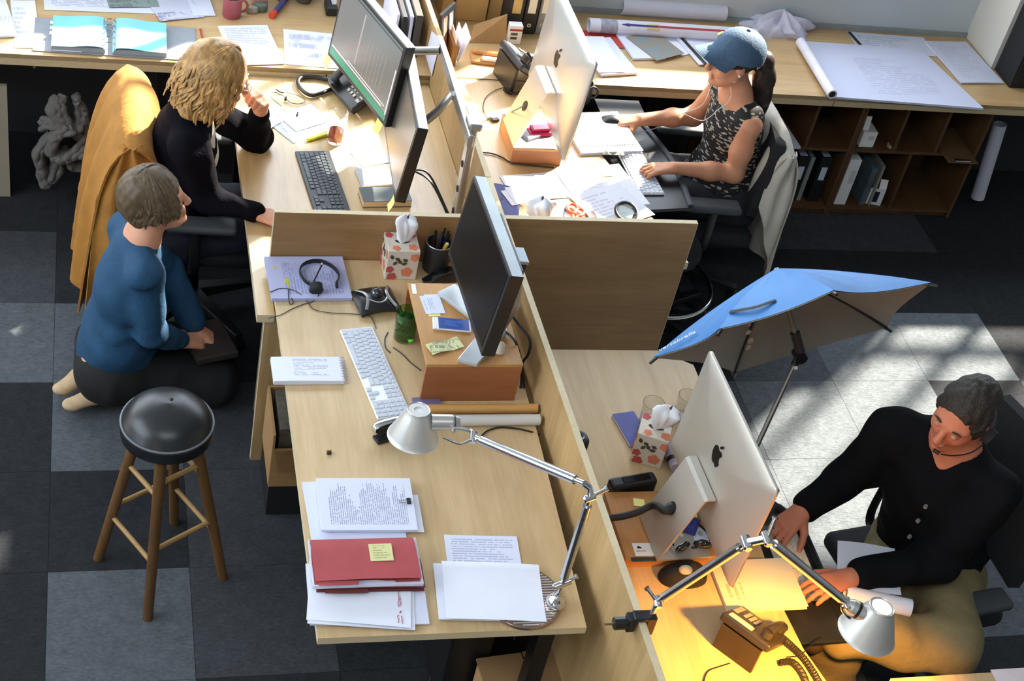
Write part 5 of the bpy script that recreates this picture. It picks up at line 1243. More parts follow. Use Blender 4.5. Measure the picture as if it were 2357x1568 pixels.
# magnifier
c = at(1440, 492, zb+.02); t = thing('magnifier', 'black-rimmed round magnifier standing at the desk corner', 'magnifier', (c.x, c.y, zb))
m1 = MB(TR(c.x, c.y, zb+.030) @ RX(.35)); m1.tube([(.042*math.cos(p_), .042*math.sin(p_), 0) for p_ in np.linspace(0, 2*PI, 28, endpoint=False)], .0065, 8, closed=True); m1.build('rim', blackp, t, True)
m1 = MB(TR(c.x, c.y, zb+.030) @ RX(.35)); m1.lathe([(0, .003), (.025, .002), (.04, 0), (.025, -.002), (0, -.003)], 28); m1.build('lens', mat('lens_glass', 'c9d8da', .03, trans=.9, var=0), t, True)
m1 = MB(); m1.cyl((c.x-.03, c.y+.02, zb), (c.x-.032, c.y+.026, zb+.03), .006, n=8); m1.cyl((c.x+.03, c.y-.02, zb), (c.x+.034, c.y-.012, zb+.03), .006, n=8); m1.build('foot', blackp, t, True)
# keyboard tray, keyboard and mouse of the person in the cap
kt = [at(1440, 268, .665), at(1500, 300, .665), at(1562, 462, .665), at(1492, 468, .665)]
t = thing('keyboard_tray', 'black keyboard tray sticking out from the sunlit desk', 'keyboard tray', ((kt[0].x+kt[2].x)/2, (kt[0].y+kt[2].y)/2, .645))
m1 = MB(); m1.prism([(2.02, 5.30), (2.30, 5.26), (2.36, 4.98), (2.35, 4.66), (2.10, 4.63)], .650, .664); m1.build('board', mat('tray_black', '1f2226', .35), t, bev=.003)
m1 = MB(); m1.tube(bez([(2.30, 5.25, .666), (2.355, 4.98, .666), (2.345, 4.67, .666)], 6), .014, 8, flat=(1, .6)); m1.build('wrist_rest', mat('rest_grey', '3a4046', .6), t, True)
m1 = MB(); m1.box((2.0, 4.95, .656), (.20, .06, .012)); m1.build('bracket', blackm, t)
kc = at(1470, 405, .675)
keyboard('keyboard', 'slim white keyboard under the hand of the person in the cap', Vector((2.185, 4.875, 0)), PI/2+.06, .6645, kba, kbw, full=False, joined=True, D=.115)
mc = at(1416, 276, ZW+.015)
t = thing('computer_mouse', 'black mouse under the far hand of the person in the cap', 'mouse', (mc.x, mc.y, ZW+.0005))
m1 = MB(TR(mc.x-.01, mc.y, ZW+.001)); m1.grid(lambda s, q: ((s-.5)*.10, (q-.5)*.06, .008+.026*math.sin(PI*min(max(s*.9+.05, 0), 1))*math.sin(PI*q)**.5), 12, 10, th=.007); m1.build('body', blackp, t, True)
m1 = MB(); o = at(1440, 255, ZW); m1.rbox((o.x-.02, o.y, ZW+.0015), (.20, .16, .002), .0008, 1); single('mouse_pad', m1, mat('pad_dark', '26282b', .7), 'thin dark mouse pad at the edge of the sunlit desk', 'mouse pad')

# ================================================================== wall worktop behind the person in the cap
def roll(name, label, a, b, r, m_, band=None, grp='rolled drawings on the wall worktop'):
    a, b = Vector(a), Vector(b); t_ = thing(name, label, 'roll', ((a.x+b.x)/2, (a.y+b.y)/2, min(a.z, b.z)-r), group=grp)
    q = (b-a).to_track_quat('Z', 'Y').to_matrix().to_4x4(); T = TR(a) @ q; L_ = (b-a).length
    m_1 = MB(T); m_1.lathe([(r*.80, 0), (r, 0), (r, L_), (r*.80, L_)], 28, close=True); m_1.build('tube', m_, t_, True)
    m_1 = MB(T); m_1.lathe([(r*.62, .003), (r*.70, .003), (r*.70, L_-.003), (r*.62, L_-.003)], 20, close=True); m_1.build('inner_turn', paperb, t_, True)
    return t_, T, L_
rollp = mat('roll_paper', 'd3d5e2', .75, var=.03)
a = at(1352, 52, ZK+.035); b = at(1742, 88, ZK+.035); a.y = b.y = (a.y+b.y)/2
rt, RT, RL = roll('drawing_roll', 'long white drawing roll printed with a blue and red arrow', a, b, .033, rollp)
_l = RT.to_3x3().inverted() @ Vector((0, -.62, .78)); AR = math.atan2(_l.y, _l.x)
for x0, x1, col, nm in ((.115, .20, '3a3678', 'arrow_blue'), (.20, .42, 'a8383e', 'arrow_red')):
    m1 = MB(RT)
    m1.grid(lambda s, q: (.0335*math.cos(AR+(q-.5)*.30), .0335*math.sin(AR+(q-.5)*.30), (x0+s*(x1-x0))*1.6), 8, 5, th=.0004); m1.build(nm, mat(nm, col, .6), rt, True)
m1 = MB(RT); m1.grid(lambda s, q: (.0336*math.cos(AR+(q-.5)*.55*(1-s)+.0), .0336*math.sin(AR+(q-.5)*.55*(1-s)), .115*1.6-s*.04+.0), 5, 5, th=.0004); m1.build('arrow_head', M['arrow_blue'], rt, True)
m1 = MB(RT); m1.grid(lambda s, q: (.0334*math.cos(AR+.15+(q-.5)*1.0), .0334*math.sin(AR+.15+(q-.5)*1.0), .27+s*.06), 4, 8, th=.0003); m1.build('tape', mat('old_tape', 'c9bb90', .5), rt, True)
m1 = MB(RT); m1.lathe([(.0334, .05), (.0337, .05), (.0337, .13), (.0334, .13)], 24, close=True); m1.build('grey_band', mat('grey_print', '9a9cab', .7, var=.2, scale=40), rt, True)
a = at(1430, 12, ZK+.04); b = at(1672, 36, ZK+.04); a.y = b.y = (a.y+b.y)/2+.01
roll('drawing_roll', 'shorter white drawing roll lying behind the printed roll', a, b, .040, rollp)
block('red_folder', 'red folder under the paper pile behind the silver computer', [(1335, 68), (1430, 74), (1436, 108), (1345, 108)], zk, .006, mat('folder_red', 'b2362c', .6), paperb, 'folder')
quad('paper_sheet', 'thick pile of white sheets right of the silver computer', [(1335, 95), (1405, 92), (1466, 172), (1370, 178)], zk+.001, paperb, th=.012, grp=GW, seed=81)
quad('paper_sheet', 'top sheet of the pile right of the silver computer', [(1340, 84), (1395, 86), (1436, 166), (1365, 168)], zk+.016, paper, th=.002, grp=GW, seed=82)
quad('paper_sheet', 'white sheets under the aerial print in front of the rolls', [(1425, 85), (1500, 82), (1520, 138), (1450, 138)], zk+.001, paperb, th=.010, grp=GW, seed=83)
quad('aerial_photo', 'brownish aerial print lying in front of the drawing rolls', [(1440, 84), (1505, 72), (1575, 122), (1512, 142)], zk+.013, printed('aerial2', '8d8478', '6f8ea0', rows=3, x0=.05, x1=.95, y0=.05, y1=.95, seed=3.3, dens=0, blotch=.55), grp=GW, seed=84, cat='photo')
quad('paper_sheet', 'white sheet behind the bound report', [(1500, 75), (1560, 70), (1600, 120), (1575, 130)], zk+.002, paper, grp=GW, seed=85)
t = quad('bound_report', 'white report with black comb binding under the cap visor', [(1553, 72), (1640, 70), (1680, 145), (1598, 152)], zk+.004, paperb, th=.006, grp=GW, seed=86, cat='report')
a, b = at(1557, 74, zk+.012), at(1625, 148, zk+.012); m1 = MB(); m1.tube([a, b], .008, 8, flat=(1.2, .5)); m1.build('comb_binding', blackp, t, True)
# crumpled paper heap
c = at(1790, 66, zk); m1 = MB(TR(c.x, c.y, zk)); R = np.random.RandomState(3)
def heap(u, v):
    a_ = u*2*PI; r_ = (1-v**2.2); k_ = 1+.16*math.sin(5*a_+v*4)+.10*math.sin(11*a_+v*9)
    return (.165*r_*k_*math.cos(a_), .10*r_*k_*math.sin(a_), .085*v*(1+.25*math.sin(3*a_+v*5))+.012*math.sin(13*a_)*v*(1-v)*4)
m1.grid(heap, 44, 14); single('crumpled_cloth', m1, mat('rag_pale', 'cdcde0', .9, var=.06, bump=.5, bscale=40), 'crumpled pale cloth heaped against the wall behind the cap', 'cloth', smooth=True, ang=85)
# big plan with one rolled edge, and sheets behind
planm = printed('site_plan', 'c6cae2', 'adb2ca', rows=26, x0=.3, x1=.78, y0=.15, y1=.75, seed=1.1, dens=.25, blotch=.28)
quad('plan_sheet', 'plan sheet with black strip behind the big plan', [(1952, 72), (2120, 88), (2160, 130), (1975, 118)], zk+.001, printed('plan_b', 'ccd0e2', 'a5aac2', rows=9, x0=.1, x1=.9, y0=.1, y1=.9, seed=5.5, dens=.2, blotch=.4), grp=GW, seed=91)
a, b = at(1955, 74, zk+.004), at(1985, 108, zk+.004); m1 = MB(); m1.tube([a, b], .010, 6, flat=(1, .3)); single('plan_hanger', m1, blackp, 'black clamp strip along the edge of the rear plan sheet', 'clamp strip')
quad('plan_sheet', 'plan sheet at the right end of the worktop beside the pier', [(2124, 96), (2225, 100), (2307, 192), (2215, 194)], zk+.002, printed('plan_c', 'c9cde2', 'b2b7d0', rows=20, x0=.15, x1=.9, y0=.1, y1=.9, seed=8.2, dens=.3, blotch=.15), th=.006, grp=GW, seed=92)
o, w, d, rz = rect_px((1850, 98), (2110, 112), (2262, 254), (1918, 226), zk+.009)
p00, p10, p11, p01 = at(1920, 228, zk), at(2262, 254, zk), at(2118, 118, zk), at(1852, 100, zk)
t = thing('site_plan', 'big site plan spread over the worktop with one edge rolled up', 'plan', ((p00.x+p11.x)/2, (p00.y+p11.y)/2, zk))
m1 = MB(); m1.grid(lambda s, q: tuple((p00.lerp(p10, s)).lerp(p01.lerp(p11, s), q)+Vector((0, 0, .012+.002*math.sin(s*4)*math.sin(q*3)))), 10, 6, th=.010); pl = m1.build('sheets', planm, t, True)
ra, rb = at(1916, 218, zk+.028), at(1842, 96, zk+.028)
q = (rb-ra).to_track_quat('Z', 'Y').to_matrix().to_4x4(); L_ = (rb-ra).length
m1 = MB(TR(ra) @ q); m1.lathe([(.016, 0), (.0225, 0), (.0225, L_), (.016, L_)], 24, close=True); m1.build('rolled_edge', mat('roll_edge_paper', 'd9d8e4', .7), t, True)
m1 = MB(TR(ra) @ q); m1.lathe([(0, .002), (.016, .002), (.016, .004), (0, .004)], 18); m1.build('roll_core', blackp, t, True)
# dark cabinet at the right end
pa, pb2 = at(2284, 160, zk), at(2325, 203, zk)
t = thing('loudspeaker', 'tall black loudspeaker box at the right end of the worktop', 'loudspeaker', (pa.x+.16, (pa.y+pb2.y)/2, zk))
m1 = MB(); m1.rbox((pa.x+.155, (5.760+pb2.y)/2, zk+.30), (.29, 5.760-pb2.y, .60), .006, 2); m1.build('cabinet', mat('speaker_black', '101113', .7, var=.1), t)
m1 = MB(); m1.rbox((pa.x+.155, pb2.y-.003, zk+.30), (.27, .006, .55), .003, 1); m1.build('grille', mat('grille_black', '18191b', .9, var=.3, scale=200), t)

# ================================================================== cubby shelf under the worktop
shaded_wood = wood('shelf_wood_shaded', '4a3320', '66482a', 'Z', rough=.6)  # wood darkened to paint in the shade under the worktop
SY0, SY1 = 5.55, 5.93
def shx(px, py, Y=SY0): return aty(px, py, Y).x
xa, xm, xb = 2.86, shx(1993, 256), shx(2287, 272)
ztop = ZK-.022-.026; zmid = aty(1900, 341, SY0).z
def shelf(label, x0, x1, top_div, bot_div):
    t_ = thing('cubby_shelf', label, 'shelf', ((x0+x1)/2, (SY0+SY1)/2, 0), group='cubby shelves under the worktop')
    th = .016
    for nm, lo, hi in (('side', (x0, SY0, .0), (x0+th, SY1, ztop)), ('side', (x1-th, SY0, .0), (x1, SY1, ztop)), ('top_board', (x0+th, SY0, ztop-th), (x1-th, SY1, ztop)), ('shelf_board', (x0+th, SY0, zmid-th), (x1-th, SY1-.008, zmid)), ('bottom_board', (x0+th, SY0, .03), (x1-th, SY1-.008, .03+th)), ('back_board', (x0+th, SY1-.008, .03), (x1-th, SY1, ztop-th)), ('plinth', (x0+th, SY0+.02, .0), (x1-th, SY0+.03, .03))):
        m_ = MB(); m_.bb(lo, hi); m_.build(nm, shaded_wood, t_)
    for x in top_div: m_ = MB(); m_.bb((x-th/2, SY0+.002, zmid), (x+th/2, SY1-.008, ztop-th)); m_.build('divider', shaded_wood, t_)
    for x in bot_div: m_ = MB(); m_.bb((x-th/2, SY0+.002, .046), (x+th/2, SY1-.008, zmid-th)); m_.build('divider', shaded_wood, t_)
shelf('wooden cubby shelf holding black binders behind the chair with the jacket', xa, xm-.001, [shx(1882, 262)], [])
shelf('wooden cubby shelf holding boxes and the clipboard at the right', xm+.001, xb, [shx(2092, 262), shx(2188, 268)], [shx(2098, 356)])
zs = .0465; zm = zmid+.0005
# binders
for i, (x, m_, lb, lab) in enumerate(((1800, blkb, 'black binder with pale label leftmost in the cubby', True), (1833, blkb, 'black binder with pale label second in the cubby', True), (1853, mat('pale_spine', '8d9590', .7), 'thin pale file between the black binders in the cubby', False), (1886, blkb, 'black binder with small label right of the pale file in the cubby', True))):
    x_ = aty(x, 420, SY0+.04).x; w_ = .062 if lab else .022; hh = .255
    t = thing('binder', lb, 'binder', (x_, SY0+.17, zs), group='binders in the cubby shelf')
    m1 = MB(); m1.rbox((x_, SY0+.165, zs+hh/2+.0005), (w_, .25, hh), .003, 1); m1.build('case', m_, t)
    if lab:
        m1 = MB(); m1.box((x_, SY0+.0395, zs+.165), (.03, .0008, .075)); m1.build('label', paperb, t)
        m1 = MB(); m1.box((x_, SY0+.165, zs+hh-.002), (w_*.6, .22, .008)); m1.build('page_block', paperb, t)
x_ = aty(1925, 420, SY0).x-.035
for (px_, z0, dx, dy, dz, m_, lb, nm, cat) in (
    (1948, zs, .062, .22, .265, white, 'tall white box with print standing in the right cubby', 'white_box', 'box'),
    (2000, zs, .03, .23, .22, mat('magazine_teal', '4d5c62', .6, var=.3, scale=20), 'teal magazine leaning in the right cubby', 'magazine', 'magazine'),
    (2018, zs, .012, .22, .235, mat('pale_file2', '8e8a80', .7), 'thin pale file beside the teal magazine', 'file', 'file'),
    (2000, zm, .075, .09, .085, white, 'white cube carton on the upper cubby shelf', 'white_carton', 'box')):
    y_ = SY0+.02+dy/2; x_ = aty(px_, 430 if z0 == zs else 320, SY0+.02).x
    t = thing(nm, lb, cat, (x_, y_, z0)); m1 = MB(); m1.rbox((x_, y_, z0+dz/2+.0005), (dx, dy, dz), .002, 1); m1.build('body', m_, t)
    if nm.startswith('white'):
        m1 = MB(); m1.box((x_+dx*.15, y_-dy/2-.0004, z0+dz*.62), (dx*.4, .0006, dz*.28)); m1.build('print', printed('box_print'+nm, 'c9cbcb', '4a4d50', rows=9, flip=False, seed=2.2, dens=.8, duty=.6), t)
    if nm == 'white_carton':
        m1 = MB(); m1.grid(lambda s, q: (x_-dx/2+s*dx*.4, y_-dy/2+.02+.01*q, z0+dz+q*.07), 2, 3, th=.001); m1.build('flap', white, t)
x_ = aty(2035, 440, SY0+.01).x
t = thing('phone_carton', 'open white carton with dark picture in the lower cubby', 'box', (x_, SY0+.11, zs), -.25)
m1 = MB(); m1.rbox((0, 0, .05), (.075, .17, .095), .002, 1); m1.build('carton', mat('carton_dark', '4b4850', .6), t, local=True)
m1 = MB(); m1.box((0, -.0858, .05), (.075, .0012, .095)); m1.build('front', white, t, local=True)
m1 = MB(); m1.box((-.004, -.0868, .05), (.034, .0008, .062)); m1.build('picture', mat('phone_picture', '1c2236', .4), t, local=True)
m1 = MB(); m1.grid(lambda s, q: (.0+s*.037, -.085+.02*q, .098+q*.045), 2, 3, th=.001); m1.build('flap', white, t, True, True)
c = aty(2052, 342, SY0+.03); m1 = MB(TR(c.x, SY0+.035, zm)); m1.lathe([(.012, 0), (.024, 0), (.024, .012), (.012, .012)], 20, close=True); single('tape_roll', m1, mat('tape_beige', 'b5ab98', .6), 'roll of beige tape beside the white cube carton', 'tape', smooth=True)
m1 = MB(); c = aty(2045, 265, SY0+.02); m1.grid(lambda s, q: (c.x-.05+s*.10, SY0+.01+q*.10, ztop-.075+.03*q+.006*math.sin(s*7)), 6, 4, th=.001); single('loose_paper', m1, paperb, 'loose white paper sticking out at the top of the right cubby', 'paper', smooth=True)
m1 = MB(); c = aty(1812, 320, SY0+.02); m1.grid(lambda s, q: (c.x-.10+s*.13+.03*(1-q), SY0-.02+q*.20, zm+.004+.07*q*(1-s*.7)+.01*s), 6, 5, th=.012); single('paper_stack', m1, paperb, 'stack of white papers slumped in the upper left cubby', 'paper', smooth=True)
# clipboard
q = [aty(2156, 353, SY0-.01), aty(2252, 378, SY0-.06)]
x0_, x1_ = shx(2165, 345)+.01, shx(2245, 345)-.012
t = thing('clipboard', 'brown clipboard sticking out of the right cubby', 'clipboard', ((x0_+x1_)/2, SY0+.05, zm))
m1 = MB(); m1.add([(x0_, SY0-.085, zm+.0035), (x1_, SY0-.085, zm+.0035), (x1_, SY0+.22, zm+.0035), (x0_, SY0+.22, zm+.0035), (x0_, SY0-.085, zm+.0005), (x1_, SY0-.085, zm+.0005), (x1_, SY0+.22, zm+.0005), (x0_, SY0+.22, zm+.0005)], [(0, 1, 2, 3), (7, 6, 5, 4), (0, 4, 5, 1), (1, 5, 6, 2), (2, 6, 7, 3), (3, 7, 4, 0)]); m1.build('board', mat('hardboard', '6b5236', .6), t, bev=.001)
m1 = MB(); m1.rbox(((x0_+x1_)/2, SY0-.07, zm+.008), (.085, .022, .010), .004, 2); m1.build('clip', chrome, t)
# rolled tube leaning at the right
a = aty(2250, 452, 5.53); a = at(2250, 455, .03); b = aty(2302, 285, a.y+.03)
roll('drawing_roll', 'white drawing roll leaning upright beside the cubby shelf', a, b, .034, rollp, grp='rolled drawings')
# grey scarf hanging under the worktop on the left, pale board at the left edge
t = thing('scarf', 'light grey scarf hanging knotted under the wall worktop', 'scarf', at(150, 400, .05))
sc_m = mat('scarf_grey', '575552', .95, var=.15, scale=30, bump=.6, bscale=50)
Rs = random.Random(5)
loops = (([(140, 222, .0), (128, 250, -.02), (150, 290, -.03), (178, 310, -.02), (192, 335, .0)], .035), ([(172, 226, .0), (190, 250, .01), (182, 285, -.01), (160, 300, -.04), (120, 285, -.02), (105, 290, .0)], .035), ([(165, 296, -.05), (128, 318, -.05), (122, 350, -.03), (150, 362, -.05), (185, 342, -.05), (200, 318, -.02)], .04), ([(118, 300, .0), (95, 350, .0), (92, 392, .0), (115, 420, .0), (132, 395, .0), (128, 350, .01)], .04), ([(150, 345, -.02), (165, 378, -.02), (195, 378, -.01), (206, 350, .0), (200, 300, .0), (188, 262, .0)], .036))
for pts, wd in loops:
    for k_ in range(3):
        ph_ = Rs.uniform(0, 6); off = [(Rs.uniform(-1, 1)*wd*.55, Rs.uniform(-1, 1)*wd*.35) for _ in pts]
        P_ = bez([aty(x, yy, 5.46+dy)+Vector((o_[0], o_[1]*.6, o_[1])) for (x, yy, dy), o_ in zip(pts, off)], 8); n_ = len(P_)
        m1 = MB(); m1.tube(P_, [wd*(.62+.30*math.sin(PI*i_/(n_-1))+.09*math.sin(i_*1.3+ph_)) for i_ in range(n_)], 12, flat=(1, .6)); m1.build('fold', sc_m, t, True, ang=80)
a = at(3, 455, 0)
m1 = MB(); e = at(24, 453, 0.); zt = hgt(e, 16, 199); m1.bb((e.x-.40, e.y, .0), (e.x, e.y+.02, zt)); single('plywood_board', m1, mat('pale_board', '8d8574', .7, var=.1, scale=5), 'pale plywood board standing at the far left under the worktop', 'board')

# ================================================================== desk at the right
zm_ = ZM+.0005
# riser box
fl = at(1432, 1308, ZM); 
RZT = hgt(fl, 1437, 1283)
def rr(x, y): return at(x, y, RZT)
q0, q1, q2, q3 = rr(1390, 1133), rr(1500, 1133), rr(1640, 1282), rr(1442, 1287)
t = thing('computer_stand', 'broad low wooden stand under the computer at the right', 'riser', ((q0.x+q2.x)/2, (q0.y+q2.y)/2, zm_))
RX0, RX1, RYa, RYb = (q0.x+q3.x)/2, q2.x+.10, q3.y, q0.y
maple2 = wood('stand_beech', 'a9713c', 'c58d52', 'Y', rough=.42)
m1 = MB(); m1.bb((RX0, RYa, RZT-.014), (RX1, RYb, RZT)); m1.build('top_board', maple2, t, bev=.0015)
m1 = MB(); m1.bb((RX0+.001, RYa+.006, zm_), (RX1-.001, RYa+.018, RZT-.014)); m1.build('front_board', maple2, t)
m1 = MB(); m1.bb((RX0+.001, RYb-.013, zm_), (RX1-.001, RYb-.001, RZT-.014)); m1.build('rear_board', maple2, t)
m1 = MB(); m1.bb((RX0+.001, RYa+.018, zm_), (RX0+.013, RYb-.013, RZT-.014)); m1.build('side_board', maple2, t)
ISC = mat('silver_shell_matt', 'c2beb4', .42, metal=.6, var=.02)
im2, X2, hole2, hn2 = imac('large silver all-in-one computer at the right lit from the desk lamp', (1.81, 2.905, 1.007), -88.26, 2.5, .584, .414, RZT, shell=ISC)
m1 = MB(); hz0 = hole2.z; pth = bez([hole2+hn2*.002, hole2+hn2*.028+Vector((0, -.004, -.010))]+[at(x, y, hz0+(RZT+.02-hz0)*k_) for x, y, k_ in ((1505, 1163, .45), (1465, 1180, .72), (1425, 1190, .9), (1380, 1193, 1.05))], 8)
m1.tube(pth, [.019-.008*min(i/12, 1) for i in range(len(pth))], 12); m1.build('power_cable', mat('cable_sleeve', '1a1a1a', .6), im2, True)
GM = 'small things on the stand at the right'
def quadz(*a_, **k_): return quad(*a_, **k_)
t = thing('remote_control', 'black oblong gadget behind the stand at the right', 'gadget', at(1465, 1117, RZT+.0))
o, w, d, rz = rect_px((1403, 1130), (1515, 1102), (1520, 1115), (1440, 1133), RZT)
gA, gB = at(1408, 1127, RZT+.012), at(1512, 1110, RZT+.012); yaw_ = math.atan2(gB.y-gA.y, gB.x-gA.x); L_ = (gB-gA).length; gm = (gA+gB)/2
m1 = MB(TR(gm.x, gm.y+.02, zm_+.035) @ RZ(yaw_)); m1.rbox((0, 0, 0), (L_, .045, .07), .010, 2); t.location = (gm.x, gm.y+.02, zm_); FR[t.name] = TR(gm.x, gm.y+.02, zm_)
m1.build('body', blackp, t)
m1 = MB(TR(gm.x, gm.y+.02, zm_+.0702) @ RZ(yaw_)); m1.rbox((.01, 0, .001), (L_*.6, .025, .002), .0008, 1); m1.build('panel', mat('gloss_black', '0f1012', .12), t)
quad('sticky_note', 'small yellow sticky note at the back of the stand at the right', [(1457, 1147), (1484, 1152), (1483, 1166), (1459, 1166)], RZT+.0006, yellow, grp='sticky notes', seed=101, cat='note')
# business card with mark and name
o, w, d, rz = rect_px((1456, 1252), (1514, 1251), (1524, 1279), (1465, 1280), RZT+.0006)
t = thing('business_card', 'white business card with a black mark at the front of the stand', 'card', (o.x, o.y, RZT+.0006), rz)
m1 = MB(); m1.box((0, 0, .0005), (.087, .051, .0006)); m1.build('card', mat('card_white', 'e6e2da', .7), t, local=True)
m1 = MB(); m1.prism([(-.030, .004), (-.031, .009), (-.027, .014), (-.023, .014), (-.018, .009), (-.015, .0045)], .0008, .0011); m1.build('mark', mat('print_black', '1a1412', .7), t, local=True)
text_mesh('BEZUART', .0075, TR(-.020, -.006, .001), 'name_print', M['print_black'], t, .0001, True)
for k_, (x_, w_) in enumerate(((.016, .010), (.020, .014), (.025, .026))):
    m1 = MB(); m1.box((x_, .004-k_*.0055, .0009), (w_, .0014, .0002)); m1.build('small_print', mat('print_faint', 'b8ac98', .7), t, local=True)
quad('dark_strip', 'dark strip lying along the front edge of the stand at the right', [(1452, 1285), (1508, 1284), (1510, 1293), (1453, 1294)], RZT+.0008, mat('strip_dark', '2c2c22', .5, var=.4, scale=60), th=.002, grp=None, cat='strip', seed=102)
# things seen through the stand opening: cards and notes on the foot
fz2 = RZT+.008
for i, (q_, m_, lb, nm) in enumerate((([(1548, 1205), (1585, 1195), (1600, 1225), (1565, 1238)], paper, 'white card lying lowest on the foot of the computer at the right', 'note_card'), ([(1590, 1215), (1625, 1215), (1630, 1245), (1598, 1245)], paperb, 'white slip at the right on the foot of the computer', 'note_card'), ([(1586, 1162), (1602, 1165), (1606, 1192), (1590, 1190)], yellow, 'yellow note standing by the foot of the computer at the right', 'sticky_note'), ([(1581, 1186), (1612, 1198), (1600, 1235), (1566, 1222)], None, 'deep blue card on the foot of the computer at the right', 'blue_card'))):
    quad(nm, lb, q_, fz2+.001*i, m_ or printed('blue_card_print', '232f7c', '5a68b4', rows=9, flip=True, x0=.3, x1=.8, y0=.2, y1=.8, seed=5.9, dens=.5, rough=.5), grp='cards on the computer foot', cat='card', seed=103+i)
# sunglasses
c = at(1592, 1268, RZT)
t = thing('sunglasses', 'dark wrap sunglasses in front of the computer foot', 'sunglasses', (c.x, c.y, RZT+.0005), .12)
for s_ in (-1, 1):
    m1 = MB(); m1.ell((s_*.034, .004, .018), (.030, .012, .018), 18, 10, RZ(-s_*.35)); m1.build('lens', mat('lens_dark', '17120f', .08, coat=1.), t, True, True)
    m1 = MB(); m1.tube(bez([(s_*.062, .012, .022), (s_*.066, .05, .020), (s_*.058, .10, .008)], 5), .003, 6, flat=(.6, 1.3)); m1.build('temple', blackp, t, True, True)
m1 = MB(); m1.tube([(-.010, -.006, .022), (0, -.009, .024), (.010, -.006, .022)], .004, 6); m1.build('bridge', blackp, t, True, True)
# black cap-like holder with a white pebble
c = at(1570, 1330, ZM)
t = thing('black_pouch', 'soft black pouch in front of the stand at the right', 'pouch', (c.x, c.y, zm_))
m1 = MB(TR(c.x, c.y, zm_)); m1.grid(lambda s, q: ((.085*(1-.25*math.cos(2*PI*s*2)*.3))*math.cos(2*PI*s)*math.cos(q*PI/2)**.7, .045*math.sin(2*PI*s)*math.cos(q*PI/2)**.7, .05*math.sin(q*PI/2)*(1+.15*math.sin(4*PI*s))), 28, 10); m1.build('pouch', mat('pouch_black', '1d1a17', .8, var=.15, bump=.4), t, True, ang=85)
c2 = at(1578, 1313, ZM+.055); m1 = MB(TR(c2.x, c2.y, zm_+.046)); m1.ell((0, 0, .010), (.022, .016, .013), 18, 10); single('pebble', m1, mat('pale_stone2', 'cfc3a8', .8, var=.08), 'smooth white pebble resting on the black pouch', 'pebble', smooth=True)
# tissue box, glass, blue book, roll of sweets
c = at(1448, 1060, ZM); c2 = at(1514, 1080, ZM)
tissue_box('flowered tissue box with pinkish tissue beside the computer at the right', (c.x, c.y, zm_), math.atan2(c2.y-c.y, c2.x-c.x), S=.104, H=.125, seed=7, plume=((.022, .012, 0, 0), (0, 0, .090, .024)))
block('paperback', 'violet blue paperback under the glass at the right', [(1412, 950), (1470, 948), (1490, 1015), (1448, 1028)], zm_, .012, mat('violet_cover', '4a4f9a', .5, var=.3, scale=8), paper, 'book')
c = at(1487, 985, ZM+.013)
t = thing('drinking_glass', 'tall clear glass standing on the violet paperback', 'glass', (c.x, c.y, zm_+.0128))
m1 = MB(); m1.lathe([(0, 0), (.026, 0), (.029, .003), (.037, .115), (.0356, .115), (.0275, .008), (0, .006)], 30); m1.build('tumbler', mat('smoky_glass', 'f6f5f2', .03, trans=.98, var=0, ior=1.46), t, True, True)
c = at(1562, 960, ZM); t = thing('drinking_glass', 'second clear glass half hidden behind the computer at the right', 'glass', (c.x+.01, c.y, zm_))
m1 = MB(); m1.lathe([(0, 0), (.026, 0), (.029, .003), (.035, .10), (.0336, .10), (.0275, .008), (0, .006)], 30); m1.build('tumbler', M['smoky_glass'], t, True, True)
a, b = at(1535, 1028, ZM+.02), at(1556, 1078, ZM+.02)
t = thing('sweet_roll', 'wrapped roll lying between tissue box and computer', 'packet', ((a.x+b.x)/2, (a.y+b.y)/2, zm_))
m1 = MB(); m1.cyl(a, b, .019, n=18); m1.build('wrapper', mat('wrapper_lilac', 'c9bcd0', .4, var=.15, scale=40), t, True)
m1 = MB(); m1.cyl(a.lerp(b, .55), a.lerp(b, .72), .0195, n=18); m1.build('dark_band', mat('band_dark', '2b2022', .5), t, True)
# black tapered bottle next to the divider
c = at(1334, 1004, ZM+.166)
t = thing('spray_bottle', 'black tapered bottle with a hole in its top beside the divider', 'bottle', (c.x, c.y, zm_))
m1 = MB(TR(t.location)); m1.lathe([(0, 0), (.020, 0), (.024, .01), (.034, .10), (.035, .15), (.028, .163), (.016, .166), (.013, .158), (0, .158)], 26); m1.build('bottle', mat('soft_black', '1b1c1e', .5), t, True)
m1 = MB(TR(t.location)); m1.lathe([(.010, .161), (.018, .165), (.018, .168), (.010, .166)], 20, close=True); m1.build('ring', mat('grey_ring', '5a5c5e', .4, metal=.5), t, True)
# notebook, keyboard, tray and mouse
o, w, d, rz = rect_px((1640, 1290), (1812, 1283), (1862, 1397), (1668, 1405), ZM+.012)
nb_px = [(1640, 1292), (1812, 1283), (1862, 1397), (1668, 1405)]
block('ring_notebook', 'open cream notebook with faint notes below the computer at the right', nb_px, zm_, .014, printed('cream_notes', 'e6d9b8', 'b39c78', rows=12, flip=True, x0=.2, x1=.75, y0=.05, y1=.28, seed=4.1, dens=.4), cream, 'notebook')
t = thing('keyboard_tray', 'black keyboard tray at the edge of the desk at the right', 'keyboard tray', (2.2, 2.9, .60))
m1 = MB(); m1.prism([(2.06, 3.16), (2.16, 3.17), (2.245, 3.05), (2.245, 2.55), (2.06, 2.55)], .596, .608); m1.build('board', mat('tray_black', '1f2226', .35), t, bev=.003)
m1 = MB(); m1.tube([(2.19, 3.10, .61), (2.242, 3.03, .61), (2.243, 2.56, .61)], .014, 8, flat=(1, .7)); m1.build('wrist_rest', blackp, t, True)
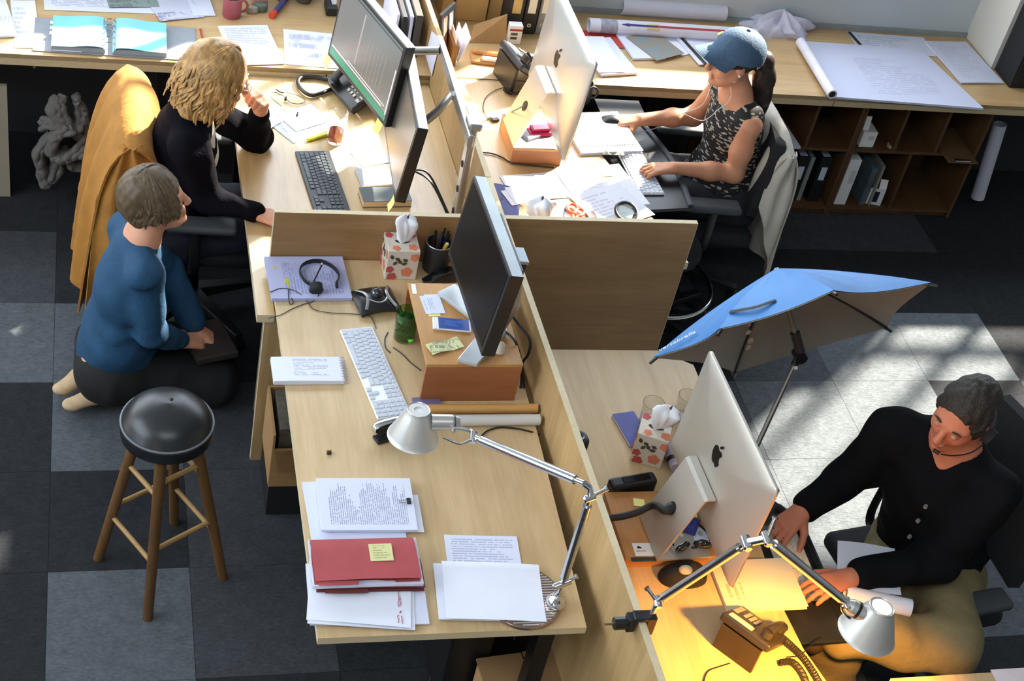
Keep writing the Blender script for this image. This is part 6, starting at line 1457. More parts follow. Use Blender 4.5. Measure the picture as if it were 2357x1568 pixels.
m1 = MB(); m1.box((2.02, 2.85, .605), (.10, .10, .016)); m1.build('bracket', blackm, t)
ka, kb_ = at(1800, 1215, .617), at(1858, 1310, .617)
keyboard('keyboard', 'white keyboard on the tray beneath the lamp arm', Vector((2.155, 2.845, 0)), PI/2-.02, .6085, mat('kb_cream', 'cfc6b4', .45), mat('kb_cream_key', 'ddd5c2', .5), full=False)
mc = at(1788, 1215, .64)
t = thing('computer_mouse', 'dark grey mouse under the hand of the person with the headset', 'mouse', (mc.x, mc.y, .6085))
m1 = MB(TR(mc.x, mc.y, .609)); m1.grid(lambda s, q: ((s-.5)*.10, (q-.5)*.062, .008+.028*math.sin(PI*min(max(s*.9+.05, 0), 1))*math.sin(PI*q)**.5), 12, 10, th=.007); m1.build('body', mat('mouse_grey', '33363a', .45), t, True)
# desk phone
c = at(1720, 1500, ZM)
ph = desk_phone('dark desk phone with coiled cord in the orange lamplight', TR(at(1716, 1484, ZM)) @ RZ(2.25), zm_, mat('phone_brown_black', '2e2a24', .4, var=.06))
ph.scale = (.80,)*3; FR[ph.name] = FR[ph.name] @ Matrix.Scale(.80, 4)
ho = FR[ph.name] @ Vector((-.066, -.11, .04))
m1 = coil([ho+Vector((0, 0, -.01)), at(1815, 1480, zm_+.02), at(1850, 1515, zm_+.012), at(1880, 1560, zm_+.012), at(1900, 1600, zm_+.012)], .008, .0026, 60); m1.build('handset_cord', mat('cord_black', '211e19', .5), ph, True)
m1 = coil([at(1795, 1525, zm_+.012), at(1825, 1525, zm_+.012), at(1850, 1555, zm_+.012), at(1862, 1600, zm_+.012)], .008, .0026, 40); m1.build('loose_coil', M['cord_black'], ph, True)
cable('phone_line', 'thin cable from the phone running to the front of the desk at the right', [at(*p, zm_+.003) for p in ((1680, 1527), (1655, 1535), (1630, 1545), (1620, 1568), (1618, 1600))], .0022, grp='phone cables')
cable('phone_line', 'thin lead from the phone over the desk edge to the lamp', [at(*p, zm_+.003) for p in ((1810, 1513), (1835, 1510), (1855, 1498), (1873, 1480))]+[at(1890, 1465, .60)], .0018, grp='phone cables')
# second lamp, clamped to the divider and lit
cl = Vector((spx(2.32)+SW/2, at(1440, 1425, PZ).y, PZ)); 
t = thing('desk_lamp', 'lit silver articulated lamp clamped to the divider at lower right', 'lamp', (cl.x, cl.y, PZ))
m1 = MB(); m1.rbox((cl.x+.026, cl.y, PZ-.020), (.030, .035, .07), .004, 2); m1.rbox((cl.x, cl.y, PZ+.009), (.05, .034, .014), .003, 1); m1.rbox((cl.x-.028, cl.y, PZ-.014), (.024, .034, .05), .004, 2); m1.build('clamp', blackp, t)
m1 = MB(); m1.cyl((cl.x-.10, cl.y, PZ-.018), (cl.x-.03, cl.y, PZ-.018), .004, n=10); m1.build('clamp_screw', mat('brass_screw', '8a7d62', .4, metal=.8), t, True)
m1 = MB(); m1.lathe([(0, -.018), (.018, -.018), (.018, .018), (0, .018)], 8, TR(cl.x-.055, cl.y, PZ-.018) @ RY(PI/2)); m1.build('clamp_knob', blackp, t, True)
A_ = Vector((cl.x+.035, cl.y+.01, PZ+.055)); m1 = MB(); m1.cyl((cl.x+.026, cl.y, PZ), A_, .008, n=12); m1.build('stem', chrome, t, True)
m1 = MB(); m1.cyl(A_, A_+Vector((-.030, .02, .03)), .0055, .005, 10); m1.cyl(A_+Vector((-.030, .02, .03)), A_+Vector((-.033, .022, .033)), .008, n=10); m1.build('tension_knob', chrome, t, True)
joint(t, A_, (0, 1, .2), .011, .03)
Bp = alen(1718, 1250, A_, .40)
arm(t, A_, Bp, .0125)
m1 = MB(); m1.tube(bez([A_+Vector((0, .01, -.01)), A_+Vector((.03, .012, -.012)), A_+Vector((.06, .02, .01))], 5), .0028, 6); m1.build('cord', blackp, t, True)
B2 = alen(1765, 1240, Bp, .058); m1 = MB(); m1.cyl(Bp, B2, .011, n=12); m1.build('elbow', chrome, t, True); joint(t, Bp, (0, 1, .1), .013, .034); joint(t, B2, (0, 1, .1), .012, .034)
m1 = MB(); e_ = B2+Vector((.012, .02, .05)); m1.cyl(B2, e_, .0055, .005, 10); m1.cyl(e_, e_+(e_-B2)*.1, .008, n=10); m1.build('tension_knob', chrome, t, True)
Cp = alen(1950, 1390, B2, .36)
if Cp.z > B2.z+.1 or Cp.z < .8: Cp = alen(1950, 1390, B2, .36, True)
arm(t, B2, Cp, .0125); joint(t, Cp, (0, 1, .2), .011, .03)
sk0 = Cp+Vector((.012, -.006, -.006)); hz = sk0.z
sk1 = at(2000, 1420, hz-.012); m1 = MB(); m1.cyl(sk0, sk1, .022, .0235, 24); m1.cyl(sk0-(sk1-sk0).normalized()*.014, sk0, .015, .022, 20); m1.build('socket', alus, t, True)
m1 = MB(); f0 = sk0.lerp(sk1, .25); m1.cyl(f0, f0+(sk1-sk0).normalized()*.008, .0235, n=24); m1.build('socket_ring', blackp, t, True)
m1 = MB(); m1.tube(bez([Cp, at(1938, 1400, hz-.01), at(1950, 1418, hz-.03), at(1971, 1432, hz-.04)], 5), .0045, 8); m1.build('fork', chrome, t, True)
m1 = MB(); fk = at(1974, 1434, hz-.04); m1.cyl(fk-Vector((.01, 0, 0)), fk+Vector((.01, .004, 0)), .010, n=14); m1.build('fork_knob', blackp, t, True)
ap2 = at(2030, 1398, hz+.022)
AX = (Vector(at(2012, 1452, hz-.075))-ap2); AX = Vector((-.10, -.05, -1)).normalized()
sh, T = lamp_head(t, ap2, AX, None, hole=.80, R1=.078, R0=.034, H=.100)
lampin = mat('lit_bulb', 'fff2d8', .5, emit='ffe0a8', es=14.)
m1 = MB(T); m1.lathe([(0, .004), (.0255, .004), (.0255, .012), (.0155, .020), (.028, .040), (.030, .055), (.022, .070), (0, .078)], 24); m1.build('bulb', lampin, t, True)
m1 = MB(T); m1.cyl((-.035, -.052, .095), (-.042, -.056, .125), .0024, n=8); m1.cyl((-.029, -.055, .095), (-.036, -.059, .125), .0024, n=8); m1.build('guide_pin', mat('pin_gold', 'd8b468', .4, metal=.6), t, True)
ld = bpy.data.lights.new('lamp_light', 'SPOT'); ld.energy = 85.; ld.color = (1., .44, .055); ld.shadow_soft_size = .03; ld.spot_size = math.radians(125); ld.spot_blend = .35
lo = bpy.data.objects.new('lamp_light', ld); COL.objects.link(lo); lo.location = T @ Vector((0, 0, .085)); lo.rotation_euler = AX.to_track_quat('-Z', 'Y').to_euler()

# ================================================================== umbrella clamped to the right desk
UC = Vector((2.20, 3.43, 1.10)); UN = Vector((-.15, .837, .526)).normalized()
tips = [atp(x, y, UC, UN) for x, y in ((1503, 822), (1655, 757), (1918, 668), (2143, 650), (2042, 752), (1690, 855))]
apex = UC+UN*.20
apx = alen(1785, 612, UC, .5) if False else atp(1787, 618, apex, UN)
t = thing('umbrella', 'blue umbrella with grey lining clamped on a pole beside the right desk', 'umbrella', (2.13, 3.27, ZM))
blue = mat('umbrella_blue', '2f77b8', .55, var=.08, scale=6, bump=.15, bscale=18); lining = mat('umbrella_lining', '8f897f', .7, var=.05, scale=5)
nt_ = len(tips)
def gore(k_, off, sag=.10):
    A_, B_ = tips[k_], tips[(k_+1) % nt_]
    def fn(u, v):      # u along rim, v apex->rim
        r0 = apx.lerp(A_, v); r1 = apx.lerp(B_, v)
        bulge = UN*(.022*math.sin(PI*v*.62)*(1-.25*math.sin(PI*u)))
        p = r0.lerp(r1, u)+bulge-UN*.022*math.sin(PI*.62)*v*v
        inw = (UC-(A_+B_)/2)*(.10*math.sin(PI*u)*v**3)
        wr = .0035*math.sin(u*19+k_*2)*math.sin(PI*v)*(.3+.7*abs(u-.5)*2)
        return p+inw+UN*(off+wr)
    return fn
for k_ in range(nt_):
    m1 = MB(); m1.grid(gore(k_, 0), 10, 14, th=0); m1.build('canopy_panel', blue, t, True, ang=85)
    m1 = MB(); m1.grid(gore(k_, -.004), 10, 14, th=0); m1.build('lining_panel', lining, t, True, ang=85)
for k_ in range(nt_):
    f_ = gore(k_, -.010); m1 = MB(); m1.tube([f_(0, v_) for v_ in np.linspace(.03, 1, 12)], .0042, 8); rib = m1.build('rib', mat('rib_brown', '2b2620', .5), t, True)
    m1 = MB(); d_ = (f_(0, 1)-f_(0, .95)).normalized(); m1.cyl(f_(0, 1)-d_*.012, f_(0, 1)+d_*.018, .0065, .005, 8); m1.build('rib_tip', blackp, rib, True)
jt = atp(1843, 812, UC-UN*.06, UN)
sh_d = (jt-apx).normalized()
m1 = MB(); m1.cyl(apx, jt, .0085, n=12); m1.build('shaft', mat('shaft_grey', '77736c', .35, metal=.6), t, True)
m1 = MB(); m1.cyl(apx+sh_d*.05, apx+sh_d*.09, .018, .014, 14); m1.build('runner', blackp, t, True)
m1 = MB(); m1.cyl(jt-sh_d*.075, jt+sh_d*.01, .0165, n=14); m1.build('joint_sleeve', blackp, t, True)
base = Vector((2.128, 3.255, ZM)); pj = jt+Vector((-.012, -.01, -.045))
m1 = MB(); m1.cyl(jt+Vector((0, -.022, -.012)), jt+Vector((0, .022, -.012)), .021, n=18); m1.cyl(jt+Vector((0, 0, -.005)), pj, .015, .013, 14); m1.build('hinge', blackp, t, True)
m1 = MB(); m1.cyl(pj+Vector((0, -.014, 0)), pj+Vector((0, -.018, 0)), .007, n=12); m1.build('rivet', white, t, True)
m1 = MB(); m1.cyl(pj, base+Vector((0, 0, .02)), .0085, n=12); m1.build('pole', M['shaft_grey'], t, True)
m1 = MB(); m1.rbox((base.x-.012, base.y, ZM+.012), (.075, .045, .022), .004, 2); m1.rbox((base.x+.012, base.y, ZM-.02), (.03, .045, .07), .004, 2); m1.rbox((base.x-.02, base.y, ZM-.045), (.07, .04, .014), .003, 1); m1.build('clamp', blackp, t)
# velcro strap and white lettering
g = gore(0, .006); g1 = gore(1, .006)
def on(k_, x, y):   # nearest point of a gore to a pixel
    f_ = gore(k_, .004); best = None
    for i in range(21):
        for j in range(21):
            p = f_(i/20, .2+.8*j/20); v = p-CAM; X_ = v.dot(_r2)/v.dot(_f)*FPX+CX; Y_ = -v.dot(_u2)/v.dot(_f)*FPX+CY; e_ = (X_-x)**2+(Y_-y)**2
            if best is None or e_ < best[0]: best = (e_, p)
    return best[1]
s0, s1 = on(1, 1668, 712), on(1, 1782, 692); sm = s0.lerp(s1, .55)+UN*.012-Vector((0, .03, -.006))
m1 = MB(); m1.tube(bez([s0, s0.lerp(s1, .3)+(sm-s0.lerp(s1, .55))*.7, sm, s1], 6), .010, 8, flat=(1.0, .2)); m1.build('strap', mat('strap_navy', '16222e', .7), t, True)
ta, tb = on(0, 1530, 802), on(0, 1588, 775); ux = (tb-ta).normalized(); nz_ = UN; 
fN = gore(0, 0); nn_ = (fN(.6, .8)-fN(.4, .8)).cross(fN(.5, .9)-fN(.5, .7)).normalized(); nn_ = nn_ if nn_.dot(CAM-ta) > 0 else -nn_
uy = nn_.cross(ux).normalized(); XT = Matrix((ux, uy, nn_)).transposed().to_4x4(); XT.translation = (ta+tb)/2+nn_*.008
text_mesh('versabrella', .031, XT, 'lettering', mat('letter_white', 'c9dcea', .6), t, .0006)
# printed flower ribbon on the lining
m1 = MB(); f_ = gore(5, -.012)
for (x, y, r_) in ((1724, 748, .006), (1723, 765, .009), (1728, 785, .011), (1722, 800, .010), (1726, 818, .006)):
    p = atp(x, y, UC+UN*.03, UN); m1.ell(p, (r_, .002, r_*1.2), 10, 6)
m1.build('flower_ribbon', mat('ribbon_pink', 'c3aca0', .8, var=.2, scale=80), t, True)

# ================================================================== bar stool
ct = Vector((.247, 3.452, 0)); SH = .70
t = thing('bar_stool', 'wooden bar stool with black round cushioned seat', 'stool', ct)
vinyl = mat('black_vinyl', '1b1e21', .34, var=.06, scale=30)
m1 = MB(TR(ct)); m1.lathe([(0, SH-.075), (.134, SH-.075), (.141, SH-.068), (.143, SH-.03), (.140, SH-.022), (.136, SH-.018), (.126, SH+.006), (.095, SH+.034), (.05, SH+.050), (0, SH+.055)], 56); m1.build('seat', vinyl, t, True, ang=50)
m1 = MB(TR(ct)); m1.tube([(.1395*math.cos(a_), .1395*math.sin(a_), SH-.020) for a_ in np.linspace(0, 2*PI, 56, endpoint=False)], .004, 8, closed=True); m1.build('piping', mat('grey_piping', '6c7074', .4), t, True)
m1 = MB(TR(ct)); m1.ell((.01, .02, SH+.054), (.006, .006, .003), 12, 6); m1.build('button', vinyl, t, True)
oak = wood('stool_oak', '4d3620', '76552f', 'Z', rough=.45); oakl = wood('stool_rung', '8a6a3e', 'b08d58', 'X', rough=.45)
fp = [at(340, 1424, 0), at(226, 1286, 0), at(401, 1202, 0), at(513, 1330, 0)]
tp = [ct+(p-ct)*.42+Vector((0, 0, SH-.07)) for p in fp]
for p, q_ in zip(fp, tp):
    m1 = MB(); m1.cyl(Vector((p.x, p.y, .0)), q_, .0165, .0185, 16); m1.build('leg', oak, t, True)
for i in range(4):
    j = (i+1) % 4
    for hh in ((.22, .47) if i % 2 == 0 else (.27, .52)):
        a_, b_ = fp[i].lerp(tp[i], hh/(SH-.07)), fp[j].lerp(tp[j], hh/(SH-.07)); m1 = MB(); m1.cyl(a_, b_, .0085, n=10); m1.build('rung', oakl, t, True)

# ================================================================== office chairs
fab = mat('chair_fabric', '17181a', .85, var=.15, scale=60, bump=.3, bscale=200)
def office_chair(label, loc, rz, back=True, arms=True, seat_z=.46, spoke_rz=.3, ring=False, bh=.48, tall=0., bz=.20):
    """faces local +x"""
    t_ = thing('office_chair', label, 'chair', loc, rz, group='black office chairs')
    if not ring or tall:
        m_ = MB(); m_.rbox((0, 0, seat_z-.03), (.46, .47, .07), .03, 3); m_.build('seat', fab, t_, True, True, ang=60)
        m_ = MB(); m_.rbox((0, 0, seat_z-.075), (.34, .34, .03), .01, 2); m_.build('seat_pan', blackp, t_, local=True)
    m_ = MB(); m_.cyl((0, 0, .09), (0, 0, seat_z-.08), .025, .022, 16); m_.cyl((0, 0, .07), (0, 0, .22), .035, .03, 16); m_.build('gas_column', blackm, t_, True, True)
    for k_ in range(5):
        a_ = spoke_rz+2*PI*k_/5; R_ = .31
        m_ = MB(RZ(a_)); m_.add([(.02, -.03, .075), (.02, .03, .075), (.02, .028, .125), (.02, -.028, .125), (R_, -.018, .075), (R_, .018, .075), (R_, .016, .092), (R_, -.016, .092)], [(0, 3, 2, 1), (4, 5, 6, 7), (0, 1, 5, 4), (1, 2, 6, 5), (2, 3, 7, 6), (3, 0, 4, 7)]); sp_ = m_.build('spoke', blackp, t_, local=True, bev=.004)
        m_ = MB(RZ(a_)); m_.cyl((R_-.01, -.022, .029), (R_-.01, .022, .029), .028, n=16); m_.cyl((R_-.01, 0, .03), (R_-.01, 0, .085), .008, n=8); m_.build('caster', blackp, sp_, True, True)
    if ring:
        m_ = MB(TR(0, 0, seat_z)); m_.lathe([(0, -.06), (.13, -.06), (.15, -.03), (.14, 0), (0, .01)], 28); m_.build('seat', fab, t_, True, True)
        m_ = MB(); m_.tube([(.237*math.cos(a_), .237*math.sin(a_), .25) for a_ in np.linspace(0, 2*PI, 48, endpoint=False)], .0105, 10, closed=True); m_.build('foot_ring', chrome, t_, True, True)
        for k_ in range(3):
            a_ = spoke_rz+2*PI*k_/3; m_ = MB(); m_.cyl((.03*math.cos(a_), .03*math.sin(a_), .26), (.235*math.cos(a_), .235*math.sin(a_), .25), .007, n=8); m_.build('ring_strut', blackp, t_, True, True)
    if back:
        m_ = MB(); m_.grid(lambda u, v: (-.245-.04*v-.03*math.cos((u-.5)*2.2)+.05, (u-.5)*.46*(1-.25*max(0, v-.6)**1.5*2), seat_z+bz-.06+v*bh), 14, 12, th=-.045); m_.build('backrest', fab, t_, True, True, ang=75)
        m_ = MB(); m_.tube([(-.12, 0, seat_z-.07), (-.27, 0, seat_z-.05), (-.295, 0, seat_z+.08), (-.295, 0, seat_z+.3)], .022, 8, flat=(1, .5)); m_.build('back_stem', blackp, t_, True, True)
    if arms:
        for s_ in (-1, 1):
            m_ = MB(); m_.tube(bez([(.0, s_*.21, seat_z-.07), (.0, s_*.285, seat_z-.03), (.0, s_*.285, seat_z+.16)], 5), .014, 8, flat=(1.4, .7)); ar = m_.build('arm_post', blackp, t_, True, True)
            m_ = MB(); m_.rbox((.02, s_*.285, seat_z+.18), (.25, .085, .035), .016, 3); m_.build('arm_pad', mat('arm_pad_grey', '3a3f43', .6), ar, True, True)
    return t_
chA = office_chair('black office chair of the person in black, draped with a mustard jacket', (.40, 4.78, 0), -.05, spoke_rz=.35, bh=.32)
chC = office_chair('black office chair of the person in the cap, pale jacket over its back', (2.51, 5.02, 0), PI-.08, spoke_rz=.2, bh=.34, seat_z=.44, bz=.16)
chD = office_chair('black office chair of the person with the headset', (2.70, 2.95, 0), PI+.15, spoke_rz=.5, bh=.46, seat_z=.43)
chR = office_chair('black stool with a chrome foot ring behind the divider board', (2.31, 4.70, 0), 0, back=False, arms=False, ring=True, spoke_rz=.45)
# jackets over chair backs
mus = mat('mustard_canvas', '9c6a26', .85, var=.12, scale=14, bump=.35, bscale=30)
t = thing('jacket', 'mustard yellow canvas jacket draped over the chair back', 'jacket', (.08, 4.82, .15))
def drape(mb, cx, ytop, ztop, w_, zfront, zback, thick=.05, xo=0., seed=0, th=.008, nb=.0):
    def fn(u, v):
        y_ = ytop+(u-.5)*w_*(1+.12*math.sin(v*PI*.5))
        s_ = v*2-1      # -1 back side (away) .. 1 front
        if s_ < 0: z_ = ztop+(zback-ztop)*(-s_)**1.15; x_ = cx-thick*(1-math.exp(s_*6))-nb*(-s_)
        else: z_ = ztop+(zfront-ztop)*s_**1.15; x_ = cx+thick*(1-math.exp(-s_*6))
        z_ -= .05*(abs(u-.5)*2)**2.2
        f_ = .022*math.sin(u*17+seed+s_*1.5)*min(1, abs(s_)*1.6)+.008*math.sin(u*31+seed*2)*abs(s_)
        return (x_+f_+xo*abs(s_), y_, z_)
    mb.grid(fn, 40, 30, th=th); return mb
def sidefold(mb, cx, ytop, ztop, w_, za, zb_, thick, nb):
    # cloth closing the near side between the two hanging leaves
    sg = 1 if nb > 0 else -1
    def fn(u, v):
        z0 = ztop-.045; zl = za+(zb_-za)*u; z_ = z0+(zl-z0)*v
        x_ = cx+sg*(thick*(1-2*u))*(.35+.65*min(1, v*3)); x_ -= nb*max(0, u-.3)*v
        return (x_, ytop-w_*(.5+.06*v)-.018*math.sin(PI*u)*(1+.5*math.sin(v*7+u*5))+.012*math.sin(u*14+v*2), z_)
    mb.grid(fn, 18, 18, th=.006); return mb
m1 = MB(); drape(m1, .150, 4.80, .985, .50, .66, .22, .098, seed=1, nb=.07); m1.build('body', mus, t, True, ang=85)
m1 = MB(); sidefold(m1, .150, 4.80, .985, .50, .66, .22, .098, .07); m1.build('side_fold', mus, t, True, ang=85)
m1 = MB(); P_ = bez([at(265, 240, .80), at(228, 330, .62), at(205, 440, .40), at(192, 540, .22), at(200, 580, .17)], 8); m1.tube(P_, [.050+.012*math.sin(i*.9) for i in range(len(P_))], 14, flat=(1, .7)); m1.build('sleeve', mus, t, True, ang=85)
m1 = MB(); P_ = bez([at(235, 300, .70), at(225, 420, .46), at(225, 520, .27)], 8); m1.tube(P_, [.05+.012*math.sin(i*1.1) for i in range(len(P_))], 14, flat=(1, .7)); m1.build('back_panel', mus, t, True, ang=85)
m1 = MB(); P_ = bez([at(330, 215, .86), at(305, 210, .88), at(285, 240, .83), at(280, 300, .70), at(290, 335, .62)], 8); m1.tube(P_, [.018+.006*math.sin(i*.7) for i in range(len(P_))], 10, flat=(1.6, .6)); m1.build('collar', mus, t, True, ang=85)
m1 = MB(); c = at(322, 300, .74); m1.ell(c+Vector((0, .02, 0)), (.05, .07, .11), 20, 14); m1.build('pale_lining', mat('lining_sage', '9aa092', .9, var=.15, scale=30), t, True)
pale = mat('pale_linen', 'b7b2a6', .85, var=.08, scale=10, bump=.3, bscale=25)
t = thing('jacket', 'pale linen jacket hanging over the back of the chair by the cubby shelf', 'jacket', (2.90, 5.0, .2))
m1 = MB(); drape(m1, 2.765, 5.03, .905, .48, .24, .60, .068, seed=3, xo=.02); m1.build('body', pale, t, True, ang=85)
m1 = MB(); sidefold(m1, 2.765, 5.03, .905, .48, .60, .24, .068, -.02); m1.build('side_fold', pale, t, True, ang=85)
m1 = MB(); P_ = bez([at(1752, 260, .80), at(1775, 340, .62), at(1760, 430, .42), at(1732, 520, .24)], 8); m1.tube(P_, [.058+.012*math.sin(i*.9) for i in range(len(P_))], 14, flat=(1, .65)); m1.build('sleeve', pale, t, True, ang=85)
# low desk corner at the lower right edge
c = at(2200, 1568, .72)
desk_top('desk', 'corner of another birch desk with a pink sheet at the lower right edge', [(at(2050, 1562, .74).x, at(2050, 1562, .74).y), (at(2420, 1540, .74).x, at(2420, 1540, .74).y), (at(2420, 1700, .74).x, at(2420, 1700, .74).y), (at(2030, 1700, .74).x, at(2030, 1700, .74).y)], .74, .03, plyd, edge_l)
quad('paper_sheet', 'pinkish white sheet at the very lower right corner', [(2290, 1548), (2400, 1535), (2400, 1600), (2300, 1600)], .7405, mat('pinkish_paper', 'e6d6da', .8), grp=None, seed=120)

# ================================================================== people: bodies grown from a distance field
class Field:
    def __init__(s): s.p = []; s.sub = []; s.planes = []
    def cap(s, a, b, ra, rb=None, k=.02, flat=None):
        s.p.append(('c', np.array(a, float), np.array(b, float), ra, ra if rb is None else rb, k, flat)); return s
    def chain(s, pts, rs, k=.02, flat=None):
        for i in range(len(pts)-1): s.cap(pts[i], pts[i+1], rs[i], rs[i+1], k, flat)
        return s
    def ell(s, c, r, Rm=None, k=.02):
        s.p.append(('e', np.array(c, float), np.array(r, float), np.eye(3) if Rm is None else np.array(Rm, float), k)); return s
    def cut(s, kind, *a): s.sub.append((kind,)+a); return s
    @staticmethod
    def dist(q, X):
        if q[0] == 'c':
            _, a, b, ra, rb, k, flat = q
            ab = b-a; L = max(ab @ ab, 1e-9); v = X-a
            t = np.clip((v @ ab)/L, 0, 1); w = v-t[..., None]*ab
            if flat is not None:
                n = np.array(flat[0], float); n /= np.linalg.norm(n); c = w @ n
                w = w+(c*(1/flat[1]-1))[..., None]*n
                return (np.sqrt((w*w).sum(-1))-(ra+(rb-ra)*t))*min(1, (flat[1]+1)/2)
            return np.sqrt((w*w).sum(-1))-(ra+(rb-ra)*t)
        _, c, r, Rm, k = q
        v = (X-c) @ Rm.T
        k0 = np.sqrt(((v/r)**2).sum(-1)); k1 = np.sqrt(((v/(r*r))**2).sum(-1))+1e-9
        return k0*(k0-1)/k1
    @staticmethod
    def bound(q):
        if q[0] == 'c':
            m = max(q[3], q[4])*(1 if q[6] is None or q[6][1] < 1 else q[6][1]); return np.minimum(q[1], q[2])-m, np.maximum(q[1], q[2])+m, q[5]
        m = q[2].max(); return q[1]-m, q[1]+m, q[4]
    def mesh(s, h=.005, wr=0., wf=60., seed=0):
        bs = [s.bound(q) for q in s.p]
        lo = np.min([b[0] for b in bs], 0)-.03; hi = np.max([b[1] for b in bs], 0)+.03
        n = np.ceil((hi-lo)/h).astype(int)+1
        D = np.full(n, .2, np.float32)
        ax = [lo[i]+h*np.arange(n[i]) for i in range(3)]
        def region(b0, b1, m):
            i0 = np.maximum(np.floor((b0-m-lo)/h).astype(int), 0); i1 = np.minimum(np.ceil((b1+m-lo)/h).astype(int)+1, n)
            sl = tuple(slice(i0[i], i1[i]) for i in range(3))
            X = np.stack(np.meshgrid(*[ax[i][sl[i]] for i in range(3)], indexing='ij'), -1); return sl, X
        for q, (b0, b1, k) in zip(s.p, bs):
            sl, X = region(b0, b1, k+.012); d = s.dist(q, X); o = D[sl]
            hh = np.clip(.5+.5*(o-d)/k, 0, 1); D[sl] = o+(d-o)*hh-k*hh*(1-hh)
        if wr:
            X = np.stack(np.meshgrid(*ax, indexing='ij'), -1).astype(np.float32)
            r = np.random.RandomState(seed); W = np.zeros(n, np.float32)
            for i in range(5):
                v = r.normal(size=3); v /= np.linalg.norm(v); v2 = r.normal(size=3)
                ph = X @ v.astype(np.float32)*wf*r.uniform(.5, 1.3)+np.float32(r.uniform(0, 6))+2.2*np.sin(X @ v2.astype(np.float32)*wf*.22)
                W += np.sin(ph)
            D += (wr*W/2.2).astype(np.float32)
        for q in s.sub:
            if q[0] == 'plane':
                X = np.stack(np.meshgrid(*ax, indexing='ij'), -1); nn = np.array(q[2], float); nn /= np.linalg.norm(nn); d = (X-np.array(q[1])) @ nn
                if len(q) > 3: d = np.where(((X-np.array(q[1]))**2).sum(-1) < q[3]**2, d, -1.)
                D = np.maximum(D, d.astype(np.float32))
            else:
                sp = q[1]; b0, b1, k = s.bound(sp); sl, X = region(b0, b1, .02); D[sl] = np.maximum(D[sl], -s.dist(sp, X))
        D[0] = D[-1] = .2; D[:, 0] = D[:, -1] = .2; D[:, :, 0] = D[:, :, -1] = .2
        # surface nets
        S = D < 0
        cnt = sum(S[i:n[0]-1+i, j:n[1]-1+j, k:n[2]-1+k].astype(np.int8) for i in (0, 1) for j in (0, 1) for k in (0, 1))
        act = np.argwhere((cnt > 0) & (cnt < 8)); idx = np.full(tuple(n-1), -1, np.int32); idx[tuple(act.T)] = np.arange(len(act))
        cor = np.array([(i, j, k) for i in (0, 1) for j in (0, 1) for k in (0, 1)])
        vals = np.stack([D[tuple((act+c).T)] for c in cor], 1)
        P_ = np.zeros((len(act), 3)); C_ = np.zeros(len(act))
        for a in range(8):
            for b in range(a+1, 8):
                if abs(cor[a]-cor[b]).sum() == 1:
                    va, vb = vals[:, a], vals[:, b]; m = (va < 0) != (vb < 0); t = np.where(m, va/np.where(m, va-vb, 1), 0)
                    P_ += m[:, None]*(cor[a]+t[:, None]*(cor[b]-cor[a])); C_ += m
        V = lo+h*(act+P_/C_[:, None]); F = []
        for axn in range(3):
            o1, o2 = [(1, 2), (2, 0), (0, 1)][axn]
            sl0 = [slice(None)]*3; sl1 = [slice(None)]*3; sl0[axn] = slice(0, -1); sl1[axn] = slice(1, None)
            A_, B_ = S[tuple(sl0)], S[tuple(sl1)]
            for fl, msk in ((0, A_ & ~B_), (1, ~A_ & B_)):
                e = np.argwhere(msk); e = e[(e[:, o1] > 0) & (e[:, o2] > 0)]
                d1 = np.zeros(3, int); d1[o1] = 1; d2 = np.zeros(3, int); d2[o2] = 1
                q = np.stack([idx[tuple((e-d1-d2).T)], idx[tuple((e-d2).T)], idx[tuple(e.T)], idx[tuple((e-d1).T)]], 1)
                F.append(q if fl == 0 else q[:, ::-1])
        return V, np.concatenate(F)
    def build(s, name, material, parent, h=.005, wr=0., wf=60., seed=0, it=1):
        V, F = s.mesh(h, wr, wf, seed)
        for _ in range(it):     # light relaxation
            acc = np.zeros_like(V); c = np.zeros(len(V))
            for a, b in ((0, 1), (1, 2), (2, 3), (3, 0)):
                np.add.at(acc, F[:, a], V[F[:, b]]); np.add.at(acc, F[:, b], V[F[:, a]]); np.add.at(c, F[:, a], 1); np.add.at(c, F[:, b], 1)
            V = V*.5+.5*acc/np.maximum(c, 1)[:, None]
        I = np.array(FR[parent.name].inverted()); V = V @ I[:3, :3].T+I[:3, 3]
        me = bpy.data.meshes.new(name); me.vertices.add(len(V)); me.vertices.foreach_set('co', V.astype(np.float32).ravel())
        me.loops.add(F.size); me.loops.foreach_set('vertex_index', F.astype(np.int32).ravel())
        me.polygons.add(len(F)); me.polygons.foreach_set('loop_start', np.arange(0, F.size, 4, dtype=np.int32))
        me.update(calc_edges=True); me.validate(); me.shade_smooth()
        me.materials.append(material)
        o = bpy.data.objects.new(name, me); COL.objects.link(o); o.parent = parent; FR[o.name] = FR[parent.name]
        return o
V3 = lambda *a: np.array(a, float)
def unit(v): v = np.array(v, float); return v/np.linalg.norm(v)
def hframe(fwd, up):
    f = unit(fwd); u = np.array(up, float); u = unit(u-f*(u @ f)); return np.stack([f, np.cross(u, f), u], 1)     # columns: forward, left, up
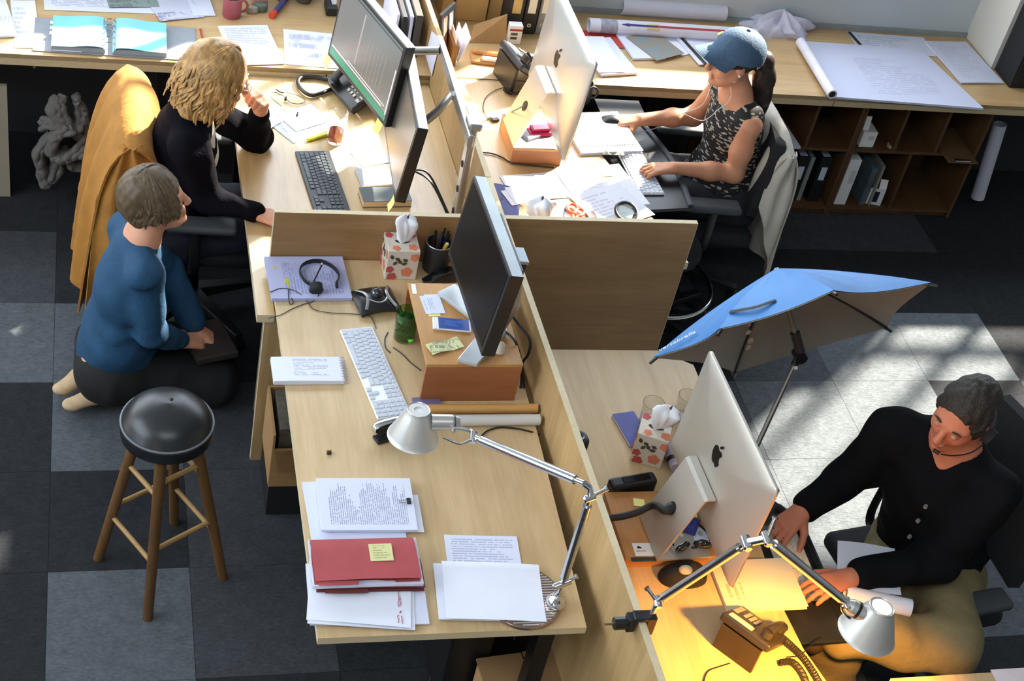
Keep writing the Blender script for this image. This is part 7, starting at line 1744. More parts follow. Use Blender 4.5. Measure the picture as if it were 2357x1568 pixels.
def head(F, c, B, s=1., neck=None, nr=.052, male=False, fem=0.):
    g = lambda x, y, z: np.array(c)+B @ (np.array([x, y, z])*s)
    e = lambda x, y, z, a, b, d, k=.015: F.ell(g(x, y, z), np.array([a, b, d])*s, B.T, k*s)
    e(-.014, 0, .028, .098, .076, .092, .02); e(.026, 0, -.028, .066, .060, .088, .03)
    j = .054 if male else .048
    for q in (1, -1):
        F.cap(g(.060, q*.014, -.100), g(.0, q*j, -.056), .019*s, .021*s, .025*s); e(.050, q*.036, -.028, .030, .024, .030, .02)
        F.cap(g(.084, q*.012, .022), g(.064, q*.046, .020), .011*s, .010*s, .014*s)
        F.ell(g(-.008, q*.077, -.012), np.array([.019, .008, .031])*s, B.T, .006*s); F.ell(g(-.010, q*.078, -.030), np.array([.010, .007, .012])*s, B.T, .006*s)
        e(.104, q*.010, -.036, .009, .008, .007, .006)
    F.cap(g(.090, 0, .012), g(.113, 0, -.031), .0085*s, .0125*s, .010*s)
    F.cap(g(.094, -.016, -.061), g(.094, .016, -.061), .0068*s, None, .006*s); F.cap(g(.092, -.013, -.0725), g(.092, .013, -.0725), .0075*s, None, .006*s)
    e(.082, 0, -.098, .019, .021, .016, .015)
    for q in (1, -1):
        F.sub.append(('s', ('e', g(.103, q*.031, .001), np.array([.016, .018, .010])*s, B.T, .01)))
    if neck is not None: F.cap(g(-.022, 0, -.05), neck, nr*.94, nr*1.12, .03)
def eyes(c, B, parent, s=1., brow='3a2a20', closed=False):
    for q in (1, -1):
        m = MB(); g = np.array(c)+B @ (V3(.083, q*.031, .000)*s)
        m.ell(Vector(g), (.0115*s, .0115*s, .0095*s), 14, 10); o = m.build('eye', mat('eye_lid', 'b98468', .5) if closed else mat('eye_white', 'd9d2cc', .3), parent, True)
        p = [Vector(np.array(c)+B @ (V3(.092-.010*abs(t-.3), q*(.016+.034*t), .024+.004*math.sin(t*PI))*s)) for t in np.linspace(0, 1, 6)]
        m = MB(); m.tube(p, [.002, .0034, .0036, .0032, .0026, .0014], 6); m.build('eyebrow', mat('brow_'+brow, brow, .9), parent, True)
def hand(F, wrist, d, n, right=True, curl=(.35, .45, .3), spread=1., thumb=(.7, .6, .30), s=1., ftweak=(0, 0, 0, 0)):
    d = unit(d); n = np.array(n, float); n = unit(n-d*(n @ d)); t = np.cross(d, n)*(1 if right else -1); w = np.array(wrist, float)
    for i, (o, L) in enumerate(((.028, .074), (.0095, .082), (-.0095, .076), (-.0275, .060))):
        K = w+(d*(.086-.004*abs(i-1))+t*o)*s; F.cap(w+t*o*.55*s+d*.006, K, .0135*s, .0115*s, .012)
        a = 0.; p = K; dd = unit(d+t*o*spread*3.2)
        for L_, c_, ra, rb in ((L*.46, curl[0]+ftweak[i], .0098, .0088), (L*.30, curl[1]+ftweak[i]*.7, .0088, .0078), (L*.24, curl[2], .0078, .0064)):
            a += c_; q = p+(dd*math.cos(a)+n*math.sin(a))*L_*s; F.cap(p, q, ra*s, rb*s, .0035); p = q
    F.cap(w+n*.004, w+d*.05*s+n*.004, .020*s, .020*s, .015, (n, .62))
    r = w+(d*.022+t*.020+n*.006)*s; td = unit(t*thumb[0]+d*thumb[1]+n*thumb[2]); k = r+td*.042*s; td2 = unit(td*.8+d*.55+n*.15); k2 = k+td2*.032*s; k3 = k2+unit(td2+d*.25)*.026*s
    F.cap(r, k, .0155*s, .0125*s, .012); F.cap(k, k2, .0118*s, .0105*s, .005); F.cap(k2, k3, .0105*s, .0080*s, .004)
    for i in range(0): pass
def skinm(name, col): return mat(name, col, .52, var=.07, scale=25, spec=.35, sss=.12)
def strands(c, B, crown, n, r, ends, rad, mat_, parent, wave=.006, seed=0, skip=.85, flare=.02, hang=.08, s=1., wl=3., part=True, name='hair_locks', tips=.35):
    """locks fanning from the crown over the skull, then hanging"""
    R = random.Random(seed); m = MB()
    for i in range(n):
        ph = -PI+2*PI*(i+R.random()*.8)/n
        if abs(ph) < skip: continue
        lay = R.random(); rr = tuple(x*(1+.05*lay) for x in r); te = ends[0]+(ends[1]-ends[0])*R.random(); pts = []; a0 = R.uniform(0, 6)
        t0 = R.uniform(.0, .35); st = 9
        for k in range(st+1):
            th = t0+(te-t0)*k/st; z = math.cos(th); q = V3(math.sin(th)*math.cos(ph)*rr[0], math.sin(th)*math.sin(ph)*rr[1], z*rr[2])
            q[0] += crown[0]*(max(0, z)); q[1] += crown[1]*max(0, z)
            wv = wave*math.sin(k*.7*wl/3+a0)*(k/st)
            tq = V3(-math.sin(ph), math.cos(ph), 0); pts.append(q+tq*wv)
        last = pts[-1]; o = unit(V3(last[0], last[1], 0)); tq = V3(-o[1], o[0], 0); hl = hang*(.75+.5*R.random()); hs = 7 if hang > .02 else 2
        for k in range(1, hs+1):
            f = k/hs; pts.append(last+V3(0, 0, -hl*f)+o*(flare*math.sin(f*PI*.5)*(1-.6*f)+wave*.8*math.sin(f*wl*2+a0*1.7))+tq*wave*1.6*math.sin(f*wl*1.6+a0))
        P_ = [Vector(np.array(c)+B @ (p*s)) for p in pts]; N = len(P_)
        m.tube(P_, [rad*(.55+.45*min(1, j/4))*(1 if j < N*.7 else max(.15, 1-(j-N*.7)/(N*.3)*(1-tips))) for j in range(N)], 6, flat=(1.25, .75))
    return m.build(name, mat_, parent, True, ang=85)

# ------------------------------------------------------------------ person in black at the twin monitors
SK1 = skinm('skin_fair', 'd79f80')
pA_ = thing('person', 'person with wavy blond hair in a black cardigan, chin resting on one fist', 'person', (.36, 4.70, 0))
H = V3(.447, 4.642, 1.185); Bh = hframe((.93, .05, -.30), (.28, 0, 1)); N0 = V3(.372, 4.665, 1.02)
nS, fS = V3(.352, 4.520, .955), V3(.385, 4.825, .955); nE, nW = V3(.428, 4.545, .725), V3(.583, 4.452, .738); fE, fW = V3(.627, 4.918, .742), V3(.612, 4.775, .965)
PV = V3(.33, 4.70, .50)
F = Field(); head(F, H, Bh, .97, N0, .046)
F.cap(N0, V3(.345, 4.68, .86), .085, .12, .05, ((1, 0, .2), .72)); F.cap(V3(.345, 4.68, .86), PV, .12, .14, .05, ((1, 0, 0), .8))
for a, b, c_, w_ in ((nS, nE, nW, 0), (fS, fE, fW, 0)): F.chain([a, b, c_], [.046, .038, .026], .03)
for y in (4.62, 4.80): F.chain([(.34, y, .50), (.70, y, .52), (.72, y, .08), (.82, y, .05)], [.075, .055, .042, .035], .03)
hand(F, fW, (-.05, -.45, .88), (-.72, -.55, -.30), False, (1.1, 1.3, .8), .6, (.4, .75, .4))
hand(F, nW, (.92, -.30, -.10), (0, .05, -1), True, (.25, .3, .2))
F.build('body', SK1, pA_, .0048)
eyes(H, Bh, pA_, .97, '8a6a40')
blackw = mat('cardigan_black', '0d0c13', .95, var=.15, scale=40, bump=.25, bscale=120, spec=.08)
F = Field(); F.cap(N0+V3(-.02, .005, -.035), V3(.338, 4.68, .86), .098, .142, .05, ((1, 0, .15), .74)); F.cap(V3(.338, 4.68, .86), PV+V3(-.01, 0, .04), .142, .168, .05, ((1, 0, 0), .80))
F.chain([nS, nE, nW-unit(nW-nE)*.0], [.064, .053, .042], .035); F.chain([fS, fE, fE+(fW-fE)*.86], [.064, .054, .040], .035); F.cap(N0+V3(-.01, 0, -.03), nS, .06, .062, .04); F.cap(N0+V3(-.01, 0, -.03), fS, .06, .062, .04)
F.cut('s', ('c', N0+V3(.09, .0, .03), V3(.475, 4.69, .84), .040, .022, .01, None))
F.cut('s', ('c', N0+V3(.0, 0, .02), H, .058, .06, .01, None))
F.build('cardigan', blackw, pA_, .0058, .0048, 55, 3)
F = Field(); F.cap(N0+V3(.02, 0, -.06), V3(.395, 4.68, .84), .07, .10, .04, ((1, 0, .15), .7)); F.build('white_blouse', mat('blouse_white', 'd9d3ca', .8, var=.05), pA_, .006)
F = Field()
for y in (4.62, 4.80): F.chain([(.34, y, .50), (.70, y, .52), (.72, y, .10)], [.095, .075, .062], .04)
F.cap(V3(.32, 4.62, .50), V3(.32, 4.80, .50), .12, None, .05); F.build('trousers', mat('navy_trousers', '191b2b', .85, var=.1), pA_, .007, .003, 50, 2)
blond = mat('blond_hair', 'a67e48', .5, var=.5, scale=60, stretch=(1, 1, .25), spec=.45)
F = Field(); g = lambda x, y, z: H+Bh @ V3(x, y, z)
F.ell(g(-.034, 0, .03), V3(.102, .088, .098), Bh.T, .02)
for q in (1, -1): F.cap(g(-.03, q*.068, .01), g(-.026, q*.080, -.125), .034, .026, .03); F.cap(g(-.06, q*.055, .0), g(-.062, q*.055, -.14), .045, .034, .03)
F.cap(g(-.09, 0, .0), g(-.085, 0, -.14), .05, .04, .03)
F.cut('s', ('e', g(.085, 0, -.045), V3(.085, .062, .085), Bh.T, .01)); F.build('hair', blond, pA_, .005, .003, 110, 5)
strands(H+Bh @ V3(-.026, 0, 0), Bh, (.02, -.02), 400, (.110, .098, .130), (1.25, 1.75), .0056, blond, pA_, .008, 4, .80, .022, .112, .97, 3.2)
t = thing('glasses', 'thin wire glasses worn by the person with blond hair', 'glasses', Vector(H+Bh @ V3(.1, 0, 0)))
for q in (1, -1):
    c = H+Bh @ V3(.104, q*.032, -.002); m = MB(); m.tube([Vector(c+Bh @ V3(0, .022*math.cos(a), .017*math.sin(a))) for a in np.linspace(0, 2*PI, 18, endpoint=False)], .0014, 6, closed=True); m.build('rim', chrome, t, True)
    m = MB(); m.tube([Vector(H+Bh @ V3(.100, q*.054, .002)), Vector(H+Bh @ V3(.0, q*.080, .0))], .0012, 6); m.build('temple', chrome, t, True)
m = MB(); m.tube([Vector(H+Bh @ V3(.106, y, .004)) for y in (-.011, 0, .011)], .0014, 6); m.build('bridge', chrome, t, True)

# ------------------------------------------------------------------ person kneeling in blue
SK2 = skinm('skin_fair_warm', 'd39a7c')
pB_ = thing('person', 'person with short brown hair in a blue sweater kneeling on the carpet', 'person', (.18, 4.25, 0))
H = V3(.222, 4.225, .950); Bh = hframe((.93, .12, .16), (-.14, .02, 1)); N0 = V3(.185, 4.215, .795)
nS, fS = V3(.198, 4.095, .735), V3(.150, 4.345, .735); nE, nW = V3(.225, 4.095, .475), V3(.335, 4.235, .315); fE, fW = V3(.275, 4.42, .50), V3(.39, 4.33, .30)
PV = V3(.125, 4.265, .26)
F = Field(); head(F, H, Bh, .95, N0, .044)
F.cap(N0, V3(.14, 4.22, .62), .08, .115, .05, ((1, 0, -.2), .72)); F.cap(V3(.14, 4.22, .62), PV, .115, .14, .05, ((1, 0, 0), .8))
F.chain([nS, nE, nW], [.044, .037, .026], .03); F.chain([fS, fE, fW], [.044, .037, .026], .03)
for y0, y1, ya in ((4.19, 4.24, 4.24), (4.35, 4.42, 4.32)): F.chain([(.06, y0, .24), (.45, y1, .105), (.10, ya, .075)], [.08, .055, .04], .03)
hand(F, nW, (.80, .45, -.38), (.1, .3, -.9), True, (.5, .6, .4)); hand(F, fW, (.78, -.30, -.5), (.1, -.2, -.9), False, (.5, .6, .4))
F.build('body', SK2, pB_, .0048)
bluew = mat('sweater_blue', '134263', .8, var=.12, scale=20, bump=.2, bscale=90)
F = Field(); F.cap(N0+V3(-.015, 0, -.035), V3(.150, 4.225, .60), .088, .132, .05, ((1, 0, -.2), .80)); F.cap(V3(.150, 4.225, .60), PV+V3(-.005, -.005, .03), .132, .152, .05, ((1, 0, 0), .86))
F.cap(V3(.12, 4.25, .34), V3(.10, 4.26, .19), .150, .150, .05, ((1, 0, 0), .85))
F.cap(N0+V3(-.01, 0, -.04), nS, .060, .062, .04); F.cap(N0+V3(-.01, 0, -.04), fS, .060, .062, .04); F.chain([nS, nE, nE+(nW-nE)*.93], [.060, .050, .040], .035); F.chain([fS, fE, fE+(fW-fE)*.93], [.066, .056, .042], .035)
F.cut('s', ('c', N0+V3(.01, 0, .035), H, .055, .06, .01, None)); F.cut('plane', V3(.06, 4.26, .16), (0, 0, -1))
F.build('sweater', bluew, pB_, .0058, .0058, 42, 8)
blackt = mat('black_trousers', '0f1012', .85, var=.1)
F = Field()
for y0, y1, ya in ((4.185, 4.24, 4.235), (4.345, 4.42, 4.325)): F.chain([(.11, y0, .215), (.46, y1, .11), (.10, ya, .085)], [.105, .085, .058], .04)
F.cap(V3(.09, 4.20, .20), V3(.09, 4.33, .20), .125, None, .05); F.cut('plane', V3(0, 0, .004), (0, 0, -1)); F.build('trousers', blackt, pB_, .007, .003, 50, 4)
shoe = mat('suede_beige', 'b39a78', .9, var=.12, scale=30)
for tx, hx in (((128, 905), (208, 852)), ((148, 938), (264, 893))):
    a, b = at(*tx, .045), at(*hx, .075); F = Field(); a_, b_ = np.array(a), np.array(b); dr = unit(b_-a_)
    F.cap(a_+dr*.03, a_+dr*.12, .036, .040, .03, ((0, .3, 1), .62)); F.cap(a_+dr*.12, b_-dr*.01, .036, .030, .03, ((0, .3, 1), .7)); F.cut('plane', V3(0, 0, .003), (0, 0, -1)); F.build('shoe', shoe, pB_, .004)
brown = mat('brown_hair', '5a4a36', .5, var=.35, scale=70, stretch=(1, 1, .3), spec=.4)
F = Field(); g = lambda x, y, z: H+Bh @ V3(x, y, z)
F.ell(g(-.018, 0, .034), V3(.105, .086, .096), Bh.T, .02); F.cap(g(-.062, .02, .0), g(-.055, .02, -.075), .050, .030, .03); F.cap(g(-.062, -.02, .0), g(-.055, -.02, -.075), .050, .030, .03)
for q in (1, -1): F.cap(g(.01, q*.062, .03), g(.005, q*.068, -.03), .028, .020, .02)
F.cut('s', ('e', g(.090, 0, -.040), V3(.080, .070, .078), Bh.T, .01)); F.build('hair', brown, pB_, .005, .0016, 150, 6)
strands(H, Bh, (-.01, .0), 340, (.111, .093, .133), (1.35, 1.62), .0050, brown, pB_, .004, 9, .80, .004, .040, .95, 2.5)
m = MB(); c = H+Bh @ V3(-.008, -.082, -.046); m.ell(Vector(c), (.004, .004, .005), 10, 8); m.build('earring', white, pB_, True)
m = MB(); m.rbox(Vector((.44, 4.30, .255)), (.16, .20, .03), .006, 2, .3); single('tool_pouch', m, mat('dark_leather', '2b2320', .7, var=.2), 'dark pouch held low by the kneeling person', 'pouch')

# ------------------------------------------------------------------ person in the cap
SK3 = skinm('skin_tan', 'c98f6e')
pC_ = thing('person', 'person in a blue cap and dark leaf-print top typing with earphones in', 'person', (2.60, 5.02, 0))
H = V3(2.502, 5.020, 1.145); Bh = hframe((-.98, -.02, -.15), (-.14, 0, 1)); N0 = V3(2.562, 5.025, .985)
nS, fS = V3(2.592, 4.885, .925), V3(2.572, 5.185, .925); nE, nW = V3(2.592, 4.875, .690), V3(2.315, 4.868, .712); fE, fW = V3(2.505, 5.225, .735), V3(2.225, 5.125, .770)
PV = V3(2.665, 5.03, .50)
F = Field(); head(F, H, Bh, .96, N0, .046)
F.cap(N0+V3(0, 0, -.02), V3(2.60, 5.03, .83), .080, .112, .05, ((1, 0, .2), .74)); F.cap(V3(2.60, 5.03, .83), PV, .112, .13, .05, ((1, 0, 0), .82)); F.cap(N0, nS, .042, .046, .04); F.cap(N0, fS, .042, .046, .04)
F.chain([nS, nS*.45+nE*.55, nE, nE*.6+nW*.4, nW], [.046, .043, .037, .036, .025], .03); F.chain([fS, fE, fE*.6+fW*.4, fW], [.048, .038, .036, .026], .03)
for y in (4.94, 5.12): F.chain([(2.64, y, .50), (2.26, y, .52), (2.24, y, .08), (2.12, y, .05)], [.08, .06, .043, .035], .03)
hand(F, nW, (-.98, .02, -.12), (0, .0, -1), False, (.35, .5, .35), 1.3); hand(F, fW, (-.97, .05, -.16), (0, 0, -1), True, (.35, .45, .35), 1.0)
F.build('body', SK3, pC_, .0048)
eyes(H, Bh, pC_, .96, '2c2018')
# leaf print
lm, nt, b_ = _new('leaf_print_black'); M['leaf_print_black'] = lm
tc = ND(nt, 'ShaderNodeTexCoord'); acc = None
for i, (rot, off) in enumerate((((.3, .5, .7), 0.), ((-.4, .9, -.8), 3.3), ((.8, -.3, 2.0), 7.1))):
    mp = ND(nt, 'ShaderNodeMapping'); mp.inputs['Rotation'].default_value = rot; mp.inputs['Scale'].default_value = (50, 50, 150); mp.inputs['Location'].default_value = (off, off, off); nt.links.new(tc.outputs['Object'], mp.inputs['Vector'])
    vo = ND(nt, 'ShaderNodeTexVoronoi', i_Vector=mp.outputs[0], i_Scale=.55, i_Randomness=1.0); k = MA(nt, 'LESS_THAN', vo.outputs['Distance'], .30)
    hs = ND(nt, 'ShaderNodeSeparateColor', i_0=vo.outputs['Color']); k = MA(nt, 'MULTIPLY', k, MA(nt, 'GREATER_THAN', hs.outputs[0], .45)); acc = k if acc is None else MA(nt, 'MAXIMUM', acc, k)
nt.links.new(MIX(nt, acc, lin('121214'), lin('a49c90')), b_.inputs['Base Color']); b_.inputs['Roughness'].default_value = .8
F = Field(); F.cap(N0+V3(.012, 0, -.06), V3(2.60, 5.03, .82), .094, .130, .05, ((1, 0, .2), .78)); F.cap(V3(2.60, 5.03, .82), PV+V3(.0, 0, .02), .132, .155, .05, ((1, 0, 0), .86)); F.cap(V3(2.60, 4.915, .932), V3(2.59, 5.15, .932), .060, None, .03)
F.cap(V3(2.585, 4.915, .922), V3(2.59, 4.955, .86), .058, .06, .04); F.cap(V3(2.570, 5.155, .922), V3(2.59, 5.12, .86), .058, .06, .04)
F.cap(V3(2.63, 5.03, .62), V3(2.60, 5.03, .54), .15, .165, .05, ((1, 0, 0), .95))
F.cut('s', ('c', N0+V3(-.01, 0, .045), H, .062, .07, .01, None)); F.cut('s', ('c', N0+V3(-.09, 0, .03), V3(2.475, 5.03, .845), .050, .012, .01, None))
F.build('blouse', lm, pC_, .0058, .0026, 55, 12)
F = Field()
for y in (4.94, 5.12): F.chain([(2.64, y, .49), (2.26, y, .52), (2.24, y, .10)], [.10, .08, .062], .04)
F.cap(V3(2.66, 4.95, .50), V3(2.66, 5.11, .50), .125, None, .05); F.build('trousers', mat('dark_jeans', '16181d', .85, var=.1), pC_, .007, .003, 50, 2)
dark = mat('dark_hair', '2a201a', .45, var=.35, scale=70, stretch=(1, 1, .3), spec=.45)
F = Field(); g = lambda x, y, z: H+Bh @ V3(x, y, z)
F.ell(g(-.020, 0, .025), V3(.098, .081, .088), Bh.T, .02); F.cap(g(-.085, 0, .02), g(-.130, .0, -.02), .030, .036, .03); F.chain([g(-.130, 0, -.02), g(-.145, -.0, -.10), g(-.145, .0, -.20), g(-.135, 0, -.27)], [.040, .046, .040, .018], .02)
F.cut('s', ('e', g(.080, 0, -.045), V3(.085, .085, .085), Bh.T, .01)); F.build('hair', dark, pC_, .005, .0018, 140, 4)
R = random.Random(2); m = MB()
for i in range(46):
    a = R.uniform(0, 2*PI); r_ = R.uniform(.6, 1.05); o = V3(0, math.cos(a), 0)*.036*r_; x_ = math.sin(a)*.034*r_
    P_ = [Vector(g(-.110+x_*.4, o[1]*.6, .01)), Vector(g(-.132+x_, o[1], -.03)), Vector(g(-.148+x_, o[1]*1.15, -.11)), Vector(g(-.150+x_*1.1, o[1]*1.1+R.uniform(-.006, .006), -.20)), Vector(g(-.140+x_*.8, o[1]*.7, -.275-R.uniform(0, .03)))]
    q_ = bez(P_, 4); m.tube(q_, [.0065*(1-.7*(j/len(q_))**2) for j in range(len(q_))], 6)
m.build('ponytail', dark, pC_, True, ang=85)
capm = mat('cap_denim_blue', '3c566f', .8, var=.1, scale=60, bump=.3, bscale=160); capd = mat('cap_denim_dark', '2b3f55', .8, var=.1, scale=60)
cp = thing('baseball_cap', 'faded blue baseball cap with a small yellow emblem', 'cap', Vector(H+Bh @ V3(0, 0, .05)))
cB = Bh @ np.array([[math.cos(-.26), 0, math.sin(-.26)], [0, 1, 0], [-math.sin(-.26), 0, math.cos(-.26)]])
def capf(k):
    def fn(u, v):
        a = 2*PI*(k+u)/6+PI/6; th = v*PI*.5; r_ = .055
        sg = 1-.012*math.sin(PI*u); x = -.012+.112*math.sin(th)**.9*math.cos(a)*sg; y = .092*math.sin(th)**.9*math.sin(a)*sg; z = .020+.112*math.cos(th)**.85
        return Vector(H+cB @ V3(x, y, z))
    return fn
for k in range(6):
    m = MB(); m.grid(capf(k), 8, 10, th=.002); m.build('crown_panel', capm, cp, True, ang=80)
def visor(u, v):
    a = (u-.5)*2.5; r0 = .104; x = -.012+r0*math.cos(a)+v*.085*math.cos(a*.55)**1.0*(math.cos(a)*.6+.4); y = .090*math.sin(a)*(1+.02*v)
    z = .026-.022*v-.034*(abs(math.sin(a))**2)*(.25+.75*v)+.012*math.cos(a)
    return Vector(H+cB @ V3(x, y, z))
m = MB(); m.grid(visor, 20, 8, th=.004); m.build('visor', capm, cp, True, ang=80)
m = MB(); m.ell(Vector(H+cB @ V3(-.012, 0, .134)), (.008, .008, .005), 12, 6); m.build('top_button', capd, cp, True)
m = MB(); ec = V3(.070, -.045, .082); nE_ = Vector(cB @ unit(ec)); q_ = nE_.to_track_quat('Z', 'Y').to_matrix().to_4x4(); m = MB(TR(Vector(H+cB @ V3(.0785, -.040, .080))) @ q_); m.prism([(.013*(1+.15*math.sin(5*a))*math.cos(a), .012*(1+.15*math.sin(5*a))*math.sin(a)) for a in np.linspace(0, 2*PI, 20, endpoint=False)], -.004, .003); m.build('emblem', mat('emblem_yellow', 'c9c04a', .7, var=.2, scale=80), cp)
m = MB(); m.tube([Vector(H+cB @ V3(-.012-.105*math.cos(a), .088*math.sin(a), .012-.0)) for a in np.linspace(-.9, .9, 10)], .008, 6, flat=(.3, 1)); m.build('strap', mat('cap_strap', 'a9b0b4', .7), cp, True)
t = thing('glasses', 'dark-rimmed glasses worn by the person in the cap', 'glasses', Vector(H+Bh @ V3(.1, 0, 0)))
for q in (1, -1):
    m = MB(); c = H+Bh @ V3(.103, q*.031, .002); m.tube([Vector(c+Bh @ V3(-.012*abs(math.cos(a))*(1 if q*math.cos(a) > 0 else 0), .023*math.cos(a), .014*math.sin(a))) for a in np.linspace(0, 2*PI, 18, endpoint=False)], .0022, 6, closed=True); m.build('rim', mat('frame_tortoise', '2a1c16', .3), t, True)
    m = MB(); m.tube([Vector(H+Bh @ V3(.094, q*.055, .006)), Vector(H+Bh @ V3(.045, q*.076, .004)), Vector(H+Bh @ V3(-.01, q*.082, .002))], .0024, 6); m.build('temple', M['frame_tortoise'], t, True)
m = MB(); m.tube([Vector(H+Bh @ V3(.107, y, .006)) for y in (-.010, 0, .010)], .002, 6); m.build('bridge', M['frame_tortoise'], t, True)
t = thing('earphones', 'white wired earphones hanging from the person in the cap to the desk', 'earphones', Vector(nW))
wire = mat('white_wire', 'dcd6cc', .4)
ear = H+Bh @ V3(.0, -.083, -.03)
m = MB(); m.ell(Vector(ear), (.006, .008, .006), 10, 8); m.cyl(Vector(ear), Vector(ear+Bh @ V3(.012, 0, -.026)), .003, n=8); m.build('earbud', wire, t, True)
m = MB(); m.ell(Vector(H+Bh @ V3(.0, .083, -.03)), (.006, .008, .006), 10, 8); m.build('earbud', wire, t, True)
m = MB(); J = at(1570, 262, .80)
m.tube(bez([Vector(ear+Bh @ V3(.012, 0, -.026)), Vector((2.505, 4.95, 1.02)), Vector((2.475, 4.97, .93)), Vector((2.44, 5.0, .86)), J, at(1545, 280, .75), at(1500, 298, .715), at(1470, 303, .712), at(1440, 296, .706), at(1412, 290, ZB+.003)], 6), .0016, 6)
m.tube(bez([Vector(H+Bh @ V3(.012, .083, -.056)), Vector((2.48, 5.08, 1.0)), Vector((2.45, 5.06, .90)), J], 6), .0016, 6); m.build('wire', wire, t, True)
m = MB(); m.ell(at(1470, 302, .714), (.008, .006, .005), 10, 6); m.build('splitter', wire, t, True)
m = MB(); cN = N0+V3(-.012, 0, .012); m.tube([Vector(N0+V3(-.012-.050*math.cos(a), .060*math.sin(a), .020-.016*math.cos(a))) for a in np.linspace(-1.9, 1.9, 22)], .0014, 6); m.build('necklace', mat('necklace_pale', 'd8c0a8', .4), pC_, True)

# ------------------------------------------------------------------ person with the headset
SK4 = skinm('skin_ruddy', 'c98062')
pD_ = thing('person', 'person in a black shirt and khaki trousers wearing a telephone headset, legs crossed', 'person', (2.62, 2.93, 0))
H = V3(2.583, 2.960, 1.165); Bh = hframe((-.80, -.50, -.30), (-.20, -.30, 1)); N0 = V3(2.625, 2.985, 1.000)
rS, lS = V3(2.495, 3.105, .945), V3(2.735, 2.845, .930); rE, rW = V3(2.395, 3.110, .725), V3(2.222, 3.012, .690); lE, lW = V3(2.600, 2.770, .700), V3(2.283, 2.728, .690)
PV = V3(2.70, 2.94, .50); fd = unit((-.72, -.69, 0))
F = Field(); head(F, H, Bh, 1.03, N0, .058, True)
F.cap(N0+V3(0, 0, -.02), V3(2.64, 2.965, .83), .095, .135, .05, (fd, .72)); F.cap(V3(2.64, 2.965, .83), PV, .135, .145, .05, (fd, .85))
F.chain([rS, rE, rE*.6+rW*.4, rW], [.055, .045, .044, .031], .03); F.chain([lS, lE, lE*.6+lW*.4, lW], [.055, .045, .044, .031], .03)
lH, lK, lA = V3(2.735, 2.86, .50), V3(2.585, 2.545, .575), V3(2.215, 2.625, .545); rH, rK, rA = V3(2.66, 3.00, .49), V3(2.285, 2.690, .480), V3(2.36, 2.62, .10)
F.chain([lH, lK, lA], [.085, .062, .042], .03); F.chain([rH, rK, rA], [.085, .062, .045], .03)
hand(F, rW, (-.80, -.52, -.28), (-.1, 0, -1), True, (.45, .55, .35), 1.1, s=1.08); hand(F, lW, (-.97, -.20, -.10), (-.05, 0, -1), False, (.25, .35, .25), 1.5, s=1.08)
F.build('body', SK4, pD_, .0048)
eyes(H, Bh, pD_, 1.03, '3b2c22', True)
shirt = mat('shirt_black', '0e0f12', .9, spec=.15, var=.12, scale=25, bump=.2, bscale=60)
F = Field(); F.cap(N0+V3(.01, .008, -.035), V3(2.64, 2.965, .82), .110, .165, .05, (fd, .76)); F.cap(V3(2.64, 2.965, .82), PV+V3(0, 0, .03), .165, .180, .05, (fd, .88))
F.cap(N0+V3(.01, .01, -.025), rS, .066, .074, .04); F.cap(N0+V3(.01, .01, -.025), lS, .066, .074, .04)
F.chain([rS, rE, rE+(rW-rE)*.90], [.078, .064, .047], .035); F.chain([lS, lE, lE+(lW-lE)*.88], [.078, .066, .048], .035)
F.cut('s', ('c', N0+V3(0, 0, .03), H, .084, .085, .01, None)); F.cut('s', ('c', N0+fd*.110+V3(0, 0, .02), V3(*(N0+fd*.155)[:2], .890), .066, .012, .01, None))
F.build('shirt', shirt, pD_, .0058, .0060, 42, 21)
for z, k_ in ((.86, .153), (.80, .160), (.73, .166)):
    c = V3(2.64, 2.965, z)+fd*k_; q_ = Vector(fd).to_track_quat('Z', 'Y').to_matrix().to_4x4(); m = MB(TR(Vector(c)-Vector(fd)*.004) @ q_); m.lathe([(0, 0), (.0065, 0), (.0065, .010), (0, .010)], 12); m.build('button', mat('button_grey', '8a8a84', .4), pD_, True)
khaki = mat('khaki_cotton', '7d704d', .85, var=.12, scale=16, bump=.3, bscale=40)
F = Field(); F.chain([lH, lK, lK*.12+lA*.88], [.118, .096, .072], .05); F.chain([rH, rK, rK*.1+rA*.9], [.115, .090, .074], .05); F.cap(lH, rH, .125, None, .06)
F.build('trousers', khaki, pD_, .0062, .0080, 38, 31)
sh_ = mat('shoe_brown', '3a2c22', .6); F = Field(); a_ = lA+V3(-.02, .0, .0); F.cap(a_+V3(-.02, -.0, -.03), a_+V3(-.09, .13, -.04), .040, .032, .03); F.build('shoe', sh_, pD_, .006)
F = Field(); F.cap(rA+V3(0, 0, -.04), rA+V3(-.15, -.06, -.055), .044, .034, .03); F.cut('plane', V3(0, 0, .003), (0, 0, -1)); F.build('shoe', sh_, pD_, .006)
hairm = mat('short_dark_hair', '2e2720', .6, var=.4, scale=120, bump=.6, bscale=200)
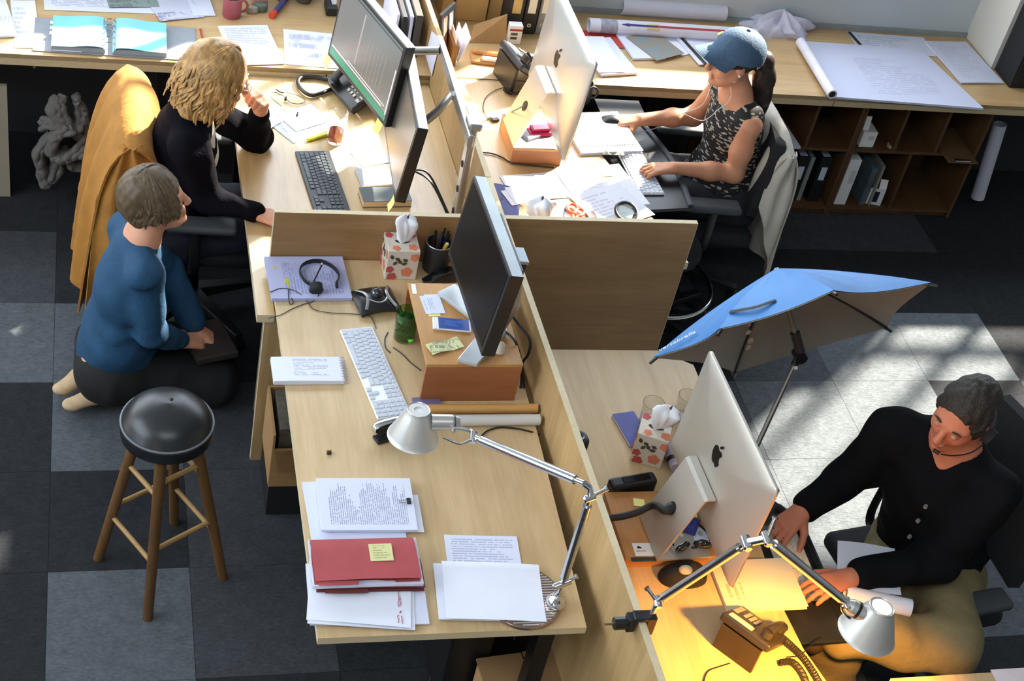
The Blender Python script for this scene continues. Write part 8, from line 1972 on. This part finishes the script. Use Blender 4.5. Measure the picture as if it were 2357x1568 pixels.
F = Field(); g = lambda x, y, z: H+Bh @ (V3(x, y, z)*1.03)
F.ell(g(-.018, 0, .030), V3(.104, .081, .098)*1.03, Bh.T, .02); F.cap(g(-.075, 0, .0), g(-.068, 0, -.055), .050, .036, .03)
for q in (1, -1): F.cap(g(.028, q*.064, .03), g(.022, q*.068, -.020), .018, .011, .02)
F.cut('s', ('e', g(.090, 0, -.022), V3(.070, .078, .100), Bh.T, .01)); F.build('hair', hairm, pD_, .0045, .0024, 190, 14)
t = thing('headset', 'black over-head telephone headset worn by the person in the black shirt', 'headset', Vector(H))
m = MB(); m.tube([Vector(g(-.022, .088*math.cos(a), -.012+.130*math.sin(a))) for a in np.linspace(.05, PI-.05, 24)], .0065, 8, flat=(.45, 1.3)); m.build('headband', mat('band_grey', '4a4f52', .35), t, True)
m = MB(); c = Vector(g(-.010, .083, -.018)); c2 = Vector(g(-.010, .108, -.020)); m.cyl(c, c2, .030, .026, 20); m.build('ear_cup', M['foam_black'], t, True)
m = MB(); m.tube(bez([Vector(g(.0, .102, -.032)), Vector(g(.045, .088, -.066)), Vector(g(.085, .058, -.078)), Vector(g(.108, .030, -.080))], 6), .0024, 6); m.build('microphone_boom', blackp, t, True)
m = MB(); q_ = Vector(g(.110, .026, -.080)); m.cyl(q_, q_+Vector(Bh @ V3(.004, -.022, 0)), .0065, .006, 10); m.build('microphone', blackp, t, True)
# papers on the lap
def lap(name, lb, q, z, m_, roll_=None):
    P4 = [at(*p, z) for p in q]; m = MB(); m.grid(lambda s, v: tuple((P4[0].lerp(P4[1], s)).lerp(P4[3].lerp(P4[2], s), v)+Vector((0, 0, .004*math.sin(s*4+v*2)))), 8, 8, th=.0008); return single(name, m, m_, lb, 'paper', 'papers on the lap', True)
lap('paper_sheet', 'pinkish white sheet on the lap of the person in the black shirt', [(1928, 1245), (2060, 1262), (2075, 1370), (1925, 1350)], .672, paper)
a, b = at(1945, 1368, .66), at(2095, 1400, .66)
roll('paper_roll', 'curled white papers lying across the khaki trousers', a, b, .028, paper, grp='papers on the lap')
